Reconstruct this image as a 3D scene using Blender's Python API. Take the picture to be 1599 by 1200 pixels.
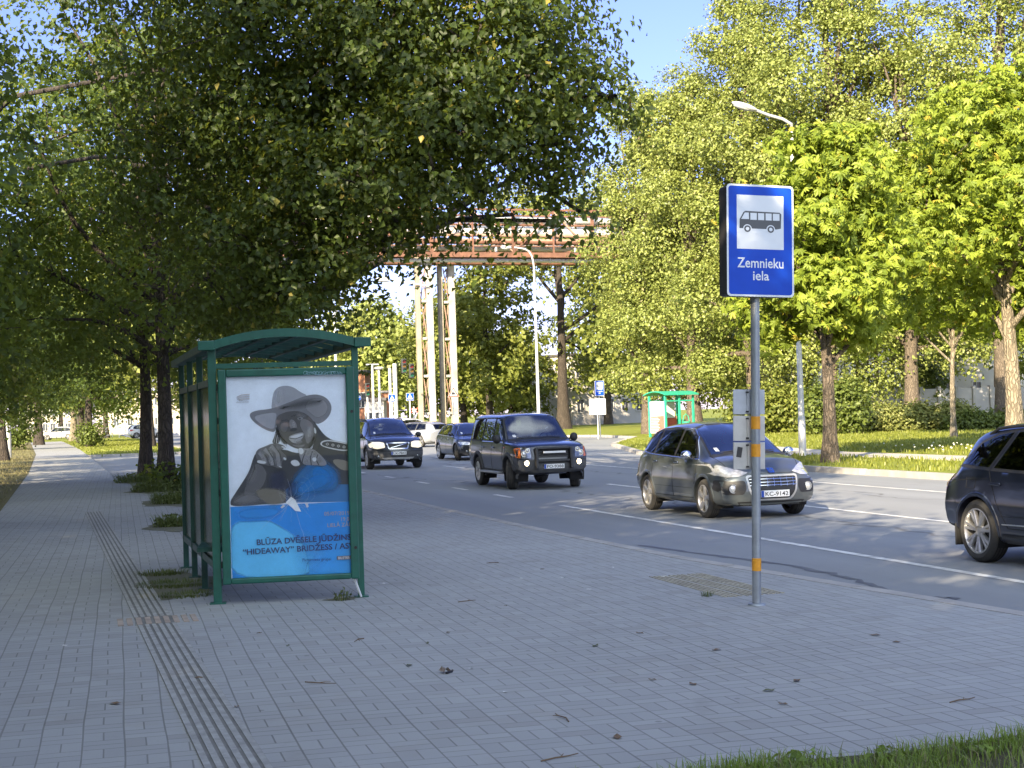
import bpy, bmesh, math, random
import numpy as np
from mathutils import Vector, Matrix
from mathutils.bvhtree import BVHTree
from mathutils.geometry import delaunay_2d_cdt

# ---------------------------------------------------------------- scene, camera, world, sun, exposure
for o in list(bpy.data.objects):
    bpy.data.objects.remove(o)
SC = bpy.context.scene
COL = SC.collection
CAM_H, FPX, ROLL, YAW, PITCH = 1.64, 2310.0, 0.031, math.radians(16.15), math.radians(1.12)
FW = Vector((math.sin(YAW) * math.cos(PITCH), math.cos(YAW) * math.cos(PITCH), math.sin(PITCH)))
RT0 = Vector((math.cos(YAW), -math.sin(YAW), 0)); UP0 = RT0.cross(FW)
RT = RT0 * math.cos(ROLL) - UP0 * math.sin(ROLL); UP = UP0 * math.cos(ROLL) + RT0 * math.sin(ROLL)
CPOS = Vector((0, 0, CAM_H))
cam_d = bpy.data.cameras.new('camera')
cam = bpy.data.objects.new('camera', cam_d); COL.objects.link(cam)
M3 = Matrix((RT, UP, -FW)).transposed()
cam.matrix_world = Matrix.Translation(CPOS) @ M3.to_4x4()
cam_d.sensor_fit = 'HORIZONTAL'; cam_d.sensor_width = 36.0
cam_d.lens = 36.0 * FPX / 1599.0
cam_d.clip_start = 0.1; cam_d.clip_end = 3000
SC.camera = cam

SUN_EL, SUN_AZ = math.radians(23.0), math.radians(39.0)      # shadows run 39 deg to the right of +Y
sun_to = Vector((-math.sin(SUN_AZ) * math.cos(SUN_EL), -math.cos(SUN_AZ) * math.cos(SUN_EL), math.sin(SUN_EL)))
sd = bpy.data.lights.new('sun', 'SUN'); sd.energy = 4.9; sd.angle = math.radians(0.5); sd.color = (1.0, 0.84, 0.60)
sun = bpy.data.objects.new('sun', sd); COL.objects.link(sun)
sun.rotation_euler = (-sun_to).to_track_quat('-Z', 'Y').to_euler()
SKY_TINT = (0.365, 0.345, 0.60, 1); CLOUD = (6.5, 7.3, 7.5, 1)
W = bpy.data.worlds.new('World'); SC.world = W; W.use_nodes = True
wn = W.node_tree.nodes; wl = W.node_tree.links
bg = wn['Background']
sky = wn.new('ShaderNodeTexSky'); sky.sky_type = 'NISHITA'; sky.sun_disc = False
sky.sun_elevation = SUN_EL; sky.sun_rotation = math.radians(180) + SUN_AZ
sky.air_density = 1.0; sky.dust_density = 0.3; sky.ozone_density = 1.5
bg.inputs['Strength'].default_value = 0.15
# clear deep sky ahead; bright broken evening cloud on the sun's side, behind the camera
def wmath(op, a, b=None, c=None):
    nd = wn.new('ShaderNodeMath'); nd.operation = op
    for i, x in enumerate((a, b, c)):
        if x is None: continue
        if isinstance(x, bpy.types.NodeSocket): wl.new(x, nd.inputs[i])
        else: nd.inputs[i].default_value = x
    return nd.outputs[0]
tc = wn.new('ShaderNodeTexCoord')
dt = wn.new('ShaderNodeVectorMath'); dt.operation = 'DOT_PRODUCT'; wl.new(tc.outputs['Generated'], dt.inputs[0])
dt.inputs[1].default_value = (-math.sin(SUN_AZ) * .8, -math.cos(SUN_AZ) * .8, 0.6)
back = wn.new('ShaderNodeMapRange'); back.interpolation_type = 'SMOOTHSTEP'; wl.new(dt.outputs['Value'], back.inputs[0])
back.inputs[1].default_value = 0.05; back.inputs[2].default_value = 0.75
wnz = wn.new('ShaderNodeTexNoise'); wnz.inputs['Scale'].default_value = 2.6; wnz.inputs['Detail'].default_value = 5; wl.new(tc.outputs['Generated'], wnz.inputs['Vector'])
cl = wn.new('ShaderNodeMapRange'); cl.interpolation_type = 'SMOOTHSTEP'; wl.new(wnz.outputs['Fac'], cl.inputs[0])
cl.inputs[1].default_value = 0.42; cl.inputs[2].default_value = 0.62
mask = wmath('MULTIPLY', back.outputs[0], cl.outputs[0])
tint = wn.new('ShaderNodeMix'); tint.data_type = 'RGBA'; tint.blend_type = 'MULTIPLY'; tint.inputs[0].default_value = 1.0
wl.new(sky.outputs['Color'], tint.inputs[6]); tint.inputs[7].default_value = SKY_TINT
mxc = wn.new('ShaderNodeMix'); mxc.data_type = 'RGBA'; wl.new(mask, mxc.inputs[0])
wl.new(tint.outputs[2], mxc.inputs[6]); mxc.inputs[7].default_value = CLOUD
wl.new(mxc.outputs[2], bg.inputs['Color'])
SC.view_settings.view_transform = 'Standard'; SC.view_settings.look = 'None'
SC.view_settings.exposure = 1.8; SC.view_settings.gamma = 1.0
SC.cycles.max_bounces = 8; SC.cycles.transparent_max_bounces = 24
SC.cycles.use_denoising = True

# ---------------------------------------------------------------- helpers
def ray(px, py):
    return FW + RT * ((px - 800) / FPX) - UP * ((py - 600) / FPX)
def gnd(px, py, z=0.0):
    d = ray(px, py); return CPOS + d * ((z - CAM_H) / d.z)
def at(px, py, depth):
    """world point on a pixel's ray at a distance along the view axis"""
    return CPOS + ray(px, py) * depth
def rs(seed): return np.random.RandomState(seed)

def tag(o, label=None, cat=None, group=None, kind=None):
    if label: o['label'] = label
    if cat: o['category'] = cat
    if group: o['group'] = group
    if kind: o['kind'] = kind
    return o
def empty(name, loc, rz=0.0, label=None, cat=None, group=None):
    o = bpy.data.objects.new(name, None); COL.objects.link(o)
    o.location = loc; o.rotation_euler = (0, 0, rz); o.empty_display_size = 0.2
    return tag(o, label, cat, group)
def link_mesh(name, me, mats, parent=None):
    for m in (mats if isinstance(mats, (list, tuple)) else [mats]):
        me.materials.append(m)
    o = bpy.data.objects.new(name, me); COL.objects.link(o)
    if parent is not None: o.parent = parent
    return o
def copy_tree(o, parent=None, **kw):
    c = o.copy(); COL.objects.link(c)
    if parent is not None: c.parent = parent
    for ch in [x for x in o.children]: copy_tree(ch, c)
    return c

class MB:
    """collects shapes, builds them as one mesh object"""
    def __init__(s): s.v = []; s.f = []; s.m = []
    def add(s, vs, fs, mi=0):
        b = len(s.v); s.v += [tuple(v) for v in vs]
        for f in fs: s.f.append(tuple(i + b for i in f)); s.m.append(mi)
        return s
    def box(s, c, size, rot=None, mi=0, bev=0.0):
        hx, hy, hz = [k / 2 for k in size]; c = Vector(c)
        R = rot if rot is not None else Matrix.Identity(3)
        if bev <= 0:
            P = [(x, y, z) for x in (-hx, hx) for y in (-hy, hy) for z in (-hz, hz)]
            F = [(0, 1, 3, 2), (4, 6, 7, 5), (0, 4, 5, 1), (2, 3, 7, 6), (0, 2, 6, 4), (1, 5, 7, 3)]
            return s.add([c + R @ Vector(p) for p in P], F, mi)
        bm = bmesh.new(); bmesh.ops.create_cube(bm, size=1.0)
        for v in bm.verts: v.co = Vector((v.co.x * size[0], v.co.y * size[1], v.co.z * size[2]))
        bmesh.ops.bevel(bm, geom=list(bm.edges), offset=min(bev, min(size) * 0.45), segments=2, affect='EDGES', profile=0.5)
        bm.verts.ensure_lookup_table()
        s.add([c + R @ v.co for v in bm.verts], [[v.index for v in f.verts] for f in bm.faces], mi); bm.free()
        return s
    def bar(s, a, b, w, h=None, mi=0, bev=0.0):
        """square bar from a to b"""
        a, b = Vector(a), Vector(b); d = b - a; h = h or w
        q = d.to_track_quat('Z', 'Y').to_matrix()
        if abs(d.normalized().z) < 0.99:      # keep the section upright
            zz = d.normalized(); xx = Vector((0, 0, 1)).cross(zz).normalized(); yy = zz.cross(xx)
            q = Matrix((xx, yy, zz)).transposed()
        return s.box((a + b) / 2, (w, h, d.length), q, mi, bev)
    def tube(s, pts, radii, n=8, mi=0, cap=True):
        pts = [Vector(p) for p in pts]
        if not isinstance(radii, (list, tuple, np.ndarray)): radii = [radii] * len(pts)
        b = len(s.v); prev = None; N = len(pts)
        for i, p in enumerate(pts):
            t = (pts[min(i + 1, N - 1)] - pts[max(i - 1, 0)]).normalized()
            if prev is None:
                x = t.orthogonal().normalized()
            else:
                x = (prev - t * prev.dot(t)); x = x.normalized() if x.length > 1e-6 else t.orthogonal().normalized()
            prev = x; y = t.cross(x)
            for k in range(n):
                a = 2 * math.pi * k / n
                s.v.append(tuple(p + (x * math.cos(a) + y * math.sin(a)) * radii[i]))
        for i in range(N - 1):
            for k in range(n):
                k2 = (k + 1) % n
                s.f.append((b + i * n + k, b + i * n + k2, b + (i + 1) * n + k2, b + (i + 1) * n + k)); s.m.append(mi)
        if cap:
            s.f.append(tuple(b + k for k in reversed(range(n)))); s.m.append(mi)
            s.f.append(tuple(b + (N - 1) * n + k for k in range(n))); s.m.append(mi)
        return s
    def lathe(s, prof, c=(0, 0, 0), axis='Z', n=24, mi=0, a0=0, a1=2 * math.pi):
        """prof: (radius, along)"""
        b = len(s.v); c = Vector(c); full = abs(a1 - a0 - 2 * math.pi) < 1e-6
        m = n if full else n + 1
        for r, h in prof:
            for k in range(m):
                a = a0 + (a1 - a0) * k / n
                p = {'Z': (r * math.cos(a), r * math.sin(a), h), 'Y': (r * math.cos(a), h, r * math.sin(a)),
                     'X': (h, r * math.cos(a), r * math.sin(a))}[axis]
                s.v.append(tuple(c + Vector(p)))
        for i in range(len(prof) - 1):
            for k in range(n):
                k2 = (k + 1) % m
                s.f.append((b + i * m + k, b + i * m + k2, b + (i + 1) * m + k2, b + (i + 1) * m + k)); s.m.append(mi)
        return s
    def ell(s, c, r, n=12, k=8, mi=0, rot=None):
        vs = []; fs = []; c = Vector(c)
        for i in range(k + 1):
            t = math.pi * i / k
            for j in range(n):
                a = 2 * math.pi * j / n
                p = Vector((r[0] * math.sin(t) * math.cos(a), r[1] * math.sin(t) * math.sin(a), r[2] * math.cos(t)))
                vs.append(c + (rot @ p if rot else p))
        for i in range(k):
            for j in range(n):
                j2 = (j + 1) % n
                fs.append((i * n + j, (i + 1) * n + j, (i + 1) * n + j2, i * n + j2))
        return s.add(vs, fs, mi)
    def poly(s, pts, mi=0):
        return s.add(pts, [tuple(range(len(pts)))], mi)
    def prism(s, poly, z0, z1, mi=0, side_mi=None):
        """polygon (x, y) raised from z0 to z1, counter-clockwise"""
        n = len(poly); side_mi = mi if side_mi is None else side_mi
        vs = [(p[0], p[1], z1) for p in poly] + [(p[0], p[1], z0) for p in poly]
        s.add(vs, [tuple(range(n))], mi)
        b = len(s.v) - 2 * n
        for i in range(n):
            j = (i + 1) % n
            s.f.append((b + i, b + n + i, b + n + j, b + j)); s.m.append(side_mi)
        return s
    def build(s, name, mats, parent=None, smooth=False, angle=35):
        me = bpy.data.meshes.new(name); me.from_pydata(s.v, [], s.f)
        if any(s.m): me.polygons.foreach_set('material_index', s.m)
        o = link_mesh(name, me, mats, parent)
        if smooth:
            me.polygons.foreach_set('use_smooth', [True] * len(me.polygons))
            me.set_sharp_from_angle(angle=math.radians(angle))
        me.update(); return o

# ---------------------------------------------------------------- materials
class NT:
    def __init__(s, mat):
        mat.use_nodes = True; s.t = mat.node_tree; s.n = s.t.nodes; s.l = s.t.links
        s.b = s.n['Principled BSDF']; s.out = s.n['Material Output']
    def new(s, typ, **kw):
        nd = s.n.new(typ)
        for k, v in kw.items(): setattr(nd, k, v)
        return nd
    def put(s, sock, val):
        if val is None: return
        if hasattr(val, 'is_linked') or isinstance(val, bpy.types.NodeSocket): s.l.new(val, sock)
        else: sock.default_value = val
    def math(s, op, a, b=None, c=None):
        nd = s.new('ShaderNodeMath', operation=op)
        for i, x in enumerate((a, b, c)):
            if x is not None: s.put(nd.inputs[i], x)
        return nd.outputs[0]
    def mix(s, f, a, b):
        nd = s.new('ShaderNodeMix', data_type='RGBA')
        s.put(nd.inputs[0], f); s.put(nd.inputs[6], a); s.put(nd.inputs[7], b)
        return nd.outputs[2]
    def noise(s, scale, detail=3, rough=0.55, vec=None, dist=0.0):
        nd = s.new('ShaderNodeTexNoise'); nd.inputs['Scale'].default_value = scale
        nd.inputs['Detail'].default_value = detail; nd.inputs['Roughness'].default_value = rough
        nd.inputs['Distortion'].default_value = dist
        if vec is not None: s.l.new(vec, nd.inputs['Vector'])
        return nd.outputs['Fac']
    def ramp(s, f, stops):
        nd = s.new('ShaderNodeValToRGB'); cr = nd.color_ramp
        while len(cr.elements) < len(stops): cr.elements.new(0.5)
        for e, (p, c) in zip(cr.elements, stops):
            e.position = p; e.color = c if len(c) == 4 else (*c, 1)
        s.l.new(f, nd.inputs[0]); return nd.outputs[0]
    def pos(s): return s.new('ShaderNodeNewGeometry').outputs['Position']
    def obj(s): return s.new('ShaderNodeTexCoord').outputs['Object']
    def bump(s, h, strength=0.3, dist=0.01):
        nd = s.new('ShaderNodeBump'); nd.inputs['Strength'].default_value = strength
        nd.inputs['Distance'].default_value = dist; s.l.new(h, nd.inputs['Height'])
        s.l.new(nd.outputs[0], s.b.inputs['Normal'])
def c4(c): return (*c, 1) if len(c) == 3 else c
def scl(c, k): return tuple(min(1, x * k) for x in c[:3])

def pmat(name, col, rough=0.6, metal=0.0, var=0.18, scale=6.0, bump=0.0, bscale=40.0, coat=0.0, spec=None, col2=None, emit=0):
    m = bpy.data.materials.new(name); t = NT(m)
    v = t.obj()
    f = t.noise(scale, 5, 0.6, v)
    a = col2 if col2 else scl(col, 1 - var)
    cc = t.ramp(f, [(0.3, a), (0.7, scl(col, 1 + var * 0.6))])
    t.l.new(cc, t.b.inputs['Base Color'])
    rr = t.math('MULTIPLY_ADD', t.noise(scale * 3, 3, 0.5, v), 0.25 * rough, rough * 0.88)
    t.l.new(rr, t.b.inputs['Roughness'])
    t.b.inputs['Metallic'].default_value = metal
    if coat: t.b.inputs['Coat Weight'].default_value = coat; t.b.inputs['Coat Roughness'].default_value = 0.04
    if spec is not None: t.b.inputs['Specular IOR Level'].default_value = spec
    if bump: t.bump(t.noise(bscale, 4, 0.6, v), bump, 0.01)
    if emit:
        t.b.inputs['Emission Color'].default_value = c4(col); t.b.inputs['Emission Strength'].default_value = emit
    return m

def glass_mat(name, tint=(0.3, 0.33, 0.33), ior=1.5, boost=1.0, rough=0.01):
    m = bpy.data.materials.new(name); t = NT(m); t.n.remove(t.b)
    tr = t.new('ShaderNodeBsdfTransparent'); tr.inputs[0].default_value = c4(tint)
    gl = t.new('ShaderNodeBsdfGlossy'); gl.inputs['Roughness'].default_value = rough; gl.inputs[0].default_value = (1, 1, 1, 1)
    fr = t.new('ShaderNodeFresnel'); fr.inputs[0].default_value = ior
    # dust film varies the mirror a little
    f = t.math('MULTIPLY', fr.outputs[0], t.math('MULTIPLY_ADD', t.noise(5, 4, 0.6, t.obj()), 0.3 * boost, 0.85 * boost))
    mx = t.new('ShaderNodeMixShader'); t.l.new(f, mx.inputs[0]); t.l.new(tr.outputs[0], mx.inputs[1]); t.l.new(gl.outputs[0], mx.inputs[2])
    t.l.new(mx.outputs[0], t.out.inputs[0]); return m

def paint_mat(name, col, metal=0.35, rough=0.35):
    """car paint: clear coat outside, dark trim seen from inside"""
    m = bpy.data.materials.new(name); t = NT(m)
    bf = t.new('ShaderNodeNewGeometry').outputs['Backfacing']
    ob = t.obj(); z = t.new('ShaderNodeSeparateXYZ'); t.l.new(ob, z.inputs[0])
    n = t.noise(3.0, 5, 0.65, ob)
    dirt = t.math('MULTIPLY', t.math('SMOOTH_MIN', t.math('MAXIMUM', t.math('SUBTRACT', 0.75, z.outputs[2]), 0.0), 0.5, 0.1), n)
    c = t.mix(t.math('MULTIPLY', dirt, 0.5), c4(col), (0.15, 0.14, 0.125, 1))
    c = t.mix(bf, c, (0.02, 0.02, 0.022, 1))
    t.l.new(c, t.b.inputs['Base Color'])
    t.l.new(t.math('MULTIPLY', t.math('SUBTRACT', 1.0, bf), metal), t.b.inputs['Metallic'])
    t.l.new(t.math('MULTIPLY_ADD', dirt, 0.5, rough), t.b.inputs['Roughness'])
    t.l.new(t.math('MULTIPLY', t.math('SUBTRACT', 1.0, bf), 1.0), t.b.inputs['Coat Weight'])
    t.l.new(t.math('MULTIPLY_ADD', n, 0.08, 0.02), t.b.inputs['Coat Roughness'])
    return m

def leaf_mat(name, c_dark, c_light, trans=0.35, tcol=None, extra=None, rough=0.5):
    m = bpy.data.materials.new(name); t = NT(m)
    at_ = t.new('ShaderNodeAttribute', attribute_name='rnd')
    stops = [(0.0, c_dark), (0.75, c_light)]
    if extra: stops += [(0.975, c_light), (0.99, extra)]
    c = t.ramp(at_.outputs['Fac'], stops)
    t.l.new(c, t.b.inputs['Base Color']); t.b.inputs['Roughness'].default_value = rough
    t.b.inputs['Specular IOR Level'].default_value = 0.35
    tl = t.new('ShaderNodeBsdfTranslucent')
    hs = t.mix(0.75, c, c4(tcol if tcol else scl(c_light, 1.6)))
    t.l.new(hs, tl.inputs[0])
    mx = t.new('ShaderNodeMixShader'); mx.inputs[0].default_value = trans
    t.l.new(t.b.outputs[0], mx.inputs[1]); t.l.new(tl.outputs[0], mx.inputs[2]); t.l.new(mx.outputs[0], t.out.inputs[0])
    return m

def text_mb(mb, body, place, size=1.0, mi=0, align='LEFT', bold=0.0, space=1.0, xs=1.0):
    """lettering: glyph outlines filled, each vertex put in place by place(x, y)"""
    cu = bpy.data.curves.new('lettering', 'FONT'); cu.body = body; cu.size = size; cu.align_x = align
    cu.offset = bold; cu.space_character = space; cu.resolution_u = 3
    ob = bpy.data.objects.new('lettering', cu); COL.objects.link(ob)
    dg = bpy.context.evaluated_depsgraph_get(); ev = ob.evaluated_get(dg); me = ev.to_mesh()
    mb.add([place(v.co.x * xs, v.co.y) for v in me.vertices], [tuple(p.vertices) for p in me.polygons], mi)
    ev.to_mesh_clear(); bpy.data.objects.remove(ob); bpy.data.curves.remove(cu)
    return mb
# ---------------------------------------------------------------- ground, road, pavement, lawns
PA = -0.022            # the pavement leans a little to the left of the road
def paving_mat():
    m = bpy.data.materials.new('paving'); t = NT(m)
    p = t.pos(); mp = t.new('ShaderNodeMapping'); mp.inputs['Rotation'].default_value = (0, 0, PA * -1.0)
    t.l.new(p, mp.inputs[0])
    # small waviness so the courses are not ruler-straight
    wv = t.new('ShaderNodeTexNoise'); wv.inputs['Scale'].default_value = 0.55; wv.inputs['Detail'].default_value = 2
    t.l.new(p, wv.inputs['Vector'])
    ad = t.new('ShaderNodeVectorMath', operation='MULTIPLY_ADD'); t.l.new(wv.outputs['Color'], ad.inputs[0])
    ad.inputs[1].default_value = (0.035, 0.035, 0); t.l.new(mp.outputs[0], ad.inputs[2])
    xyz = t.new('ShaderNodeSeparateXYZ'); t.l.new(ad.outputs[0], xyz.inputs[0])
    B = 0.212
    u = t.math('DIVIDE', xyz.outputs[0], B); v = t.math('DIVIDE', xyz.outputs[1], B)
    iu = t.math('FLOOR', u); iv = t.math('FLOOR', v)
    fu = t.math('SUBTRACT', u, iu); fv = t.math('SUBTRACT', v, iv)
    ch = t.math('MODULO', t.math('ABSOLUTE', t.math('ADD', iu, iv)), 2.0)
    half = t.math('ADD', t.math('MULTIPLY', fu, ch), t.math('MULTIPLY', fv, t.math('SUBTRACT', 1.0, ch)))   # axis the block is split along
    eu = t.math('MINIMUM', fu, t.math('SUBTRACT', 1.0, fu)); ev = t.math('MINIMUM', fv, t.math('SUBTRACT', 1.0, fv))
    em = t.math('ABSOLUTE', t.math('SUBTRACT', half, 0.5))
    # joints along the path are wider than those across it
    d = t.math('MINIMUM', t.math('MINIMUM', t.math('MULTIPLY', eu, 0.92), t.math('MULTIPLY', ev, 1.15)), em)
    idv = t.new('ShaderNodeCombineXYZ'); t.l.new(iu, idv.inputs[0]); t.l.new(iv, idv.inputs[1])
    t.l.new(t.math('GREATER_THAN', half, 0.5), idv.inputs[2])
    wh = t.new('ShaderNodeTexWhiteNoise', noise_dimensions='3D'); t.l.new(idv.outputs[0], wh.inputs[0])
    joint = t.new('ShaderNodeMapRange', interpolation_type='SMOOTHSTEP')
    jn = t.noise(1.1, 4, 0.6, p)
    t.l.new(d, joint.inputs[0]); joint.inputs[1].default_value = 0.012
    t.l.new(t.math('MULTIPLY_ADD', jn, 0.034, 0.010), joint.inputs[2])
    joint.inputs[3].default_value = 1.0; joint.inputs[4].default_value = 0.0
    big = t.noise(0.35, 5, 0.65, p); fine = t.noise(60, 4, 0.7, p); mid = t.noise(2.4, 5, 0.6, p)
    base = t.ramp(wh.outputs['Value'], [(0.0, (0.325, 0.33, 0.318)), (0.55, (0.352, 0.358, 0.345)), (1.0, (0.378, 0.382, 0.365))])
    base = t.mix(t.math('MULTIPLY', t.math('SUBTRACT', big, 0.35), 0.9), base, (0.235, 0.225, 0.205, 1))
    base = t.mix(t.math('MULTIPLY', fine, 0.35), base, (0.235, 0.23, 0.22, 1))
    # brownish grime in drifts
    gr = t.new('ShaderNodeMapRange'); t.l.new(mid, gr.inputs[0]); gr.inputs[1].default_value = 0.55; gr.inputs[2].default_value = 0.8
    base = t.mix(t.math('MULTIPLY', gr.outputs[0], 0.4), base, (0.27, 0.24, 0.19, 1))
    # chewing gum and small dark spots, a few sunken darker blocks
    vg = t.new('ShaderNodeTexVoronoi'); vg.inputs['Scale'].default_value = 2.3; t.l.new(p, vg.inputs['Vector'])
    sp = t.new('ShaderNodeMapRange'); t.l.new(vg.outputs['Distance'], sp.inputs[0]); sp.inputs[1].default_value = .035; sp.inputs[2].default_value = .055; sp.inputs[3].default_value = .6; sp.inputs[4].default_value = 0
    base = t.mix(sp.outputs[0], base, (0.14, 0.135, 0.125, 1))
    od = t.new('ShaderNodeMapRange'); t.l.new(wh.outputs['Value'], od.inputs[0]); od.inputs[1].default_value = .955; od.inputs[2].default_value = .96
    base = t.mix(t.math('MULTIPLY', od.outputs[0], .32), base, (0.18, 0.17, 0.155, 1))
    st_ = t.new('ShaderNodeMapRange', interpolation_type='SMOOTHSTEP'); t.l.new(t.noise(.8, 6, .7, p, 1.2), st_.inputs[0]); st_.inputs[1].default_value = .56; st_.inputs[2].default_value = .72
    base = t.mix(t.math('MULTIPLY', st_.outputs[0], .35), base, (0.2, 0.19, 0.17, 1))
    c = t.mix(t.math('MULTIPLY', joint.outputs[0], t.math('MULTIPLY_ADD', big, .85, .12)), base, (0.085, 0.08, 0.065, 1))
    t.l.new(c, t.b.inputs['Base Color']); t.b.inputs['Roughness'].default_value = 0.75
    t.b.inputs['Specular IOR Level'].default_value = 0.3
    h = t.math('SUBTRACT', t.math('MULTIPLY_ADD', fine, 0.25, t.math('MULTIPLY', wh.outputs['Value'], 0.12)), joint.outputs[0])
    t.bump(h, 0.4, 0.005)
    return m
def asphalt_mat():
    m = bpy.data.materials.new('asphalt'); t = NT(m); p = t.pos()
    mp = t.new('ShaderNodeMapping'); mp.inputs['Scale'].default_value = (1.0, 0.07, 1); t.l.new(p, mp.inputs[0])
    st = t.noise(1.3, 4, 0.6, mp.outputs[0]); big = t.noise(0.22, 5, 0.65, p); fine = t.noise(70, 3, 0.8, p)
    c = t.ramp(st, [(0.3, (0.187, 0.20, 0.212)), (0.7, (0.238, 0.252, 0.262))])
    c = t.mix(t.math('MULTIPLY', t.math('SUBTRACT', big, 0.4), 1.0), c, (0.165, 0.165, 0.165, 1))
    c = t.mix(t.math('MULTIPLY', fine, 0.5), c, (0.30, 0.295, 0.285, 1))
    # wheel tracks worn smooth, oil down the lane middles
    xs = t.new('ShaderNodeSeparateXYZ'); t.l.new(p, xs.inputs[0])
    trk = t.math('MULTIPLY_ADD', t.math('SINE', t.math('MULTIPLY', xs.outputs[0], 3.7)), .5, .5)
    c = t.mix(t.math('MULTIPLY', t.math('MULTIPLY', trk, st), .30), c, (0.14, 0.148, 0.155, 1))
    ol = t.new('ShaderNodeMapRange', interpolation_type='SMOOTHSTEP'); t.l.new(t.noise(.9, 5, .7, p, .8), ol.inputs[0]); ol.inputs[1].default_value = .6; ol.inputs[2].default_value = .75
    c = t.mix(t.math('MULTIPLY', ol.outputs[0], .45), c, (0.12, 0.12, 0.12, 1))
    # a few old crack seals
    wv = t.new('ShaderNodeTexVoronoi', feature='DISTANCE_TO_EDGE'); wv.inputs['Scale'].default_value = 0.16
    t.l.new(mp.outputs[0], wv.inputs['Vector'])
    ds = t.new('ShaderNodeTexNoise'); ds.inputs['Scale'].default_value = 0.8; t.l.new(p, ds.inputs['Vector'])
    ad = t.new('ShaderNodeVectorMath', operation='MULTIPLY_ADD'); t.l.new(ds.outputs['Color'], ad.inputs[0])
    ad.inputs[1].default_value = (1.6, 1.6, 0); t.l.new(mp.outputs[0], ad.inputs[2]); t.l.new(ad.outputs[0], wv.inputs['Vector'])
    cr = t.new('ShaderNodeMapRange'); t.l.new(wv.outputs[0], cr.inputs[0]); cr.inputs[1].default_value = 0.002; cr.inputs[2].default_value = 0.009
    cr.inputs[3].default_value = 0.75; cr.inputs[4].default_value = 0.0
    c = t.mix(cr.outputs[0], c, (0.11, 0.11, 0.11, 1))
    t.l.new(c, t.b.inputs['Base Color']); t.b.inputs['Roughness'].default_value = 0.8
    t.b.inputs['Specular IOR Level'].default_value = 0.35
    t.bump(fine, 0.5, 0.004); return m
def turf_mat(name, a, b, d, scale=0.9):
    m = bpy.data.materials.new(name); t = NT(m); p = t.pos()
    f = t.noise(scale, 6, 0.7, p); g = t.noise(scale * 14, 4, 0.75, p); h = t.noise(scale * 0.22, 4, 0.6, p)
    c = t.ramp(t.math('MULTIPLY_ADD', g, 0.6, t.math('MULTIPLY', f, 0.45)), [(0.32, a), (0.52, b), (0.72, d)])
    c = t.mix(t.math('MULTIPLY', h, 0.45), c, c4(b))
    t.l.new(c, t.b.inputs['Base Color']); t.b.inputs['Roughness'].default_value = 0.9
    t.b.inputs['Specular IOR Level'].default_value = 0.15
    t.bump(g, 0.8, 0.05); return m

M = {}
M['paving'] = paving_mat(); M['asphalt'] = asphalt_mat()
M['lawn'] = turf_mat('lawn_turf', (0.10, 0.13, 0.02), (0.20, 0.225, 0.035), (0.30, 0.30, 0.07))
M['dry_turf'] = turf_mat('dry_turf', (0.10, 0.085, 0.045), (0.16, 0.14, 0.07), (0.14, 0.15, 0.06), 1.6)
M['earth'] = turf_mat('earth', (0.06, 0.055, 0.035), (0.10, 0.09, 0.05), (0.09, 0.11, 0.04), 2.2)
M['kerb'] = pmat('kerb_concrete', (0.36, 0.34, 0.31), 0.85, var=0.25, scale=2.5, bump=0.3)
M['slab'] = pmat('path_concrete', (0.46, 0.42, 0.36), 0.9, var=0.15, scale=1.2)
M['line'] = pmat('road_paint', (0.68, 0.67, 0.63), 0.7, var=0.3, scale=4.0, col2=(0.36, 0.35, 0.33))

def slab(name, poly, z0, z1, mat, kind='structure'):
    return tag(MB().prism(poly, z0, z1).build(name, mat), kind=kind)
KERB = [(7.6, -40), (7.15, 3), (6.72, 9.6), (6.48, 11.8), (6.14, 15.2), (6.0, 19.2), (5.9, 25.5), (5.9, 30.3), (5.9, 44.0)]
FAR = [(18.0, -60), (18.0, 40), (20.6, 54), (24.6, 68), (31.5, 83), (32.5, 92), (28.0, 108), (26.0, 125), (26.0, 300)]
LEFT = [(-1.2, -30), (-1.35, 8), (-1.5, 20), (-1.65, 31), (-1.98, 56), (-2.9, 95), (-5.9, 175)]
PRIGHT = [(-2.6, 175), (-1.3, 150), (0.15, 86.2), (0.95, 44.5)]

tag(MB().poly([(-900, -300, -0.2), (900, -300, -0.2), (900, 1200, -0.2), (-900, 1200, -0.2)]).build('ground', M['lawn']), kind='structure')
pav = LEFT[::-1] + [(7.6, -40)] + KERB[1:] + [(0.95, 44.5)] + PRIGHT[::-1][1:]
pav = [(-1.2, -40)] + KERB + PRIGHT[::-1] + LEFT[::-1][:-1]
slab('pavement', pav, -0.16, 0.0, M['paving'])
road = [(0.95, -60)] + FAR + [(-2, 300), (-2, 175)]
rd = [(0.0, -60)] + FAR + [(6.0, 300), (6.0, 86.6), (-0.2, 86.6), (-0.2, 40)]
tag(MB().poly([(x, y, -0.12) for x, y in rd]).build('road', M['asphalt']), kind='structure')

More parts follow.
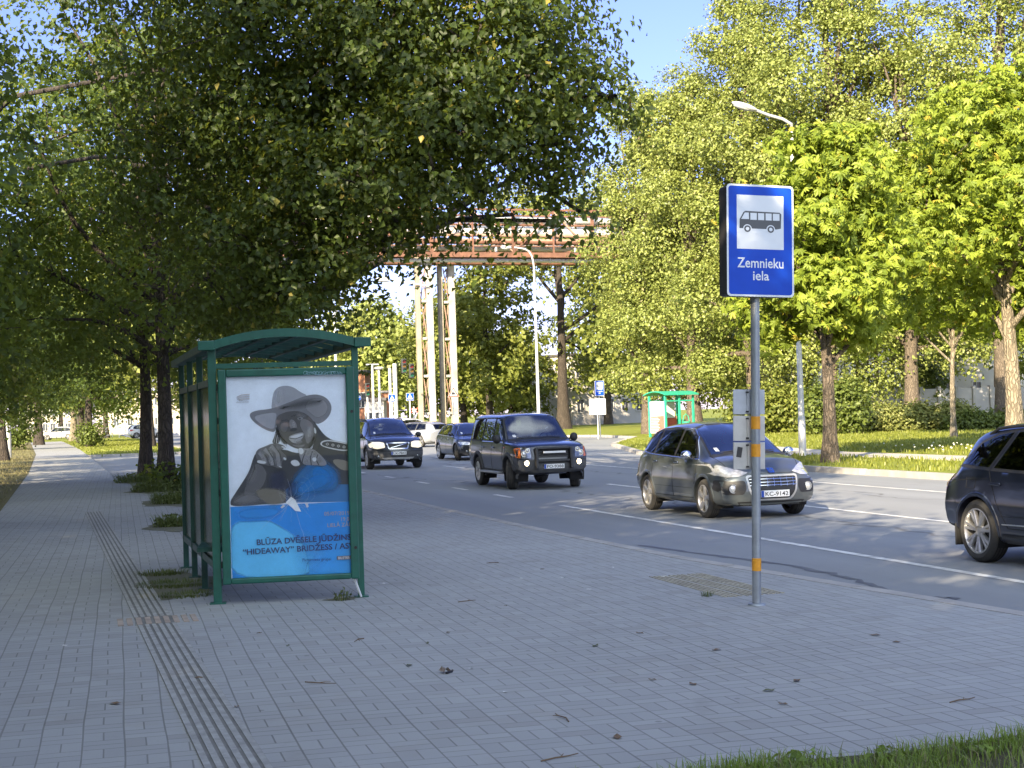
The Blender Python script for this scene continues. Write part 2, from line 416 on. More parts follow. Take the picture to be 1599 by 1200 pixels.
def strip(name, line, off, z0, z1, mat, kind='structure'):
    """kerb: a band beside a polyline"""
    P = [Vector((x, y)) for x, y in line]; Q = []
    for i, p in enumerate(P):
        d = (P[min(i + 1, len(P) - 1)] - P[max(i - 1, 0)]).normalized()
        Q.append(p + Vector((d.y, -d.x)) * off)
    mb = MB()
    for i in range(len(P) - 1):
        # single kerb stones with a thin joint
        L = (P[i + 1] - P[i]).length; n = max(1, int(L / 1.0)); 
        if L > 60: n = int(L / 4)
        for k in range(n):
            a, b = k / n + 0.006 / max(L / n, .1), (k + 1) / n - 0.006 / max(L / n, .1)
            q = [P[i].lerp(P[i + 1], a), P[i].lerp(P[i + 1], b), Q[i].lerp(Q[i + 1], b), Q[i].lerp(Q[i + 1], a)]
            if off > 0: q = q[::-1]
            mb.prism([(v.x, v.y) for v in q], z0, z1)
    return tag(mb.build(name, mat), kind=kind)
strip('kerb', KERB, 0.16, -0.19, 0.004, M['kerb'])
strip('kerb', [(p[0], p[1]) for p in FAR[:-1]], 0.22, -0.19, 0.02, M['kerb'])
strip('kerb', [(-0.1, 86.4), (5.9, 86.4), (6.1, 88), (6.1, 175)], 0.2, -0.19, 0.02, M['kerb'])

# lawns beyond the kerbs
far_l = [(x + 0.22, y) for x, y in FAR]
slab('lawn', far_l[:-1] + [(26.2, 299), (420, 299), (420, -60)], -0.19, 0.0, M['lawn'])
slab('lawn', [(0.12, 86.6), (5.9, 86.6), (5.9, 175), (-2.4, 175), (-1.2, 150)], -0.19, 0.0, M['lawn'])
slab('verge', [(-60, -40), (-1.2, -40)] + LEFT + [(-60, 175)], -0.19, 0.006, M['dry_turf'])
# pale footpath across the far lawn, parallel to the road
a0, a1 = gnd(1307, 713), gnd(1307, 709.6)
FP0, FP1 = 22.3, 24.2
tag(MB().prism([(FP0, -60), (FP1, -60), (FP1, 44), (FP1 + 2.4, 56), (FP1 + 6, 70), (FP0 + 6, 72), (FP0 + 2.4, 57), (FP0, 45)], -0.05, 0.012).build('footpath', M['slab']), kind='structure')

# lane markings
def line_quads(segs, w, name):
    mb = MB()
    for (x0, y0), (x1, y1) in segs:
        n = max(1, int(abs(y1 - y0) / 3))
        for k in range(n):
            a, b = k / n, (k + 1) / n
            p = (x0 + (x1 - x0) * a, y0 + (y1 - y0) * a); q = (x0 + (x1 - x0) * b, y0 + (y1 - y0) * b)
            mb.poly([(p[0] - w / 2, p[1], -0.116), (p[0] + w / 2, p[1], -0.116), (q[0] + w / 2, q[1], -0.116), (q[0] - w / 2, q[1], -0.116)])
    return tag(mb.build(name, M['line']), kind='structure')
line_quads([((8.55, -20), (8.53, 26.4))], 0.12, 'lane_line')
line_quads([((8.5, y), (8.5, y + 1.35)) for y in (29.6, 33.4, 37.4, 41.8, 46.5, 51.5, 57)], 0.12, 'lane_line')
line_quads([((11.85, -20), (11.9, 33.2))], 0.12, 'lane_line')
line_quads([((11.9, y), (11.9, y + 3)) for y in (38, 47, 56, 65)], 0.12, 'lane_line')
line_quads([((15.55, -20), (15.7, 46))], 0.12, 'lane_line')
def tar(pts, w):
    mb = MB(); P = [gnd(x, y, -.12) for x, y in pts]; r = rs(int(pts[0][0])); L, R_ = [], []
    q = []
    for a, b in zip(P[:-1], P[1:]): q += [a.lerp(b, k / 8) + Vector((r.normal() * .02, r.normal() * .03, 0)) for k in range(8)]
    for i in range(len(q) - 1):
        d = (q[i + 1] - q[max(0, i - 1)]).normalized(); n = Vector((-d.y, d.x, 0)) * w * r.uniform(.5, 1.3); L.append(q[i] + n); R_.append(q[i] - n)
    for i in range(len(L) - 1): mb.poly([(v.x, v.y, -.1165) for v in (R_[i], R_[i + 1], L[i + 1], L[i])])
    tag(mb.build('tar_seam', M['tar']), kind='structure')
M['tar'] = pmat('tar', (0.10, 0.10, 0.105), .6, var=.3)
tar([(1000, 852), (1100, 866), (1240, 884), (1330, 904), (1400, 927), (1450, 934), (1520, 935)], .05)
tar([(1400, 930), (1480, 950), (1540, 960), (1620, 972)], .035)
tar([(640, 800), (760, 815), (880, 838), (960, 845)], .03)
tag(MB().poly([(15.2, 56.2, -0.116), (22.0, 56.2, -0.116), (22.0, 56.7, -0.116), (15.2, 56.7, -0.116)]).build('stop_line', M['line']), kind='structure')

# guide strip of ribbed slabs along the path, with a cross band of brownish slabs
M['guide'] = pmat('guide_concrete', (0.32, 0.315, 0.29), 0.8, var=0.3, scale=9, bump=0.3)
M['brown_slab'] = pmat('brown_slab', (0.36, 0.29, 0.23), 0.85, var=0.3, scale=6)
M['yellow_slab'] = pmat('yellow_slab', (0.385, 0.35, 0.265), 0.85, var=0.35, scale=5)
def sx(y): return 0.66 - (y - 7.1) * 0.0243
mb = MB()
for k in range(6):
    o_ = -0.135 + k * 0.054
    ys = [2.0, 12.45, 12.95, 20, 29.4]
    for a, b in ((2.0, 12.5), (13.0, 29.4)):
        p = [(sx(a) + o_ - .017, a), (sx(a) + o_ + .017, a), (sx(b) + o_ + .017, b), (sx(b) + o_ - .017, b)]
        mb.prism(p, 0.0, 0.007)
tag(mb.build('guide_strip', M['guide']), kind='structure')
M['groove'] = pmat('guide_groove', (0.17, 0.165, 0.15), .9, var=.3, scale=7)
tag(MB().poly([(sx(2) - .155, 2.0, .003), (sx(2) + .155, 2.0, .003), (sx(29.4) + .155, 29.4, .003), (sx(29.4) - .155, 29.4, .003)]).build('guide_strip', M['groove']), kind='structure')
mb = MB()
for k in range(9):
    x = sx(12.75) - 0.3 + k * 0.075
    mb.prism([(x, 12.53), (x + .045, 12.53), (x + .045, 12.97), (x, 12.97)], 0.0, 0.006)
tag(mb.build('guide_strip', M['brown_slab']), kind='structure')
mb = MB()
for i in range(9):
    for j in range(3):
        x = 5.25 + j * 0.2; y = 11.75 + i * 0.2
        for q in range(4):
            mb.prism([(x + q * .045, y), (x + q * .045 + .026, y), (x + q * .045 + .026, y + .185), (x + q * .045, y + .185)], 0.0, 0.006)
tag(mb.build('guide_strip', M['yellow_slab']), kind='structure')
# ---------------------------------------------------------------- near bus shelter with its poster
M['green'] = pmat('green_enamel', (0.005, 0.092, 0.064), 0.42, var=0.25, scale=5, spec=0.5, bump=0.05)
M['green_dark'] = pmat('green_enamel_dark', (0.012, 0.07, 0.055), 0.5, var=0.35, scale=6)  # darker, rougher green for the rear posts, rails, ribs and bench
M['smoke'] = None
def smoky(name, tint, rough, mixf):
    m = bpy.data.materials.new(name); t = NT(m)
    tr = t.new('ShaderNodeBsdfTransparent'); tr.inputs[0].default_value = c4(tint)
    n = t.noise(3, 5, 0.65, t.obj())
    t.l.new(t.ramp(n, [(0.3, scl((.16, .19, .155), .75)), (.7, (.2, .23, .19))]), t.b.inputs['Base Color'])
    t.b.inputs['Roughness'].default_value = rough
    mx = t.new('ShaderNodeMixShader'); t.l.new(t.math('MULTIPLY_ADD', n, 0.3, mixf - .15), mx.inputs[0])
    t.l.new(tr.outputs[0], mx.inputs[1]); t.l.new(t.b.outputs[0], mx.inputs[2]); t.l.new(mx.outputs[0], t.out.inputs[0]); return m
M['dirty_glass'] = smoky('dirty_glass', (.55, .62, .55), 0.12, 0.62)
M['roof_sheet'] = smoky('roof_sheet', (.62, .68, .72), 0.3, 0.5)
M['clear'] = glass_mat('poster_glass', (.985, .99, .99), 1.45, .7)
M['steel'] = pmat('galvanised', (0.42, 0.44, 0.46), 0.42, metal=0.55, var=0.2, scale=8)
M['black'] = pmat('black_plastic', (0.015, 0.015, 0.016), 0.5, var=0.2)

SP0 = Vector((1.12, 13.63, 0)); SEX = Vector((1.0, -0.135, 0)).normalized(); SEY = Vector((-0.014, 1, 0)).normalized()
SN = Vector((SEX.y, -SEX.x, 0)).normalized()        # the way the poster faces
SW, SLN = 1.29, 3.55
SROOT = empty('bus_shelter', SP0, 0, 'green bus shelter with a cracked concert poster in its end wall', 'bus shelter')
def S(u, v, z): return SEX * u + SEY * v + Vector((0, 0, z))
SR = Matrix((SEX, SN * -1, Vector((0, 0, 1)))).transposed()
def sbox(mb, u, v, z, du, dv, dz, mi=0, bev=0.006): mb.box(S(u, v, z), (du, dv, dz), SR, mi, bev)

def post(u, v, h, w=.07, d=.07, m='green'):
    mb = MB(); sbox(mb, u, v, h / 2, w, d, h); sbox(mb, u, v, 0.006, w + .07, d + .05, .012, bev=.002)
    return mb.build('post', M[m], SROOT)
post(0.0, 0.0, 2.31, .075, .07); post(SW, 0.0, 2.31, .06, .07)
for v in (1.26, 2.42, SLN): post(0.0, v, 2.31, .06, .06, 'green_dark')
post(SW, SLN, 2.31, .06, .06, 'green_dark')
for z, h in ((0.34, .07), (2.0, .06)):
    mb = MB(); mb.bar(S(0, 0.03, z), S(0, SLN, z), .045, h); mb.build('side_rail', M['green_dark'], SROOT)
for z in (.34, 2.0):
    mb = MB(); mb.bar(S(0.03, SLN, z), S(SW - .03, SLN, z), .045, .06); mb.build('end_rail', M['green_dark'], SROOT)
mb = MB(); mb.bar(S(0.035, 0, 2.145), S(SW - .03, 0, 2.145), .05, .045); mb.build('cross_rail', M['green'], SROOT)
for a, b in ((0.03, 1.23), (1.29, 2.39), (2.45, SLN - .03)):
    mb = MB(); mb.bar(S(0, a, 1.17), S(0, b, 1.17), .008, 1.60)
    p = mb.build('glass_panel', M['dirty_glass'], SROOT)
    for q in (a + .012, b - .012): f = MB(); f.bar(S(0, q, .375), S(0, q, 1.97), .03, .024); f.build('panel_edge', M['green_dark'], p)
mb = MB(); mb.bar(S(.03, SLN, 1.17), S(SW - .03, SLN, 1.17), .008, 1.60); mb.build('glass_panel', M['dirty_glass'], SROOT)
# vaulted roof: smoky sheets over curved ribs
def arc(v, lift=0.0, n=15, over=.035, r0=2.318, rise=.115):
    out = []
    for i in range(n):
        t = i / (n - 1); u = -over + (SW + 2 * over) * t
        out.append(S(u, v, r0 + rise * (1 - (2 * t - 1) ** 2) + lift))
    return out
mb = MB(); n = 15; V0, V1 = -0.09, SLN + .35
rows = [arc(V0 + (V1 - V0) * k / 8, .02) for k in range(9)]; rowb = [arc(V0 + (V1 - V0) * k / 8, .012) for k in range(9)]
vs = [p for r_ in rows for p in r_]; mb.add(vs, [(k * n + i, k * n + i + 1, (k + 1) * n + i + 1, (k + 1) * n + i) for k in range(8) for i in range(n - 1)])
mb.build('roof_sheet', M['roof_sheet'], SROOT, smooth=True)
def rib(v, w, h, m, name='roof_rib'):
    mb = MB(); a = arc(v)
    for i in range(len(a) - 1): mb.bar(a[i], a[i + 1] + (a[i + 1] - a[i]) * .04, w, h)
    return mb.build(name, M[m], SROOT)
rib(V0, .05, .075, 'green', 'roof_edge'); rib(V1, .05, .075, 'green_dark', 'roof_edge')
for k in range(1, 7): rib(V0 + (V1 - V0) * k / 7, .05, .045, 'green_dark')
for u in (-.035, SW + .035):
    mb = MB(); mb.bar(S(u, V0 - .02, 2.325), S(u, V1 + .02, 2.325), .1, .075, bev=.01)
    mb.build('eave_beam', M['green_dark'] if u > 0 else M['green_dark'], SROOT)
    mb = MB(); sbox(mb, u + (-.02 if u < 0 else .02), V0 - .03, 2.33, .15, .04, .085); mb.build('eave_cap', M['green'], SROOT)
for k in range(4):      # lengthwise purlins under the sheets
    mb = MB(); t = (k + 1) / 5; z = 2.318 + .115 * (1 - (2 * t - 1) ** 2) - .012
    mb.bar(S(-.035 + (SW + .07) * t, V0 + .03, z), S(-.035 + (SW + .07) * t, V1 - .03, z), .04, .03); mb.build('purlin', M['green_dark'], SROOT)
mb = MB(); mb.box(S(.24, 1.8, .45), (.36, 2.6, .04), SR)
for v in (.8, 2.8): mb.bar(S(.06, v, .42), S(.4, v, .42), .04, .05)
mb.build('bench', M['green_dark'], SROOT)

# advertising case: frame, hinge, locks, poster, cracked pane
CASE = MB(); u0, u1, z0, z1 = 0.045, SW - .022, 0.175, 2.112; fw = .075; vd = -.045; th = .115
def frame_bar(ua, ub, za, zb): sbox(CASE, (ua + ub) / 2, vd, (za + zb) / 2, ub - ua, th, zb - za, 0, .012)
frame_bar(u0, u0 + fw, z0, z1); frame_bar(u1 - fw, u1, z0 + .0, z1)
frame_bar(u0 + fw, u1 - fw, z1 - fw * .95, z1 - .002); frame_bar(u0 + fw, u1 - fw, z0 + .002, z0 + fw * .72)
case = CASE.build('poster_case', M['green'], SROOT)
mb = MB(); sbox(mb, (u0 + u1) / 2, -.012, (z0 + z1) / 2, u1 - u0 - .06, .02, z1 - z0 - .05, bev=0); mb.build('back_board', M['steel'], case)
for z in (.35, .58, 1.0, 1.65, 1.95): mb = MB(); sbox(mb, .04, -.03, z, .012, .05, .06, bev=.003); mb.build('hinge', M['black'], case)
for z in (1.70, .46):
    mb = MB(); c = S(u1 - .028, vd, z) + SN * (th / 2); mb.lathe([(0, .004), (.013, .004), (.015, .0)], (0, 0, 0), 'Y', 14)
    mb.v = [tuple(c + SR @ Vector((v[0], -v[1], v[2]))) for v in mb.v]; mb.build('lock', M['black'], case)
mb = MB(); a = S(SW - .075, -.06, .19); mb.bar(a, S(SW - .02, -.1, .01), .02, .012); mb.build('loose_strip', pmat('white_strip', (.6, .6, .58), .6), SROOT)

def inset(poly, d):
    n = len(poly); A = sum(poly[i][0] * poly[(i + 1) % n][1] - poly[(i + 1) % n][0] * poly[i][1] for i in range(n)); s = 1 if A > 0 else -1; out = []
    for i in range(n):
        p0, p1, p2 = Vector(poly[i - 1]), Vector(poly[i]), Vector(poly[(i + 1) % n])
        e1, e2 = (p1 - p0).normalized(), (p2 - p1).normalized(); n1, n2 = Vector((-e1.y, e1.x)) * s, Vector((-e2.y, e2.x)) * s
        b = (n1 + n2); k = d / max(.35, b.length / 2); b = b.normalized() if b.length > 1e-6 else n1
        out.append(tuple(p1 + b * k))
    return out
PPL = SP0 + S(0, -.0, 0) + SN * .045                       # print plane
def ppt(px, py, k=0.0):
    d = ray(px, py); t = (PPL - CPOS).dot(SN) / d.dot(SN); return CPOS + d * t + SN * (k * 0.0006) - SP0
def z7(x, y): return (340 + x / 6.0, 560 + y / 6.0)
def z8(x, y): return (340 + x / 6.0, 740 + y / 6.0)
inks = [(.76, .83, .94), (.015, .27, .72), (.13, .55, .88), (.04, .35, .80), (.045, .05, .062), (.035, .17, .40), (.33, .345, .40), (.19, .195, .225),
        (.085, .085, .095), (.18, .18, .20), (.36, .37, .40), (.60, .63, .68), (.03, .045, .12), (.24, .225, .19), (.80, .84, .88), (.36, .33, .30), (.115, .118, .135), (.25, .255, .285), (.32, .2, .13)]
def print_mat():
    m = bpy.data.materials.new('print'); t = NT(m); at_ = t.new('ShaderNodeAttribute', attribute_name='ink'); ob = t.obj()
    n = t.noise(7, 6, .7, ob); g = t.noise(160, 2, .6, ob)
    f = t.math('MULTIPLY_ADD', n, .34, t.math('MULTIPLY_ADD', g, .22, .73))
    mx = t.new('ShaderNodeMix', data_type='RGBA', blend_type='MULTIPLY'); mx.inputs[0].default_value = 1.0
    cb = t.new('ShaderNodeCombineColor'); [t.l.new(f, cb.inputs[i]) for i in range(3)]
    t.l.new(at_.outputs['Color'], mx.inputs[6]); t.l.new(cb.outputs[0], mx.inputs[7]); t.l.new(mx.outputs[2], t.b.inputs['Base Color'])
    t.b.inputs['Roughness'].default_value = .55
    tr = t.new('ShaderNodeBsdfTransparent'); ms = t.new('ShaderNodeMixShader')
    t.l.new(at_.outputs['Alpha'], ms.inputs[0]); t.l.new(tr.outputs[0], ms.inputs[1]); t.l.new(t.b.outputs[0], ms.inputs[2]); t.l.new(ms.outputs[0], t.out.inputs[0]); return m
PMAT = print_mat(); PC = []
def ink_fill(ink, a=1.0): PC.extend([(*inks[ink], a)] * (len(PB.v) - len(PC)))
(PAPER, BLUE, CYAN, BLUE2, JACKET, SWOOSH, HATL, HATD, SKIN, SKINL, GREY, LIGHT, NAVY, TAN, WHITE, TEXT2, DGREY, MGREY, ORNG) = range(19)
PB = MB(); LAY = [0]
def shape(fn, pts, ink, lay=None):
    LAY[0] += 1; k = LAY[0] * .22 if lay is None else lay
    P2 = [Vector(fn(*p)) for p in pts]; r, e, f, *_ = delaunay_2d_cdt(P2, [], [list(range(len(P2)))], 1, 1e-5)
    PB.add([ppt(p.x, p.y, k) for p in r], [tuple(x) for x in f]); ink_fill(ink)
def smooth_loop(pts, it=2):
    for _ in range(it):
        q = []
        for i, p in enumerate(pts):
            n_ = pts[(i + 1) % len(pts)]; q += [(p[0] * .75 + n_[0] * .25, p[1] * .75 + n_[1] * .25), (p[0] * .25 + n_[0] * .75, p[1] * .25 + n_[1] * .75)]
        pts = q
    return pts
def blob(fn, pts, ink, it=2, f=5.0, strength=1.0):
    """printed tone with a soft edge of width f"""
    lp = smooth_loop(pts, max(2, it)); LAY[0] += 1; k = LAY[0] * .22
    n_ = len(lp); q0 = inset(lp, f / 2); q1 = inset(lp, -f / 2)
    P2 = [Vector(fn(*p)) for p in q0]; r, e, fc, *_ = delaunay_2d_cdt(P2, [], [list(range(n_))], 1, 1e-5)
    PB.add([ppt(p.x, p.y, k) for p in r], [tuple(x) for x in fc]); ink_fill(ink, strength)
    PB.add([ppt(*fn(*p), k) for p in q0] + [ppt(*fn(*p), k) for p in q1], [(i, (i + 1) % n_, n_ + (i + 1) % n_, n_ + i) for i in range(n_)])
    PC.extend([(*inks[ink], strength)] * n_ + [(*inks[ink], 0.0)] * n_)
def stroke(fn, pts, w, ink):
    for a, b in zip(pts[:-1], pts[1:]):
        d = Vector((b[0] - a[0], b[1] - a[1])); n_ = Vector((-d.y, d.x)).normalized() * w / 2
        shape(fn, [(a[0] + n_.x, a[1] + n_.y), (b[0] + n_.x, b[1] + n_.y), (b[0] - n_.x, b[1] - n_.y), (a[0] - n_.x, a[1] - n_.y)], ink, lay=LAY[0] * .22 + .11)
    LAY[0] += 1
shape(z7, [(75, 150), (1270, 150), (1330, 2045), (130, 2075)], PAPER)
shape(z8, [(120, 312), (1300, 258), (1330, 945), (140, 985)], BLUE)
blob(z8, [(130, 458), (330, 448), (480, 440), (560, 480), (690, 560), (790, 640), (850, 760), (862, 860), (865, 960), (140, 990), (130, 700)], CYAN, 2, 26)
shape(z8, [(830, 640), (1300, 600), (1330, 960), (862, 950), (858, 800)], BLUE2)
blob(z7, [(150, 1290), (215, 1190), (300, 1060), (330, 950), (360, 880), (450, 890), (600, 840), (760, 900), (900, 850), (930, 760), (1000, 735), (1080, 765), (1290, 835), (1300, 1340), (900, 1345), (560, 1355), (130, 1395), (120, 1340)], JACKET, 1)
blob(z7, [(300, 1100), (350, 980), (420, 1000), (470, 1080), (430, 1200), (330, 1290), (230, 1290)], DGREY, 2)
blob(z7, [(150, 1300), (340, 1240), (470, 1340), (150, 1385)], MGREY, 2, 60, .6)
shape(z7, [(640, 1350), (640, 1230), (700, 1180), (1290, 1180), (1295, 1340), (860, 1350)], SWOOSH)
blob(z7, [(640, 1240), (760, 1060), (840, 985), (900, 920), (965, 940), (1060, 1000), (1130, 1060), (1145, 1200), (1050, 1260)], SWOOSH, 2, 55, .9)
blob(z7, [(880, 1010), (960, 990), (1080, 1060), (1090, 1180), (960, 1200), (860, 1110)], BLUE, 2, 80, .6)
blob(z7, [(640, 1200), (720, 1140), (800, 1230), (740, 1350), (640, 1340)], NAVY, 2, 60, .7)
blob(z7, [(1050, 935), (1250, 960), (1260, 1050), (1150, 1050)], TAN, 1)
# hat
blob(z7, [(505, 500), (515, 370), (535, 300), (580, 265), (650, 255), (720, 275), (780, 320), (850, 350), (830, 480), (560, 520)], HATL, 2)
blob(z7, [(505, 480), (640, 430), (780, 375), (850, 345), (850, 460), (690, 480), (520, 530)], MGREY, 1)
blob(z7, [(300, 540), (312, 508), (370, 488), (470, 478), (560, 458), (690, 405), (780, 368), (860, 342), (950, 338), (1025, 372), (1065, 430), (1068, 490), (1040, 550), (985, 600), (925, 618), (880, 575), (800, 512), (690, 500), (590, 525), (552, 600), (545, 692), (480, 682), (400, 640), (335, 590)], HATD, 1)
blob(z7, [(330, 545), (420, 520), (530, 505), (560, 520), (540, 600), (535, 665), (470, 655), (400, 615)], HATL, 2)
blob(z7, [(840, 400), (930, 370), (1010, 395), (1040, 460), (1010, 530), (930, 560), (880, 520), (820, 470)], MGREY, 2)
blob(z7, [(540, 300), (600, 280), (620, 420), (560, 450), (530, 400)], LIGHT, 2, 50, .35)
blob(z7, [(560, 470), (760, 400), (900, 380), (1000, 400), (900, 440), (700, 470)], JACKET, 2, 40, .45)
# hair and face
blob(z7, [(505, 800), (540, 720), (560, 600), (590, 700), (585, 800)], JACKET, 1)
blob(z7, [(890, 570), (935, 630), (1000, 720), (1080, 768), (970, 780), (925, 880), (880, 860), (925, 740)], JACKET, 1)
blob(z7, [(548, 590), (565, 530), (690, 490), (800, 500), (885, 565), (925, 640), (928, 740), (885, 835), (800, 855), (700, 835), (610, 765), (562, 700)], SKIN, 2)
blob(z7, [(790, 555), (880, 590), (912, 660), (890, 770), (835, 815), (815, 705), (765, 625)], SKINL, 2)
blob(z7, [(675, 570), (720, 575), (752, 640), (735, 668), (690, 675), (672, 620)], SKINL, 2)
blob(z7, [(600, 600), (655, 600), (665, 650), (640, 700), (600, 690), (585, 640)], DGREY, 2)
blob(z7, [(740, 560), (785, 545), (812, 560), (770, 585)], MGREY, 1); blob(z7, [(758, 562), (780, 556), (782, 570), (764, 574)], JACKET, 1)
stroke(z7, [(690, 545), (745, 527), (810, 532)], 9, JACKET)
stroke(z7, [(600, 585), (650, 575), (672, 590)], 9, JACKET)
blob(z7, [(690, 655), (735, 650), (752, 668), (715, 684), (680, 678)], JACKET, 1)
blob(z7, [(655, 735), (740, 702), (815, 690), (800, 750), (745, 800), (690, 785)], GREY, 1)
blob(z7, [(664, 738), (740, 712), (808, 700), (792, 730), (725, 752)], LIGHT, 1)
stroke(z7, [(668, 745), (730, 755), (800, 728)], 6, JACKET)
blob(z7, [(690, 800), (760, 815), (830, 800), (800, 835), (730, 835)], SKINL, 1)
blob(z7, [(903, 640), (926, 668), (926, 706), (908, 702)], LIGHT, 1)
for k in range(3): stroke(z7, [(548 + k * 14, 700 + k * 18), (530 + k * 22, 790 + k * 6)], 5, LIGHT if k == 1 else GREY)
blob(z7, [(700, 520), (790, 510), (850, 550), (760, 560)], MGREY, 2, 36, .5)
blob(z7, [(835, 640), (880, 640), (885, 720), (850, 740)], LIGHT, 2, 40, .32)
blob(z7, [(700, 590), (722, 590), (728, 640), (706, 645)], LIGHT, 2, 16, .4)
blob(z7, [(720, 770), (790, 760), (790, 800), (730, 800)], GREY, 2, 26, .5)
blob(z7, [(560, 640), (600, 740), (660, 820), (590, 760), (555, 690)], JACKET, 2, 40, .6)
blob(z7, [(880, 760), (920, 720), (900, 830), (840, 860)], JACKET, 2, 36, .6)
blob(z7, [(250, 1180), (330, 1010), (380, 1000), (330, 1160)], MGREY, 2, 60, .5)
blob(z7, [(480, 1080), (640, 1040), (640, 1240), (500, 1300)], NAVY, 2, 60, .5)
# shoulder strap with stars
blob(z7, [(955, 805), (985, 768), (1060, 762), (1255, 800), (1262, 842), (1200, 875), (1010, 838)], LIGHT, 1)
blob(z7, [(972, 805), (995, 780), (1060, 774), (1252, 812), (1256, 838), (1198, 862), (1015, 828)], JACKET, 1)
for k in range(4):
    cx, cy = 1030 + k * 52, 803 + k * 9
    blob(z7, [(cx - 20, cy), (cx, cy - 18), (cx + 20, cy), (cx, cy + 18)], GREY, 2); blob(z7, [(cx - 8, cy), (cx, cy - 8), (cx + 8, cy), (cx, cy + 8)], DGREY, 1)
# pointing hands
blob(z7, [(355, 890), (380, 850), (440, 828), (520, 793), (600, 805), (640, 828), (612, 850), (590, 860), (655, 915), (648, 965), (605, 950), (606, 1020), (570, 1035), (520, 1010), (460, 1005), (400, 985), (362, 940)], DGREY, 1)
for pts in ([(440, 850), (500, 900), (520, 1000)], [(500, 820), (560, 880), (578, 1010)], [(390, 880), (430, 930), (450, 985)]): stroke(z7, pts, 34, MGREY)
for pts in ([(470, 850), (520, 930), (540, 1010)], [(415, 860), (462, 925), (488, 1000)], [(535, 815), (590, 900), (600, 960)]): stroke(z7, pts, 9, JACKET)
for c in ((372, 958, 455, 985), (575, 1012, 604, 1020), (600, 826, 640, 838), (618, 930, 645, 950)):
    blob(z7, [(c[0], c[1] - 8), (c[2], c[1] + 4), (c[2], c[3] + 6), (c[0], c[3] - 4)], LIGHT, 1)
blob(z7, [(752, 840), (800, 842), (900, 845), (965, 900), (1035, 985), (1000, 1010), (905, 1000), (800, 1000), (770, 920)], MGREY, 1)
for pts in ([(830, 860), (800, 940), (790, 1000)], [(890, 870), (870, 930), (880, 1000)], [(940, 900), (925, 950), (950, 1000)]): stroke(z7, pts, 10, JACKET)
blob(z7, [(752, 845), (790, 835), (815, 870), (790, 905), (765, 890)], LIGHT, 2)
blob(z7, [(675, 965), (740, 942), (785, 1000), (715, 1015)], LIGHT, 2); blob(z7, [(880, 935), (925, 918), (930, 960), (900, 972)], LIGHT, 1)
for c in ((420, 885, 30), (500, 850, 34), (565, 835, 26), (560, 960, 26), (500, 960, 28), (430, 940, 24), (850, 890, 34), (910, 900, 30), (960, 950, 26), (840, 960, 26)):
    blob(z7, [(c[0] - c[2], c[1]), (c[0], c[1] - c[2]), (c[0] + c[2], c[1]), (c[0], c[1] + c[2])], GREY, 2, 30, .5)
blob(z7, [(700, 1240), (860, 1080), (1000, 1060), (1100, 1120), (1000, 1230), (800, 1300)], BLUE, 2, 90, .6)
blob(z8, [(700, 560), (900, 600), (1000, 760), (900, 900), (780, 900), (760, 700)], CYAN, 2, 150, .4)
blob(z8, [(180, 320), (600, 300), (560, 420), (200, 440)], BLUE2, 2, 60, .6)
# broken pane: torn white piece, brown glass triangle and pale chips drawn on the sheet
blob(z8, [(335, 165), (440, 128), (640, 155), (650, 250), (590, 290), (460, 290)], TAN, 1, 24, .7)
shape(z8, [(640, 268), (690, 215), (730, 245), (785, 355), (730, 348), (690, 310)], WHITE)
shape(z8, [(590, 315), (615, 290), (640, 300), (605, 325)], LIGHT); shape(z8, [(820, 280), (845, 270), (855, 310), (838, 318)], LIGHT)
r_ = rs(5)
# logo: fanned lines, with the small caption
for k in range(6):
    y = 335 + k * 10; stroke(z7, [(185 + k * 3, y + 26 - k * 3), (225, y + 8), (302, y)], 3.5, GREY if k % 2 else ORNG)
stroke(z7, [(182, 360), (186, 385), (235, 398)], 4, GREY)
def ptext(body, x, y, size, ink, fn, ang, bold=0.0, space=1.0, align='LEFT', xs=1.0):
    LAY[0] += 1; ca, sa = math.cos(ang), math.sin(ang); k = LAY[0] * .22
    def pl(a, b):
        q = fn(x + a * ca * size + b * sa * size, y - b * ca * size + a * sa * size); return ppt(q[0], q[1], k)
    text_mb(PB, body, pl, 1.0, 0, align, bold, space, xs); ink_fill(ink)
ptext('LIELAIS DZINTARS', 175, 416, 15, MGREY, z7, -.02)
ptext('05/07/2019', 1000, 392, 50, TEXT2, z8, -.04, space=1.05); ptext('19.00', 1150, 442, 50, TEXT2, z8, -.04); ptext('LIELĀ ZĀLE', 1028, 500, 50, TEXT2, z8, -.045)
ptext('BLŪZA DVĒSELE JŪDŽINS', 366, 668, 75, NAVY, z8, -.058, bold=.018, xs=1.035)
ptext('“HIDEAWAY” BRIDŽESS / ASV', 240, 760, 75, NAVY, z8, -.062, bold=.018, xs=1.06)
ptext('Pieturvietu grupai', 795, 820, 38, NAVY, z8, -.04)
shape(z8, [(1118, 772), (1290, 762), (1292, 798), (1120, 806)], DGREY); ptext('BILETES', 1130, 800, 32, LIGHT, z8, -.05)
poster = PB.build('poster', PMAT, case)
at_ = poster.data.attributes.new('ink', 'FLOAT_COLOR', 'POINT'); at_.data.foreach_set('color', np.array(PC, np.float32).ravel())
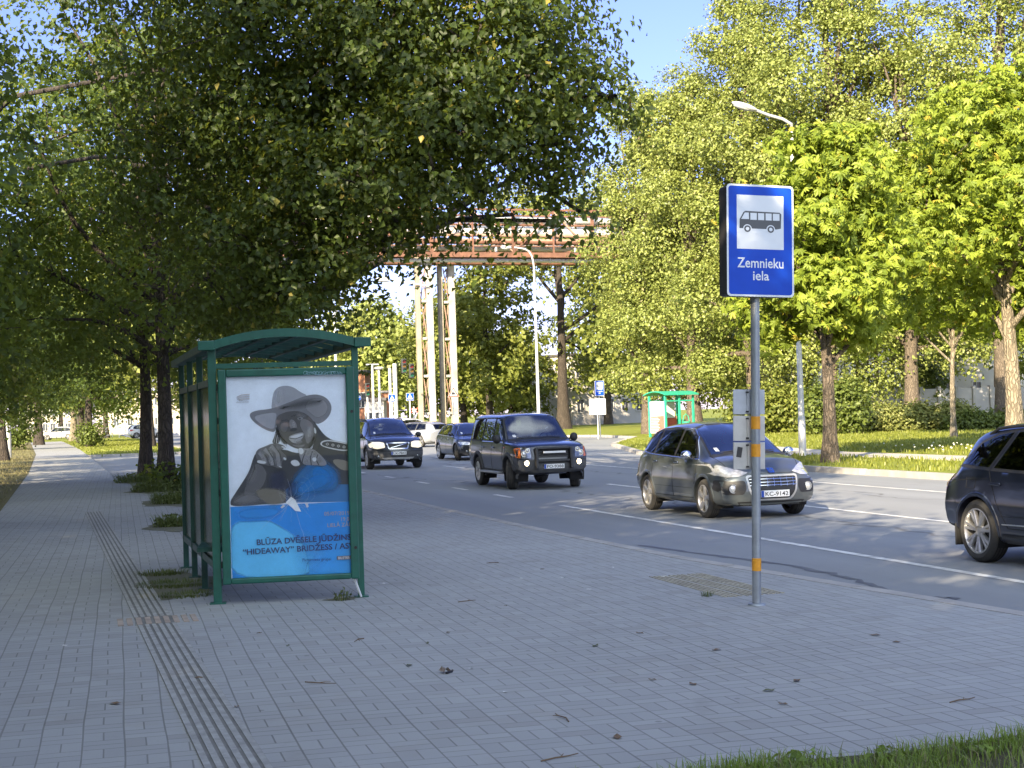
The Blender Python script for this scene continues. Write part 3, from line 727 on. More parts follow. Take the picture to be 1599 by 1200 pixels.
# the pane and its cracks
mb = MB(); q = [ppt(*z7(70, 145)), ppt(*z7(1275, 145)), ppt(*z7(1330, 2045)), ppt(*z7(130, 2075))]
mb.poly([p + SN * .018 for p in q][::-1]); pane = mb.build('glass_pane', M['clear'], case)
cr = MB(); M['crack'] = pmat('crack', (.55, .6, .64), .3)
ctr = (700, 240)
for i in range(26):
    a = r_.uniform(0, 6.28); L = r_.uniform(60, 260) * (1.8 if i % 6 == 0 else 1); p = [ctr]; x, y = ctr
    for k in range(5): x += math.cos(a) * L / 5 + r_.normal() * 6; y += math.sin(a) * L / 5 + r_.normal() * 6; a += r_.normal() * .12; p.append((x, y))
    p = [(min(1235, max(175, x)), min(890, max(-300, y))) for x, y in p]
    cr.tube([ppt(*z8(*t)) + SN * .0185 for t in p], [.0004 if i % 6 else .0007] * 6, 3)
for rad in (60, 105, 150):
    p = [(ctr[0] + 40 + rad * math.cos(a) * 1.1, ctr[1] - 60 + rad * math.sin(a)) for a in np.linspace(-1.2, 3.5, 16)]
    cr.tube([ppt(*z8(*(np.array(t) + r_.normal(size=2) * 8))) + SN * .0185 for t in p], [.0004] * 16, 3)
cr.build('crack', M['crack'], pane)
# tag scrawled on the case's top bar
gr = MB(); M['scrawl'] = pmat('scrawl', (.25, .42, .48), .5); r_ = rs(9)
for k in range(13):
    x0 = 815 + k * 28; p = []
    for j in range(9):
        a = j * .9 + k; p.append((x0 + 17 * math.cos(a) + j * 2, 140 + 17 * math.sin(a * 1.0 + k * .7) + r_.normal() * 3))
    gr.tube([ppt(*z7(*t)) + SN * (.0595) for t in p], [.0022] * 9, 3)
gr.build('scrawl', M['scrawl'], case)
# ---------------------------------------------------------------- bus stop sign, near and far
M['sign_blue'] = pmat('sign_blue', (0.001, 0.055, 0.46), 0.5, var=0.12, scale=3, spec=.3)
M['sign_white'] = pmat('sign_white', (0.60, 0.63, 0.67), 0.22, var=0.06, scale=5, coat=.5)
M['sign_ink'] = pmat('sign_ink', (0.022, 0.026, 0.034), 0.3, coat=.3)
M['sign_box'] = pmat('sign_box', (0.03, 0.028, 0.028), 0.5, var=.3)
M['pole'] = pmat('pole_steel', (0.30, 0.325, 0.35), 0.45, metal=.5, var=.25, scale=5)
M['plate'] = pmat('back_plate', (0.42, 0.44, 0.47), 0.55, metal=.15, var=.16, scale=7)
M['plate_warm'] = pmat('back_plate_warm', (0.52, 0.50, 0.46), 0.6, metal=.1, var=.16, scale=7)
M['orange'] = pmat('orange_band', (0.70, 0.30, 0.015), 0.5, var=.15, scale=20)
def rrect(x0, x1, y0, y1, r, n=5):
    out = []
    for cx, cy, a in ((x1 - r, y1 - r, 0), (x0 + r, y1 - r, 90), (x0 + r, y0 + r, 180), (x1 - r, y0 + r, 270)):
        for k in range(n + 1): t = math.radians(a + 90 * k / n); out.append((cx + r * math.cos(t), cy + r * math.sin(t)))
    return out
def stop_sign(label, x, y, lean=0.0, small=False, group=None):
    root = empty('bus_stop_sign', (x, y, 0), 0, label, 'bus stop sign', group)
    if lean: root.rotation_euler = (0, lean, 0)
    mb = MB(); mb.tube([(0, 0, -.05), (0, 0, 2.3), (0, 0, 3.42)], .037, 18); mb.lathe([(.075, 0), (.07, .012), (.04, .018)], n=18)
    pole = mb.build('pole', M['pole'], root, smooth=True)
    W_, z0, z1 = .60, 2.53, 3.45
    Y0 = -.05
    mb = MB(); mb.add([], []); b = rrect(-W_ / 2 + .006, W_ / 2 - .006, z0 + .006, z1 - .006, .03)
    n = len(b); vs = [(p[0], Y0 - .062 + .002, p[1]) for p in b] + [(p[0], .052, p[1]) for p in b]
    mb.add(vs, [tuple(range(n))[::-1], tuple(range(n, 2 * n))] + [(i, n + i, n + (i + 1) % n, (i + 1) % n)[::-1] for i in range(n)]); box_ = mb.build('sign_box', M['sign_box'], root)
    F = MB(); yy = Y0 - .062
    def face(pts, k, mi):
        P2 = [Vector(p) for p in pts]; r, e, f, *_ = delaunay_2d_cdt(P2, [], [list(range(len(P2)))], 1, 1e-6)
        F.add([(p.x, yy - k * .0006, p.y) for p in r], [tuple(t) for t in f], mi)
    def Q(a, b): return ((a - 222) / 526 * W_ - W_ / 2, z1 - (b - 158) / 862 * (z1 - z0))
    def ring(cx, cy, r): return [(cx + r * math.cos(t), cy + r * math.sin(t)) for t in np.linspace(0, 2 * math.pi, 25)[:-1]]
    face(rrect(-W_ / 2, W_ / 2, z0, z1, .032), 1, 1); face(rrect(-W_ / 2 + .016, W_ / 2 - .016, z0 + .016, z1 - .016, .024), 2, 0)
    face([Q(300, 655), Q(668, 655), Q(668, 240), Q(300, 240)], 3, 1)
    bus = [(320, 497), (322, 428), (352, 372), (368, 363), (636, 367), (650, 380), (646, 490), (612, 498)]
    face([Q(*p) for p in bus][::-1], 4, 2)
    wins = [[(334, 426), (362, 376), (393, 376), (395, 426)]] + [[(a, 430), (a, 377), (b_, 377), (b_, 430)] for a, b_ in ((406, 456), (466, 514), (526, 573), (583, 635))]
    for w_ in wins: face([Q(*p) for p in w_], 5, 1)
    for cx in (382, 565):
        for k, (rr, mi) in enumerate(((34, 1), (26, 2), (14, 1))): face([Q(*p) for p in ring(cx, 500, rr)], 6 + k, mi)
    def txt(body, xc, yb, h, wd):
        t = MB(); text_mb(t, body, lambda a, b: (a, 0, b), 1.0, 1, 'LEFT', .012)
        xs = [v[0] for v in t.v]; sc = h / (0.728 if body[0].isupper() else .728); k = (wd) / (max(xs) - min(xs)); m0 = (max(xs) + min(xs)) / 2
        c = Q(xc, yb); kk = W_ / 526
        F.add([(c[0] + (v[0] - m0) * k * kk, yy - .0024, c[1] + v[2] * sc * kk) for v in t.v], t.f, 1)
    txt('Zemnieku', 484, 797, 74, 362); txt('iela', 487, 893, 70, 126)
    F.build('sign_face', [M['sign_blue'], M['sign_white'], M['sign_ink']], box_)
    return root, pole
sroot, spole = stop_sign('tall blue bus stop sign lettered Zemnieku iela on a steel pole by the kerb', 5.27, 11.17, lean=math.radians(1.75))
for zz in ((945 - 892) / 189, (945 - 715) / 189, (945 - 672) / 189):
    mb = MB(); mb.lathe([(.037, 0), (.0385, .001), (.0385, .104), (.037, .105)], (0, 0, zz), n=18); mb.build('orange_band', M['orange'], spole, smooth=True)
for k, (za, zb, m) in enumerate([(1.565, 1.775, 'plate'), (1.345, 1.558, 'plate_warm'), (1.11, 1.338, 'plate_warm')]):
    mb = MB(); mb.box((-.035, .055, (za + zb) / 2), (.285, .012, zb - za - .004), bev=.003)
    mb.box((-.032, .043, (za + zb) / 2), (.05, .012, zb - za - .02))
    p = mb.build('timetable_panel', M[m], sroot)
    if k == 2:
        s_ = MB(); R = Matrix.Rotation(.17, 3, 'Y'); s_.box((-.125, .0478, 1.255), (.046, .0012, .085), R); s_.build('sticker', M['sign_box'], p)
    for zc in (za + .025, zb - .025):
        s_ = MB(); s_.box((-.055, .04, zc), (.022, .02, .014), bev=.003); s_.build('clamp', M['black'], p)
# ---------------------------------------------------------------- cars
M['tyre'] = pmat('tyre_rubber', (0.028, 0.027, 0.026), 0.85, var=.3, scale=12, col2=(0.05, 0.046, 0.04))
M['alloy'] = pmat('alloy', (0.52, 0.51, 0.49), 0.32, metal=.75, var=.2, scale=9)
M['alloy_dark'] = pmat('alloy_shadowed', (0.06, 0.06, 0.06), 0.6, metal=.4)
M['chrome'] = pmat('chrome', (0.72, 0.73, 0.75), 0.12, metal=1.0, var=.08)
M['trim'] = pmat('dark_trim', (0.022, 0.022, 0.023), 0.55, var=.25, scale=8)
M['gap'] = pmat('panel_gap', (0.006, 0.006, 0.006), 0.8)
M['grey_trim'] = pmat('grey_plastic', (0.055, 0.056, 0.058), 0.6, var=.25, scale=6)
M['silver_trim'] = pmat('silver_plastic', (0.42, 0.42, 0.41), 0.4, metal=.5, var=.15)
M['cloth'] = pmat('seat_cloth', (0.045, 0.045, 0.05), 0.9, var=.3)
M['car_glass'] = glass_mat('car_glass', (.42, .47, .46), 1.52, 1.35)
M['car_glass_dark'] = glass_mat('car_glass_dark', (.16, .18, .18), 1.52, 1.2)
M['screen_glass'] = glass_mat('windscreen_glass', (.5, .56, .56), 1.7, 2.5)
M['headlight'] = pmat('headlight_lens', (0.62, 0.62, 0.60), 0.12, metal=.45, var=.35, scale=14, coat=1)
M['headlight_in'] = pmat('headlight_bowl', (0.20, 0.21, 0.22), 0.15, metal=.8, var=.5, scale=18, coat=1)
M['amber'] = pmat('amber_lens', (0.55, 0.13, 0.02), 0.2, coat=1)
M['tail_red'] = pmat('tail_lens', (0.36, 0.012, 0.012), 0.15, coat=1, var=.3, scale=10)
M['lit_lamp'] = pmat('lit_lamp', (1.0, 0.78, 0.45), 0.3, var=.05, emit=5.5)
M['warm_glint'] = pmat('headlight_glint', (0.85, 0.72, 0.52), 0.2, var=.25, scale=16, emit=.30, coat=1)  # warm sun reflection in the headlight lenses, put in as a faint glow
M['plate_white'] = pmat('plate_white', (0.72, 0.72, 0.70), 0.4, var=.05)
M['plate_blue'] = pmat('plate_blue', (0.01, 0.06, 0.36), 0.4)
M['plate_ink'] = pmat('plate_ink', (0.02, 0.02, 0.022), 0.5)

def pchip(tab, xq):
    tab = sorted(tab); x = np.array([t[0] for t in tab], float); y = np.array([t[1] for t in tab], float)
    if len(x) == 1: return np.full_like(xq, y[0])
    h = np.diff(x); d = np.diff(y) / h; m = np.zeros_like(y)
    for i in range(1, len(x) - 1):
        if d[i - 1] * d[i] > 0:
            w1, w2 = 2 * h[i] + h[i - 1], h[i] + 2 * h[i - 1]; m[i] = (w1 + w2) / (w1 / d[i - 1] + w2 / d[i])
    m[0], m[-1] = d[0], d[-1]
    xq = np.clip(xq, x[0], x[-1]); k = np.clip(np.searchsorted(x, xq) - 1, 0, len(h) - 1)
    t = (xq - x[k]) / h[k]
    return ((2 * t**3 - 3 * t**2 + 1) * y[k] + (t**3 - 2 * t**2 + t) * h[k] * m[k] + (-2 * t**3 + 3 * t**2) * y[k + 1] + (t**3 - t**2) * h[k] * m[k + 1])
def sstep(a, b, x): t = np.clip((x - a) / (b - a), 0, 1); return t * t * (3 - 2 * t)
def inside(p, poly):
    c = False; n = len(poly); j = n - 1
    for i in range(n):
        a, b = poly[i], poly[j]
        if (a[1] > p[1]) != (b[1] > p[1]) and p[0] < (b[0] - a[0]) * (p[1] - a[1]) / (b[1] - a[1]) + a[0]: c = not c
        j = i
    return c
def rounded(poly, r=.04, n=3):
    out = []
    for i in range(len(poly)):
        p0, p1, p2 = Vector(poly[i - 1]), Vector(poly[i]), Vector(poly[(i + 1) % len(poly)])
        a = p1 + (p0 - p1).normalized() * min(r, (p0 - p1).length * .45); b = p1 + (p2 - p1).normalized() * min(r, (p2 - p1).length * .45)
        for k in range(n + 1):
            t = k / n; out.append(tuple(a * (1 - t) ** 2 + p1 * 2 * t * (1 - t) + b * t * t))
    return out

class Car:
    SEG = [3, 2, 6, 8, 11, 5, 5]
    def __init__(s, sp):
        s.sp = sp; s.xr, s.xf = sp['x']; n = int((s.xf - s.xr) / .032); X = np.linspace(s.xr, s.xf, n + 1)
        T = {k: pchip(sp[k], X) if isinstance(sp[k], list) else np.full(len(X), sp[k]) for k in ('zt', 'c', 'wt', 'zs', 'ws', 'wm', 'zm', 'zb')}
        rows = []
        for i in range(len(X)):
            zt, c, wt, zs, ws, wm, zm, zb = (T[k][i] for k in ('zt', 'c', 'wt', 'zs', 'ws', 'wm', 'zm', 'zb'))
            zs = min(zs, zt - c - .02)
            K = [(0, zb), (wm - .13, zb), (wm - .03, zb + .07), (wm, max(zb + .12, min(zm, zs - .1))), (ws, zs), (wt, zt - c), (wt * .6, zt - c * .28), (0, zt)]
            P = []
            for (a, b), m in zip(zip(K[:-1], K[1:]), s.SEG):
                for k in range(m): t = k / m; P.append((a[0] + (b[0] - a[0]) * t, a[1] + (b[1] - a[1]) * t))
            P.append(K[-1]); P = np.array(P)
            for _ in range(2): P[1:-1] = .25 * P[:-2] + .5 * P[1:-1] + .25 * P[2:]
            rows.append(P)
        R = np.array(rows); m = R.shape[1]; s.nx, s.m = len(X), m
        V = []; F = []
        for i, x in enumerate(X):
            for j in range(m): V.append([x, -R[i, j, 0], R[i, j, 1]])
            for j in range(m - 2, 0, -1): V.append([x, R[i, j, 0], R[i, j, 1]])
        L = 2 * m - 2
        for i in range(len(X) - 1):
            for j in range(L): j2 = (j + 1) % L; F.append((i * L + j, (i + 1) * L + j, (i + 1) * L + j2, i * L + j2))
        for i, flip in ((0, False), (len(X) - 1, True)):           # curved ends
            b = len(V); nc = 14
            for j in range(m):
                for k in range(nc + 1): V.append([X[i], -R[i, j, 0] * (1 - 2 * k / nc), R[i, j, 1]])
            for j in range(m - 1):
                for k in range(nc):
                    f = (b + j * (nc + 1) + k, b + (j + 1) * (nc + 1) + k, b + (j + 1) * (nc + 1) + k + 1, b + j * (nc + 1) + k + 1); F.append(f[::-1] if flip else f)
        V = np.array(V)
        wmx = max(T['wm'])
        for end, key, sg in ((s.xf, 'nose', -1), (s.xr, 'tail', 1)):
            k, rake = sp[key]; w = sstep(.95, 0, np.abs(V[:, 0] - end)) if k else 0
            w2 = sstep(.6, 0, np.abs(V[:, 0] - end))
            V[:, 0] += sg * (k * np.minimum(1.05, np.abs(V[:, 1]) / wmx) ** 2.4 * w + np.interp(V[:, 2], [q[0] for q in rake], [q[1] for q in rake]) * w2)
        s.V, s.F = V, F
        s.bvh = BVHTree.FromPolygons([Vector(v) for v in V], F)
        s.holes = []
    def hit(s, p, axis, off=0.0):
        o, d = {'R': (Vector((p[0], -4, p[1])), Vector((0, 1, 0))), 'L': (Vector((p[0], 4, p[1])), Vector((0, -1, 0))), 'F': (Vector((6, p[0], p[1])), Vector((-1, 0, 0))),
                'B': (Vector((-6, p[0], p[1])), Vector((1, 0, 0))), 'T': (Vector((p[0], p[1], 5)), Vector((0, 0, -1)))}[axis]
        loc, nrm, _, _ = s.bvh.ray_cast(o, d)
        if loc is None:
            q = {'R': (p[0], -.9, p[1]), 'L': (p[0], .9, p[1]), 'F': (s.xf, p[0], p[1]), 'B': (s.xr, p[0], p[1]), 'T': (p[0], p[1], 1.6)}[axis]
            loc, nrm, _, _ = s.bvh.find_nearest(Vector(q))
        if nrm.dot(d) > 0: nrm = -nrm
        return loc + nrm * off
    def patch(s, mb, poly, axis, off=.004, step=.06, hole=None, mi=0, edge=True):
        if axis == 'L': pass
        B = []
        def dens(pl):
            o = []
            for i, a in enumerate(pl):
                b = pl[(i + 1) % len(pl)]; k = max(1, int(math.hypot(b[0] - a[0], b[1] - a[1]) / step))
                for q in range(k): o.append((a[0] + (b[0] - a[0]) * q / k, a[1] + (b[1] - a[1]) * q / k))
            return o
        b = dens(poly); P = [Vector(p) for p in b]; E = [(i, (i + 1) % len(b)) for i in range(len(b))]
        if hole:
            h = dens(hole); k = len(P); P += [Vector(p) for p in h]; E += [(k + i, k + (i + 1) % len(h)) for i in range(len(h))]
        x0, x1 = min(p[0] for p in poly), max(p[0] for p in poly); y0, y1 = min(p[1] for p in poly), max(p[1] for p in poly)
        ins = inset(poly, step * .35)
        x = x0
        while x < x1:
            y = y0
            while y < y1:
                if inside((x, y), ins) and not (hole and inside((x, y), hole)): P.append(Vector((x, y)))
                y += step
            x += step
        r, e, f, *_ = delaunay_2d_cdt(P, E, [], 0, 1e-5)
        keep = []
        for t in f:
            c = ((r[t[0]].x + r[t[1]].x + r[t[2]].x) / 3, (r[t[0]].y + r[t[1]].y + r[t[2]].y) / 3)
            if inside(c, poly) and not (hole and inside(c, hole)): keep.append(tuple(t))
        vs = [s.hit((p.x, p.y), axis, off) for p in r]
        fl = axis in ('L', 'F') and axis != 'F'
        if keep:
            # orient outwards
            t = keep[len(keep) // 2]; n = (vs[t[1]] - vs[t[0]]).cross(vs[t[2]] - vs[t[0]])
            want = {'R': (0, -1, 0), 'L': (0, 1, 0), 'F': (1, 0, 0), 'B': (-1, 0, 0), 'T': (0, 0, 1)}[axis]
            if n.dot(Vector(want)) < 0: keep = [q[::-1] for q in keep]
            mb.add(vs, keep, mi)
        return mb
    def path(s, mb, pts, axis, r, off=0.0, step=.05, mi=0, closed=False, n=6):
        o = []
        q = list(pts) + ([pts[0]] if closed else [])
        for a, b in zip(q[:-1], q[1:]):
            k = max(1, int(math.hypot(b[0] - a[0], b[1] - a[1]) / step))
            for i in range(k): o.append((a[0] + (b[0] - a[0]) * i / k, a[1] + (b[1] - a[1]) * i / k))
        o.append(q[-1]); return mb.tube([s.hit(p, axis, off) for p in o], r, n, mi)
    def body(s, paint, parent, gaps=()):
        sp = s.sp; bm = bmesh.new(); vs = [bm.verts.new(v) for v in s.V]
        for f in s.F:
            try: bm.faces.new([vs[i] for i in f])
            except ValueError: pass
        bmesh.ops.remove_doubles(bm, verts=bm.verts, dist=1e-4)
        ra = sp['ra']; kill = []
        for f in bm.faces:
            c = f.calc_center_median(); n = f.normal
            for ax in (sp['wb'] / 2, -sp['wb'] / 2):
                if (c.x - ax) ** 2 + (c.z - sp['rw']) ** 2 < ra * ra and abs(c.y) > sp['wmax'] - .34: kill.append(f); break
            else:
                for poly, axis in s.holes:
                    p = {'R': (c.x, c.z), 'L': (c.x, c.z), 'F': (c.y, c.z), 'B': (c.y, c.z)}[axis]
                    ok = {'R': c.y < -.3, 'L': c.y > .3, 'F': c.x > .1, 'B': c.x < -.6}[axis]
                    if ok and inside(p, poly): kill.append(f); break
        bmesh.ops.delete(bm, geom=list(set(kill)), context='FACES')
        for v in bm.verts:
            if v.is_boundary:
                for ax in (sp['wb'] / 2, -sp['wb'] / 2):
                    d = Vector((v.co.x - ax, v.co.z - sp['rw']))
                    if abs(d.length - ra) < .05 and abs(v.co.y) > sp['wmax'] - .3 : d = d.normalized() * ra; v.co.x, v.co.z = ax + d.x, sp['rw'] + d.y
        bmesh.ops.delete(bm, geom=[v for v in bm.verts if not v.link_faces], context='VERTS')
        me = bpy.data.meshes.new('body'); bm.to_mesh(me); bm.free()
        me.polygons.foreach_set('use_smooth', [True] * len(me.polygons)); me.set_sharp_from_angle(angle=math.radians(48))
        return link_mesh('body', me, paint, parent)

def wheel(parent, x, y, r, w, rim_r, spokes, out, steer=0.0, twin=False, alloy='alloy'):
    """out = -1: outer face towards -Y"""
    R = Matrix.Rotation(steer, 3, 'Z') @ (Matrix.Identity(3) if out < 0 else Matrix.Rotation(math.pi, 3, 'Z'))
    O = Vector((x, y, r))
    def put(mb): mb.v = [tuple(O + R @ Vector(v)) for v in mb.v]; return mb
    h = w / 2; mb = MB()
    prof = [(rim_r - .01, -h * .86), (rim_r + .012, -h * .98), ((r + rim_r) / 2, -h * 1.03), (r - .035, -h * .93), (r - .012, -h * .78), (r, -h * .5), (r + .001, 0), (r, h * .5), (r - .012, h * .78), (r - .035, h * .95), (rim_r, h)]
    mb.lathe(prof, n=44, axis='Y')
    tyre = put(mb).build('tyre', M['tyre'], None, smooth=True, angle=40)
    tg = MB()
    for k in (-.5, -.17, .17, .5): tg.lathe([(r + .0022, h * k - .006), (r + .0022, h * k + .006)], n=44, axis='Y')
    wh = empty('wheel', (0, 0, 0)); wh.parent = parent
    tyre.parent = wh; put(tg).build('tread_groove', M['gap'], wh)
    mb = MB(); mb.lathe([(rim_r * .9, h * .6), (rim_r * .93, -h * .3), (rim_r * .94, -h * .70), (rim_r, -h * .88), (rim_r + .004, -h * .93), (rim_r - .012, -h * .95), (rim_r * .92, -h * .80), (rim_r * .9, -h * .55)], n=40, axis='Y')
    mb.lathe([(0, -h * .74), (.028, -h * .74), (.034, -h * .70), (.075, -h * .66), (.085, -h * .5)], n=20, axis='Y')
    for k in range(spokes):
        a = 2 * math.pi * k / spokes + .2
        for tw in ((-.13, .13) if twin else (0,)):
            a1 = a + tw; wi, wo = (.020, .024) if twin else (.035, .052)
            p0 = Vector((math.cos(a + tw * .4) * .06, -h * .64, math.sin(a + tw * .4) * .06)); p1 = Vector((math.cos(a1) * rim_r * .95, -h * .74, math.sin(a1) * rim_r * .95))
            d = (p1 - p0).normalized(); t = Vector((0, -1, 0)).cross(d).normalized(); nn = Vector((0, -.022, 0))
            q = [p0 + t * wi, p1 + t * wo, p1 - t * wo, p0 - t * wi]
            vs = [v + nn for v in (p0 + t * wi * .6, p1 + t * wo * .6, p1 - t * wo * .6, p0 - t * wi * .6)] + q + [v - nn for v in q]
            mb.add(vs, [(0, 1, 2, 3), (0, 4, 5, 1), (1, 5, 6, 2), (2, 6, 7, 3), (3, 7, 4, 0), (4, 8, 9, 5), (6, 10, 11, 7)])
    put(mb).build('rim', M[alloy], wh, smooth=True, angle=35)
    mb = MB(); mb.lathe([(0, -h * .1), (rim_r * .9, -h * .1)], n=32, axis='Y'); mb.lathe([(0, -h * .28), (rim_r * .62, -h * .28), (rim_r * .62, -h * .15)], n=28, axis='Y')
    put(mb).build('brake_disc', M['alloy_dark'], wh)
    return wh

def seated_person(label, parent_root, x, y, z, shirt, hair, arms=True):
    """driver or passenger: one continuous body seated in the car, hands on the wheel"""
    loc = parent_root.matrix_basis @ Vector((x, y, z))
    root = bpy.data.objects.new('person', None); COL.objects.link(root); root.location = loc; root.rotation_euler = parent_root.rotation_euler; root.scale = parent_root.scale
    tag(root, label, 'person', 'people in the off road car')
    J = {'pel': ((0, 0, .10), .13), 'wst': ((-.05, 0, .28), .125), 'chs': ((-.08, 0, .48), .145), 'nek': ((-.07, 0, .63), .06), 'hed': ((-.03, 0, .72), .075), 'top': ((-.03, 0, .82), .085)}
    E = [('pel', 'wst'), ('wst', 'chs'), ('chs', 'nek'), ('nek', 'hed'), ('hed', 'top')]
    for sd, s in (('l', 1), ('r', -1)):
        J['sh' + sd] = ((-.07, .19 * s, .56), .062); J['el' + sd] = ((.10, .27 * s, .36), .045)
        J['wr' + sd] = ((.34, .19 * s, .42), .03) if arms else ((.26, .1 * s, .2), .03)
        w = J['wr' + sd][0]; J['pa' + sd] = ((w[0] + .07, w[1] - .02 * s, w[2] + .02), .034)
        E += [('chs', 'sh' + sd), ('sh' + sd, 'el' + sd), ('el' + sd, 'wr' + sd), ('wr' + sd, 'pa' + sd)]
        for k in range(4):
            p = J['pa' + sd][0]; b = (p[0] + .035, p[1] + (k - 1.5) * .018, p[2] + .012); t_ = (b[0] + .03, b[1], b[2] - .022 - .003 * abs(k - 1))
            J[f'f{k}{sd}'] = (b, .009); J[f'g{k}{sd}'] = (t_, .0075); E += [('pa' + sd, f'f{k}{sd}'), (f'f{k}{sd}', f'g{k}{sd}')]
        J['th' + sd] = ((w[0] + .06, w[1] - .055 * s, w[2] + .035), .010); E.append(('pa' + sd, 'th' + sd))
        J['hp' + sd] = ((.02, .09 * s, .08), .1); J['kn' + sd] = ((.44, .13 * s, .18), .065); J['an' + sd] = ((.60, .12 * s, -.20), .045); J['to' + sd] = ((.74, .12 * s, -.22), .04)
        E += [('pel', 'hp' + sd), ('hp' + sd, 'kn' + sd), ('kn' + sd, 'an' + sd), ('an' + sd, 'to' + sd)]
    ks = list(J); me = bpy.data.meshes.new('body'); me.from_pydata([J[k][0] for k in ks], [(ks.index(a), ks.index(b)) for a, b in E], [])
    o = bpy.data.objects.new('body', me); COL.objects.link(o); o.parent = root
    sk = o.modifiers.new('skin', 'SKIN'); sk.use_smooth_shade = True
    for i, k in enumerate(ks): me.skin_vertices[0].data[i].radius = (J[k][1], J[k][1])
    me.skin_vertices[0].data[0].use_root = True
    o.modifiers.new('sub', 'SUBSURF').levels = 1; o.modifiers['sub'].render_levels = 1
    # skin and clothes by height along the figure
    m = bpy.data.materials.new('figure_' + hair); t = NT(m); ob = t.obj(); sx_ = t.new('ShaderNodeSeparateXYZ'); t.l.new(ob, sx_.inputs[0])
    isk = t.math('MAXIMUM', t.math('GREATER_THAN', sx_.outputs[2], .615), t.math('MULTIPLY', t.math('GREATER_THAN', sx_.outputs[0], .2), t.math('GREATER_THAN', sx_.outputs[2], .30)))
    t.l.new(t.mix(isk, c4(shirt), (.42, .26, .19, 1)), t.b.inputs['Base Color']); t.b.inputs['Roughness'].default_value = .7
    me.materials.append(m)
    hm = pmat('hair_' + hair, {'dark': (.03, .02, .015), 'brown': (.09, .05, .03)}[hair], .6)
    mb = MB(); mb.ell((-.05, 0, .83), (.095, .088, .085), 14, 8); mb.build('hair', hm, root, smooth=True)
    mb = MB(); mb.ell((.062, 0, .765), (.018, .012, .02), 8, 6); mb.build('nose', m, root, smooth=True)
    for s in (-1, 1):
        mb = MB(); mb.ell((.048, .032 * s, .79), (.012, .012, .007), 8, 6); mb.build('eye', M['plate_ink'], root, smooth=True)
        mb = MB(); mb.ell((-.03, .082 * s, .77), (.018, .01, .03), 8, 6); mb.build('ear', m, root, smooth=True)
    mb = MB(); mb.ell((.05, 0, .728), (.008, .026, .006), 8, 6); mb.build('mouth', pmat('lips_' + hair, (.3, .12, .1), .6), root, smooth=True)
    return root

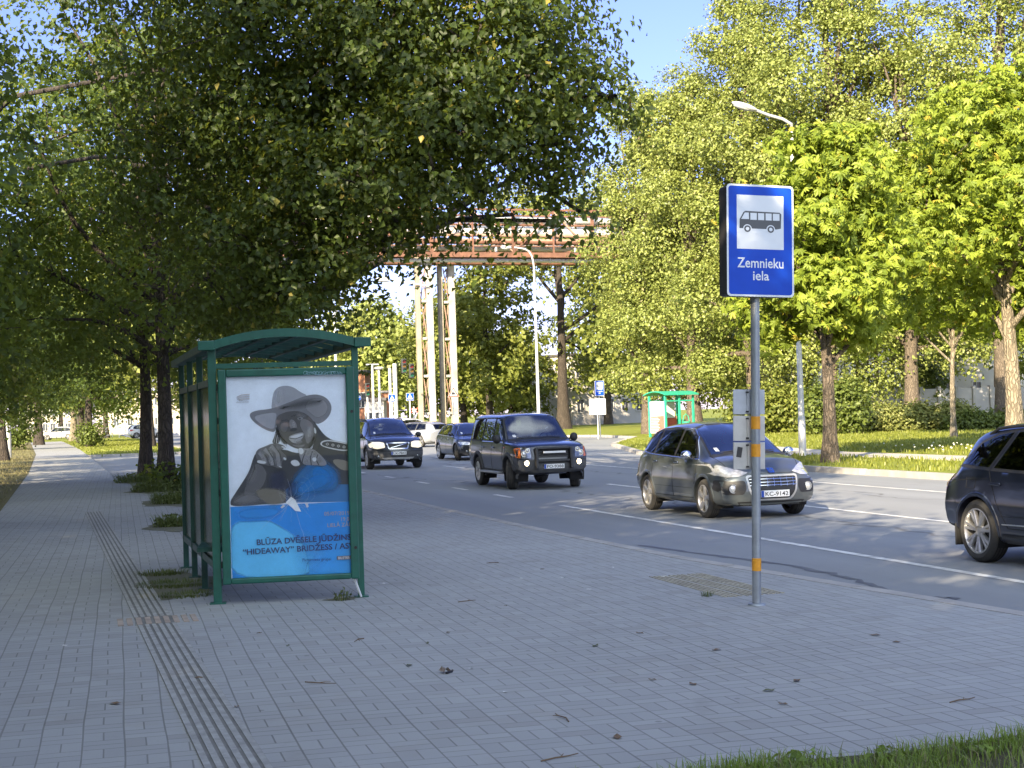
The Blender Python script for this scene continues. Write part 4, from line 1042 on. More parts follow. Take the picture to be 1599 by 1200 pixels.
def make_car(sp, label, X, Y, rz=-90.0, name='parked_car', sc=1.0):
    car = Car(sp); root = empty(name, (X, Y, -.12), math.radians(rz), label, 'car'); root.scale = (sc, sc, sc)
    P = sp['paint']; WM = sp['wmax']
    sides = ('R', 'L')
    for w in sp['wins']:
        for a in sides: car.holes.append((inset(w, .03), a))
    if sp.get('screen'): car.holes.append((inset(sp['screen'], .035), 'F'))
    if sp.get('rear'): car.holes.append((inset(sp['rear'], .03), 'B'))
    body = car.body(P, root)
    # seams and window surrounds
    for a in sides:
        for q in sp.get('seams', []): sm = MB(); car.path(sm, q, a, .0045, .0005); sm.build('panel_seam', M['gap'], body)
    for q in sp.get('hood') or []: sm = MB(); car.path(sm, q, 'T', .004, .0005); sm.build('panel_seam', M['gap'], body)
    for a in sides:
        for w, m_ in zip(sp['wins'], sp['wmat']):
            f = MB(); car.patch(f, inset(w, -.035), a, .003, .06, hole=inset(w, .022)); fo = f.build('window_frame', M['trim'], root, smooth=True)
            mb = MB(); car.patch(mb, w, a, .006, .07); mb.build('window', M[m_], root, smooth=True)
        if sp.get('chrome'):
            mb = MB(); car.path(mb, sp['dlo'], a, .013, .004, closed=True); mb.build('chrome_strip', M['chrome'], root, smooth=True)
        for d in sp.get('doors', []):
            mb = MB(); car.patch(mb, rounded(d, .05), a, .0032, .07); do = mb.build('door', P, root, smooth=True, angle=80)
            hx, hz = d[0][0] if False else max(p[0] for p in d) - (max(p[0] for p in d) - min(p[0] for p in d)) + .16, sp['hz']
            mb = MB(); c = car.hit((hx, hz), a, .022); dr = Vector((1, 0, .04)); mb.box(c, (.20, .03, .032), bev=.012); mb.build('door_handle', M['chrome'] if sp.get('chrome') else P, do)
        # arch trim
        for ax in (sp['wb'] / 2, -sp['wb'] / 2):
            ra = sp['ra']; sg = -1 if a == 'R' else 1; mb = MB(); n = 26; fl = sp.get('flare', .02)
            a0, a1 = math.radians(-12), math.radians(192); rows = []
            for k in range(n + 1):
                t = a0 + (a1 - a0) * k / n; row = []
                for rr, o in ((ra - .012, -.06), (ra - .008, fl * .8), (ra + .02, fl), (ra + sp.get('flw', .05), fl * .6), (ra + sp.get('flw', .05) + .012, -.004)):
                    q = (ax + rr * math.cos(t), sp['rw'] + rr * math.sin(t)); q = (q[0], max(q[1], .2)); ref = (ax + (ra + .02) * math.cos(t), max(.24, sp['rw'] + (ra + .02) * math.sin(t)))
                    h_ = car.hit(ref if rr < ra else q, a, 0); row.append(Vector((q[0], h_.y + sg * o, q[1])))
                rows.append(row)
            for k in range(n):
                for j in range(4):
                    f = [rows[k][j], rows[k + 1][j], rows[k + 1][j + 1], rows[k][j + 1]]; mb.add(f if a == 'L' else f[::-1], [(0, 1, 2, 3)])
            bm = MB(); bm.v, bm.f, bm.m = mb.v, mb.f, mb.m
            bm.build('wheel_arch', M[sp['archm']] if sp.get('archm') else P, root, smooth=True, angle=60)
            mb = MB(); mb.lathe([(ra - .004, sg * (WM - .05)), (ra - .004, sg * (WM - .42)), (.05, sg * (WM - .42))], (ax, 0, sp['rw']), 'Y', 24, a0=math.radians(-25), a1=math.radians(205)); mb.build('arch_liner', M['gap'], root)
        # mirror
        mx, mz = sp['mirror']; c = car.hit((mx, mz), a, 0); sg = -1 if a == 'R' else 1
        mb = MB(); mb.ell(c + Vector((.02, sg * .16, .03)), (.075, .105, sp.get('mh', .075)), 18, 12); 
        mb.v = [(v[0] if v[0] > c.x - .03 else c.x - .03, v[1], v[2]) for v in mb.v]
        mi = mb.build('mirror', M[sp['mirm']] if sp.get('mirm') else P, root, smooth=True, angle=50)
        mb = MB(); mb.tube([c + Vector((0, -sg * .02, -.02)), c + Vector((.02, sg * .1, 0))], .022, 8); mb.build('mirror_arm', M['trim'], mi)
        if sp.get('step'):
            z, y_, x0, x1, m_ = sp['step']; mb = MB(); mb.box(((x0 + x1) / 2, sg * y_, z), (x1 - x0, .14, .06), bev=.02); mb.build('side_step', M[m_], root)
        if sp.get('sill'):
            mb = MB(); car.patch(mb, sp['sill'], a, .012, .08); mb.build('sill_trim', M[sp['sillm']], root, smooth=True)
        if sp.get('rails'):
            x0, x1, yy = sp['rails']; mb = MB(); pts = [];
            for k in range(11):
                x = x0 + (x1 - x0) * k / 10; h = car.hit((x, sg * yy), 'T', 0); pts.append(h + Vector((0, 0, .035 if 0 < k < 10 else -.01)))
            mb.tube(pts, .018, 8); mb.build('roof_rail', M[sp['railm']], root, smooth=True)
    if sp.get('screen'):
        f = MB(); car.patch(f, inset(sp['screen'], -.03), 'F', .003, .06, hole=inset(sp['screen'], .03)); f.build('windscreen_frame', M['trim'], root, smooth=True)
        mb = MB(); car.patch(mb, sp['screen'], 'F', .006, .08); ws_ = mb.build('windscreen', M['screen_glass'], root, smooth=True)
        mb = MB(); zb_ = min(p[1] for p in sp['screen']); yw = max(p[0] for p in sp['screen'])
        for y0, y1 in ((-.05, yw * .8), (-yw * .75, -.02)): mb2 = MB(); car.path(mb2, [(y0, zb_ + .03), ((y0 + y1) / 2, zb_ + .05), (y1, zb_ + .035)], 'F', .008, .022); mb2.build('wiper', M['trim'], root)
        st = MB(); car.patch(st, [(-yw * .82, zb_ + .06), (-yw * .72, zb_ + .06), (-yw * .72, zb_ + .12), (-yw * .82, zb_ + .12)], 'F', .008, .05); st.build('sticker', M['plate_white'], ws_)
    if sp.get('rear'):
        mb = MB(); car.patch(mb, sp['rear'], 'B', .006, .08); mb.build('rear_window', M['car_glass_dark'], root, smooth=True)
        f = MB(); car.patch(f, inset(sp['rear'], -.03), 'B', .003, .06, hole=inset(sp['rear'], .03)); f.build('window_frame', M['trim'], root, smooth=True)
    # face: (name, polygon, material, axis, offset, mirrored, rounding)
    for it in sp.get('face', []):
        nm, poly, m_, ax, off, mir, rd = it[:7]; hole = it[7] if len(it) > 7 else None
        for sgn in ((1, -1) if mir else (1,)):
            if ax in ('F', 'B'): pl = [(p[0] * sgn, p[1]) for p in poly]; axx = ax; hl = [(p[0] * sgn, p[1]) for p in hole] if hole else None
            else: pl = poly; axx = 'R' if sgn > 0 else 'L'; hl = hole
            if rd: pl = rounded(pl, rd); hl = rounded(hl, rd * .8) if hl else None
            mb = MB(); car.patch(mb, pl, axx, off, .045, hole=hl); mb.build(nm, M[m_] if isinstance(m_, str) else m_, root, smooth=True)
    for nm, pts, r, m_, ax, off, mir in sp.get('lines', []):
        for sgn in ((1, -1) if mir else (1,)):
            mb = MB(); pl = [(p[0] * sgn, p[1]) for p in pts] if ax in 'FB' else pts
            car.path(mb, pl, ax if ax in 'FBT' else ('R' if sgn > 0 else 'L'), r, off); mb.build(nm, M[m_], root, smooth=True)
    for nm, y, z, r, m_, ring in sp.get('lamps', []):
        for sgn in (1, -1):
            c = car.hit((y * sgn, z), 'F', .012); mb = MB(); mb.lathe([(0, .014), (r * .7, .01), (r, 0)], c, 'X', 18); lm_ = mb.build(nm, M[m_], root, smooth=True)
            if ring: mb = MB(); mb.lathe([(r, .012), (r + .012, .012), (r + .014, -.02)], c, 'X', 18); mb.build('lamp_ring', M[ring], lm_)
    if sp.get('plate'):
        body_txt, z, hw = sp['plate']; c = car.hit((0, z), 'F', .03); mb = MB(); mb.box(c, (.016, hw * 2, .112), bev=.004); pl = mb.build('number_plate', M['plate_white'], root)
        mb = MB(); mb.box(c + Vector((.0085, -hw + .028, 0)), (.002, .05, .106)); mb.build('plate_band', M['plate_blue'], pl)
        mb = MB(); t = MB(); text_mb(t, body_txt, lambda a, b: (0, a, b), 1.0, 0, 'LEFT', .01); ys = [v[1] for v in t.v]; k = (hw * 2 - .10) / (max(ys) - min(ys)); zc = .072 / .73
        t.v = [tuple(c + Vector((.0098, -hw + .075 + (v[1] - min(ys)) * k, -.036 + v[2] * zc))) for v in t.v]; t.build('plate_lettering', M['plate_ink'], pl)
    # cabin
    fl = sp.get('floor', .42); mb = MB(); mb.box(((s_ := sp['cab'])[0] / 2 + s_[1] / 2, 0, fl), (s_[1] - s_[0], WM * 1.6, .05)); mb.box((sp['dash'], 0, fl + .38), (.45, WM * 1.5, .42), bev=.08); mb.build('cabin_floor', M['trim'], root)
    for x, y in sp['seats']:
        mb = MB(); mb.box((x, y, fl + .22), (.5, .5, .2), bev=.06); mb.box((x - .27, y, fl + .55), (.16, .48, .62), Matrix.Rotation(-.2, 3, 'Y'), bev=.06); mb.box((x - .36, y, fl + .95), (.1, .26, .18), bev=.04); mb.build('seat', M['cloth'], root)
    dx, dy = sp['seats'][0]; mb = MB()
    ring = [Vector((dx + .48 + .07 * math.sin(a), dy + .18 * math.cos(a), fl + .60 + .17 * math.sin(a))) for a in np.linspace(0, 2 * math.pi, 25)]
    mb.tube(ring, .016, 7); mb.bar(ring[0], ring[12], .03, .02); mb.build('steering_wheel', M['trim'], root)
    # wheels
    for ax, st in ((sp['wb'] / 2, sp.get('steer', 0)), (-sp['wb'] / 2, 0)):
        for o in (-1, 1): wheel(root, ax, o * (WM - sp['tw'] / 2 - .015), sp['rw'], sp['tw'], sp['rim'], sp['spokes'], o, st, sp.get('twin', False))
    root['built'] = 1; del root['built']
    return root, car

def mirror_y(p): return [(-a, b) for a, b in p]
# grey family car in the nearest lane
grey = paint_mat('paint_grey', (0.092, 0.106, 0.108), .5, .34)
SPG = dict(x=(-2.15, 2.22), wb=2.613, rw=.335, ra=.385, wmax=.918, tw=.225, rim=.235, spokes=5, paint=grey,
    zt=[(-2.15, .93), (-2.10, 1.06), (-1.97, 1.30), (-1.8, 1.47), (-1.5, 1.565), (-1.0, 1.625), (-.4, 1.645), (.05, 1.61), (.42, 1.50), (.9, 1.26), (1.15, 1.125), (1.24, 1.09), (1.5, 1.045), (1.8, .985), (2.05, .90), (2.17, .83), (2.22, .76)],
    c=[(-2.15, .06), (-1.8, .085), (-.4, .075), (.3, .07), (1.1, .055), (1.3, .05), (2.22, .07)], wt=[(-2.15, .62), (-1.9, .58), (-1.4, .58), (-.4, .60), (.2, .60), (.8, .66), (1.2, .71), (1.5, .72), (2.22, .66)],
    zs=[(-2.15, .84), (-1.95, 1.0), (-1.2, 1.04), (0, 1.0), (1.0, .965), (1.25, .955), (1.6, .92), (2.0, .82), (2.22, .66)], ws=[(-2.15, .80), (-1.9, .835), (-1.0, .868), (.5, .872), (1.3, .855), (1.9, .83), (2.22, .79)],
    wm=[(-2.15, .85), (-1.9, .895), (-1, .918), (1.3, .918), (1.9, .905), (2.22, .86)], zm=.60, zb=[(-2.15, .36), (-1.9, .25), (-1.3, .20), (1.3, .20), (1.9, .21), (2.22, .24)],
    nose=(.30, [(.2, .09), (.3, .03), (.45, 0), (.62, .02), (.75, .07), (.85, .15), (1.0, .22)]), tail=(.22, [(.3, .05), (.5, 0), (1.2, .02), (1.6, .1)]),
    wins=[[(.93, 1.015), (.02, 1.045), (.02, 1.50), (.18, 1.49), (.52, 1.345)], [(-.05, 1.045), (-.98, 1.075), (-.98, 1.495), (-.05, 1.515)], [(-1.06, 1.085), (-1.46, 1.105), (-1.60, 1.17), (-1.52, 1.31), (-1.34, 1.42), (-1.06, 1.485)]],
    wmat=['car_glass', 'car_glass', 'car_glass_dark'], dlo=[(1.03, .995), (0, 1.022), (-1.0, 1.05), (-1.5, 1.085), (-1.66, 1.16), (-1.57, 1.34), (-1.36, 1.455), (-1.0, 1.52), (-.4, 1.545), (.02, 1.533), (.22, 1.515), (.55, 1.375)], chrome=True,
    doors=[[(.88, .34), (-.02, .34), (-.02, 1.0), (.98, .965)], [(-.04, .34), (-.86, .34), (-1.02, .62), (-1.02, 1.03), (-.04, 1.0)]], hz=.93,
    seams=[[(.90, .32), (.99, .70), (1.0, .96)], [(-.03, .32), (-.03, 1.02)], [(-.88, .34), (-1.035, .64), (-1.035, 1.05)], [(.9, .33), (-.88, .33)], [(.86, .50), (-.9, .50)]],
    hood=[[(1.18, .70), (1.6, .70), (2.0, .60), (2.12, .3), (2.14, 0), (2.12, -.3), (2.0, -.60), (1.6, -.70), (1.18, -.70)]],
    screen=[(-.66, 1.06), (-.35, 1.105), (0, 1.115), (.35, 1.105), (.66, 1.06), (.545, 1.50), (.3, 1.56), (0, 1.575), (-.3, 1.56), (-.545, 1.50)],
    rear=[(-.55, 1.12), (.55, 1.12), (.48, 1.42), (-.48, 1.42)], mirror=(.80, 1.04), mirm='chrome', mh=.085, flare=.012, flw=.03,
    face=[('grille', [(-.44, .705), (.44, .705), (.40, .47), (.30, .345), (-.30, .345), (-.40, .47)], 'black', 'F', .006, False, .05),
          ('grille_surround', [(-.475, .735), (.475, .735), (.435, .46), (.33, .315), (-.33, .315), (-.435, .46)], 'silver_trim', 'F', .010, False, .06, [(-.44, .705), (.44, .705), (.40, .47), (.30, .345), (-.30, .345), (-.40, .47)]),
          ('bumper_corner', [(.49, .655), (.70, .64), (.885, .67), (.90, .50), (.80, .42), (.52, .42), (.47, .52)], 'black', 'F', .005, True, .04),
          ('headlight', [(.40, .775), (.56, .715), (.74, .705), (.87, .745), (.895, .86), (.86, .93), (.74, .90), (.56, .835)], 'headlight', 'F', .008, True, .02),
          ('lower_grille', [(-.62, .30), (.62, .30), (.56, .235), (-.56, .235)], 'black', 'F', .006, False, .02),
          ('skid_plate', [(-.52, .245), (.52, .245), (.46, .205), (-.46, .205)], 'silver_trim', 'F', .012, False, .01),
          ('tail_light', [(-2.16, .86), (-1.93, .90), (-1.86, 1.06), (-1.95, 1.10), (-2.16, 1.0)], 'tail_red', 'S', .008, True, .03),
          ('badge', [(-.06, .755), (.06, .755), (.065, .84), (-.065, .84)], 'chrome', 'F', .014, False, .02), ('badge_field', [(-.048, .765), (.048, .765), (.052, .83), (-.052, .83)], 'plate_blue', 'F', .017, False, .015),
          ('emblem', [(-.035, .772), (-.018, .772), (-.004, .79), (.004, .772), (.02, .772), (.018, .795), (.038, .79), (.03, .805), (.014, .812), (.01, .828), (-.008, .826), (-.01, .812), (-.036, .80), (-.028, .79), (-.012, .795)], 'chrome', 'F', .020, False, 0)],
    lines=[('grille_bar', [(-.42, z), (.42, z)], .0085, 'chrome', 'F', .014, False) for z in (.665, .615, .565)] + [('grille_bar', [(y, .695), (y, .545)], .0075, 'chrome', 'F', .014, False) for y in (-.36, -.24, -.12, 0, .12, .24, .36)] + [('wing_badge', [(1.02, .72), (1.07, .76)], .014, 'chrome', 'S', .004, True)],
    lamps=[('fog_light', .68, .52, .062, 'headlight', 'chrome')], plate=('KC-9142', .43, .26), cab=(-1.6, 1.2), dash=.95, seats=[(.05, .38), (.05, -.38), (-.85, .38), (-.85, -.38)], floor=.36)
make_car(SPG, 'grey metallic family car with chrome mirrors, plate KC-9142, behind the stop sign pole', 10.21, 22.92, name='moving_car', sc=.925)

black = paint_mat('paint_black_blue', (0.010, 0.012, 0.018), .2, .3)
SPL = dict(x=(-2.56, 2.29), wb=2.885, rw=.385, ra=.455, wmax=.957, tw=.255, rim=.25, spokes=7, paint=black, steer=-.38,
    zt=[(-2.56, 1.2), (-2.53, 1.6), (-2.46, 1.81), (-2.3, 1.87), (-1.5, 1.90), (-.6, 1.89), (.05, 1.865), (.28, 1.82), (.42, 1.72), (.95, 1.29), (1.06, 1.225), (1.2, 1.20), (1.6, 1.18), (2.0, 1.14), (2.2, 1.10), (2.29, 1.05)],
    c=[(-2.56, .05), (-2.2, .055), (.2, .055), (1.0, .035), (2.29, .03)], wt=[(-2.56, .74), (-2.3, .72), (.2, .72), (.6, .76), (1.05, .82), (1.3, .84), (2.29, .82)],
    zs=[(-2.56, 1.1), (1.0, 1.13), (1.3, 1.12), (2.0, 1.07), (2.29, .99)], ws=[(-2.56, .87), (-2.2, .90), (1.3, .90), (2.0, .89), (2.29, .86)], wm=[(-2.56, .90), (-2.2, .935), (1.4, .94), (2.0, .935), (2.29, .90)], zm=.85,
    zb=[(-2.56, .46), (-2.0, .36), (1.5, .34), (2.0, .38), (2.29, .42)], nose=(.16, [(.38, .06), (.5, .0), (.75, .01), (.95, .03), (1.1, .05)]), tail=(.08, [(.4, .03), (1.2, 0), (1.8, .04)]),
    wins=[[(.80, 1.20), (-.02, 1.20), (-.02, 1.74), (.24, 1.74), (.42, 1.62)], [(-.14, 1.20), (-1.02, 1.20), (-1.02, 1.75), (-.14, 1.75)], [(-1.16, 1.20), (-2.36, 1.22), (-2.33, 1.72), (-1.16, 1.75)]], wmat=['car_glass', 'car_glass', 'car_glass_dark'],
    dlo=[], doors=[[(.92, .48), (-.06, .48), (-.06, 1.14), (.94, 1.14)], [(-.10, .48), (-.86, .48), (-1.02, .80), (-1.06, 1.14), (-.10, 1.14)]], hz=1.02,
    seams=[[(.94, .46), (.96, 1.14)], [(-.08, .46), (-.08, 1.78)], [(-.86, .46), (-1.04, .80), (-1.09, 1.14), (-1.09, 1.78)], [(.95, .465), (-.86, .465)]],
    hood=[[(1.08, .80), (2.1, .79), (2.24, .5), (2.24, -.5), (2.1, -.79), (1.08, -.80)]],
    screen=[(-.76, 1.215), (-.4, 1.24), (.4, 1.24), (.76, 1.215), (.665, 1.77), (.3, 1.80), (-.3, 1.80), (-.665, 1.77)], rear=[(-.66, 1.25), (.66, 1.25), (.62, 1.72), (-.62, 1.72)],
    mirror=(.80, 1.21), mirm='trim', mh=.11, flare=.035, flw=.075, archm='grey_trim', step=(.40, .95, -.92, .92, 'silver_trim'),
    sill=[(.95, .47), (-.95, .47), (-.95, .36), (.95, .36)], sillm='grey_trim',
    face=[('bumper', [(-.86, .74), (.86, .74), (.90, .55), (.82, .42), (-.82, .42), (-.90, .55)], 'grey_trim', 'F', .010, False, .04),
          ('grille', [(-.50, 1.00), (.50, 1.00), (.47, .78), (-.47, .78)], 'black', 'F', .008, False, .03),
          ('intake', [(-.40, .735), (.40, .735), (.40, .64), (-.40, .64)], 'black', 'F', .014, False, .02),
          ('headlight', [(.555, .775), (.80, .775), (.80, 1.03), (.575, 1.03)], 'headlight_in', 'F', .010, True, .02), ('indicator', [(.805, .775), (.90, .80), (.90, 1.02), (.805, 1.03)], 'amber', 'F', .010, True, .02),
          ('side_vent', [(1.06, .86), (1.12, .86), (1.12, 1.02), (1.06, 1.02)], 'silver_trim', 'S', .008, True, .01)],
    lines=[('grille_bar', [(-.47, z), (.47, z)], .012, 'trim', 'F', .014, False) for z in (.84, .9, .96)] + [('waist_strip', [(.86, 1.165), (-.1, 1.165), (-1.05, 1.17)], .011, 'chrome', 'S', .004, True), ('indicator_repeater', [(1.08, 1.03), (1.12, 1.03)], .018, 'amber', 'S', .004, True)],
    lamps=[('projector', .72, .88, .06, 'headlight', 'chrome'), ('projector', .64, .96, .045, 'headlight', 'chrome'), ('running_light', .66, .655, .062, 'lit_lamp', 'silver_trim')],
    plate=('PO-9388', .565, .26), cab=(-2.2, 1.1), dash=.78, seats=[(-.05, .40), (-.05, -.40), (-.95, .40), (-.95, -.40)], floor=.62)
lr, lrc = make_car(SPL, 'black boxy off road car with a push bar and lit lamps, plate PO-9388', 10.2, 34.14, name='moving_car', sc=.93)
for s in (-1, 1):
    mb = MB(); a = lrc.hit((.43 * s, 1.02), 'F', .06); b_ = lrc.hit((.43 * s, .50), 'F', .09); mb.bar(a, b_, .075, .10, bev=.02); mb.build('push_bar', M['trim'], lr)
for z, nm in ((1.0, .05), (.70, .075)):
    mb = MB(); lrc.path(mb, [(-.43, z), (.43, z)], 'F', .035, .055); mb.build('push_bar', M['trim'], lr, smooth=True)
mb = MB(); c = lrc.hit((0, .905), 'F', .08); mb.box(c, (.05, .60, .062), bev=.01); bar_ = mb.build('light_bar', M['trim'], lr)
mb = MB(); mb.box(c + Vector((.026, 0, 0)), (.008, .57, .048), bev=.003); mb.build('lens', M['plate_white'], bar_)
bpy.context.view_layer.update()
seated_person('driver in a light shirt at the wheel of the black off road car', lr, -.02, .40, .83, (.42, .44, .47), 'dark')
seated_person('front passenger in dark clothes inside the black off road car', lr, -.05, -.40, .83, (.12, .12, .14), 'brown', arms=False)

dgrey = paint_mat('paint_dark_grey', (0.026, 0.030, 0.038), .45, .35)
SPV = dict(x=(-2.46, 2.34), wb=2.857, rw=.365, ra=.425, wmax=.949, tw=.235, rim=.24, spokes=5, paint=dgrey,
    zt=[(-2.46, 1.0), (-2.40, 1.28), (-2.2, 1.60), (-1.9, 1.69), (-1, 1.74), (-.3, 1.735), (.12, 1.69), (.42, 1.57), (.95, 1.25), (1.15, 1.15), (1.28, 1.12), (1.7, 1.08), (2.1, 1.01), (2.26, .95), (2.34, .87)],
    c=[(-2.46, .06), (.2, .07), (1.1, .05), (1.3, .05), (2.34, .06)], wt=[(-2.46, .66), (-1.5, .64), (.1, .64), (.8, .70), (1.2, .76), (1.6, .76), (2.34, .70)],
    zs=[(-2.46, 1.0), (1.0, 1.05), (1.3, 1.04), (1.9, .97), (2.34, .80)], ws=[(-2.46, .83), (-2.0, .90), (1.3, .90), (2.0, .87), (2.34, .81)], wm=[(-2.46, .87), (-2.0, .935), (1.4, .945), (2.0, .935), (2.34, .88)], zm=.70,
    zb=[(-2.46, .42), (-1.6, .28), (1.6, .28), (2.34, .33)], nose=(.26, [(.3, .05), (.5, .0), (.68, .02), (.85, .07), (1.0, .12)]), tail=(.16, [(.4, .04), (1.2, 0), (1.7, .05)]),
    wins=[[(.86, 1.09), (-.02, 1.10), (-.02, 1.58), (.2, 1.58), (.48, 1.44)], [(-.12, 1.10), (-1.0, 1.11), (-1.0, 1.60), (-.12, 1.60)], [(-1.1, 1.12), (-2.0, 1.15), (-1.9, 1.52), (-1.1, 1.59)]], wmat=['car_glass'] * 3, dlo=[],
    doors=[[(.90, .44), (-.05, .44), (-.05, 1.05), (.95, 1.04)], [(-.08, .44), (-.85, .44), (-1.0, .74), (-1.02, 1.06), (-.08, 1.05)]], hz=.97, seams=[[(.92, .42), (.98, 1.04)], [(-.065, .42), (-.065, 1.08)]],
    hood=[[(1.2, .74), (1.8, .70), (2.2, .46)], [(1.2, -.74), (1.8, -.70), (2.2, -.46)]],
    screen=[(-.70, 1.13), (-.35, 1.155), (.35, 1.155), (.70, 1.13), (.59, 1.60), (.3, 1.65), (-.3, 1.65), (-.59, 1.60)], rear=[(-.6, 1.2), (.6, 1.2), (.54, 1.54), (-.54, 1.54)], mirror=(.82, 1.10), mirm='trim', mh=.085, flare=.022, flw=.06, archm='grey_trim', rails=(-1.8, .1, .63), railm='trim',
    face=[('bumper', [(-.90, .66), (-.5, .60), (.5, .60), (.90, .66), (.92, .46), (.80, .34), (-.80, .34), (-.92, .46)], 'grey_trim', 'F', .010, False, .05),
          ('grille', [(-.36, .86), (.36, .86), (.30, .70), (-.30, .70)], 'black', 'F', .010, False, .03), ('grille_surround', [(-.395, .885), (.395, .885), (.33, .675), (-.33, .675)], 'chrome', 'F', .014, False, .035, [(-.36, .86), (.36, .86), (.30, .70), (-.30, .70)]),
          ('headlight', [(.44, .73), (.70, .69), (.90, .745), (.91, .86), (.80, .92), (.60, .92), (.46, .89)], 'warm_glint', 'F', .010, True, .03),
          ('skid_plate', [(-.55, .40), (.55, .40), (.48, .34), (-.48, .34)], 'silver_trim', 'F', .016, False, .02)],
    lines=[('grille_slash', [(-.26, .715), (.28, .845)], .014, 'chrome', 'F', .018, False), ('bumper_line', [(-.9, .60), (.9, .60)], .012, 'trim', 'F', .01, False)],
    lamps=[('fog_light', .66, .44, .055, 'headlight_in', 'trim')], plate=('LX-7841', .535, .26), cab=(-1.9, 1.1), dash=.85, seats=[(-.02, .40), (-.02, -.40), (-.9, .40), (-.9, -.40)], floor=.5)
make_car(SPV, 'dark grey off road estate with a slashed grille, right beside the near shelter post', 10.05, 50.9, name='moving_car')

blk = paint_mat('paint_black', (0.010, 0.011, 0.015), .25, .3)
SPA = dict(x=(-2.42, 2.28), wb=2.81, rw=.325, ra=.372, wmax=.913, tw=.225, rim=.235, spokes=5, paint=blk, twin=True, steer=-.3,
    zt=[(-2.42, .90), (-2.36, 1.04), (-2.1, 1.29), (-1.8, 1.375), (-1.0, 1.43), (-.3, 1.437), (.08, 1.40), (.4, 1.28), (.88, 1.04), (1.08, .955), (1.2, .93), (1.7, .88), (2.1, .80), (2.22, .74), (2.28, .66)],
    c=[(-2.42, .05), (.2, .06), (1.1, .05), (2.28, .05)], wt=[(-2.42, .60), (-1.6, .56), (.05, .57), (.8, .64), (1.15, .70), (1.6, .70), (2.28, .64)], zs=[(-2.42, .80), (-1.6, .93), (1.0, .88), (1.6, .82), (2.28, .60)],
    ws=[(-2.42, .80), (-1.8, .85), (1.3, .855), (2.28, .76)], wm=[(-2.42, .85), (-1.8, .905), (1.4, .91), (2.28, .83)], zm=.55, zb=[(-2.42, .3), (-1.5, .17), (1.6, .17), (2.28, .2)], nose=(.30, [(.2, .05), (.4, 0), (.6, .03), (.8, .1)]), tail=(.2, [(.3, .04), (.9, 0), (1.3, .1)]),
    wins=[[(.80, .945), (-.02, .965), (-.02, 1.32), (.14, 1.315), (.46, 1.165)], [(-.10, .965), (-.95, .985), (-.95, 1.325), (-.10, 1.335)], [(-1.04, .99), (-1.75, 1.02), (-1.6, 1.27), (-1.04, 1.32)]], wmat=['car_glass'] * 3, dlo=[(.9, .92), (-.5, .95), (-1.82, .99), (-1.64, 1.30), (-1.0, 1.35), (0, 1.365), (.2, 1.34), (.52, 1.18)], chrome=True,
    doors=[[(.88, .3), (-.05, .3), (-.05, .92), (.92, .90)], [(-.08, .3), (-.82, .3), (-1.0, .6), (-1.0, .94), (-.08, .93)]], hz=.84, seams=[[(.89, .3), (.94, .9)], [(-.065, .3), (-.065, .94)]], hood=[],
    screen=[(-.62, .945), (-.3, .97), (.3, .97), (.62, .945), (.51, 1.32), (.25, 1.365), (-.25, 1.365), (-.51, 1.32)], rear=[(-.5, 1.0), (.5, 1.0), (.45, 1.24), (-.45, 1.24)], mirror=(.72, .98), flare=.012, flw=.03, rails=(-1.7, .0, .54), railm='trim',
    face=[('grille', [(-.36, .66), (.36, .66), (.30, .40), (.24, .30), (-.24, .30), (-.30, .40)], 'black', 'F', .008, False, .03), ('headlight', [(.44, .60), (.80, .60), (.84, .72), (.5, .70)], 'headlight', 'F', .010, True, .02)],
    lines=[], lamps=[('fog_light', .62, .36, .045, 'headlight_in', 'trim')], plate=('HT-2605', .44, .26), cab=(-1.8, 1.0), dash=.8, seats=[(0, .38), (0, -.38), (-.85, .38), (-.85, -.38)], floor=.3)
make_car(SPA, 'low black estate car half hidden behind the off road car', 14.5, 56.5, name='moving_car')

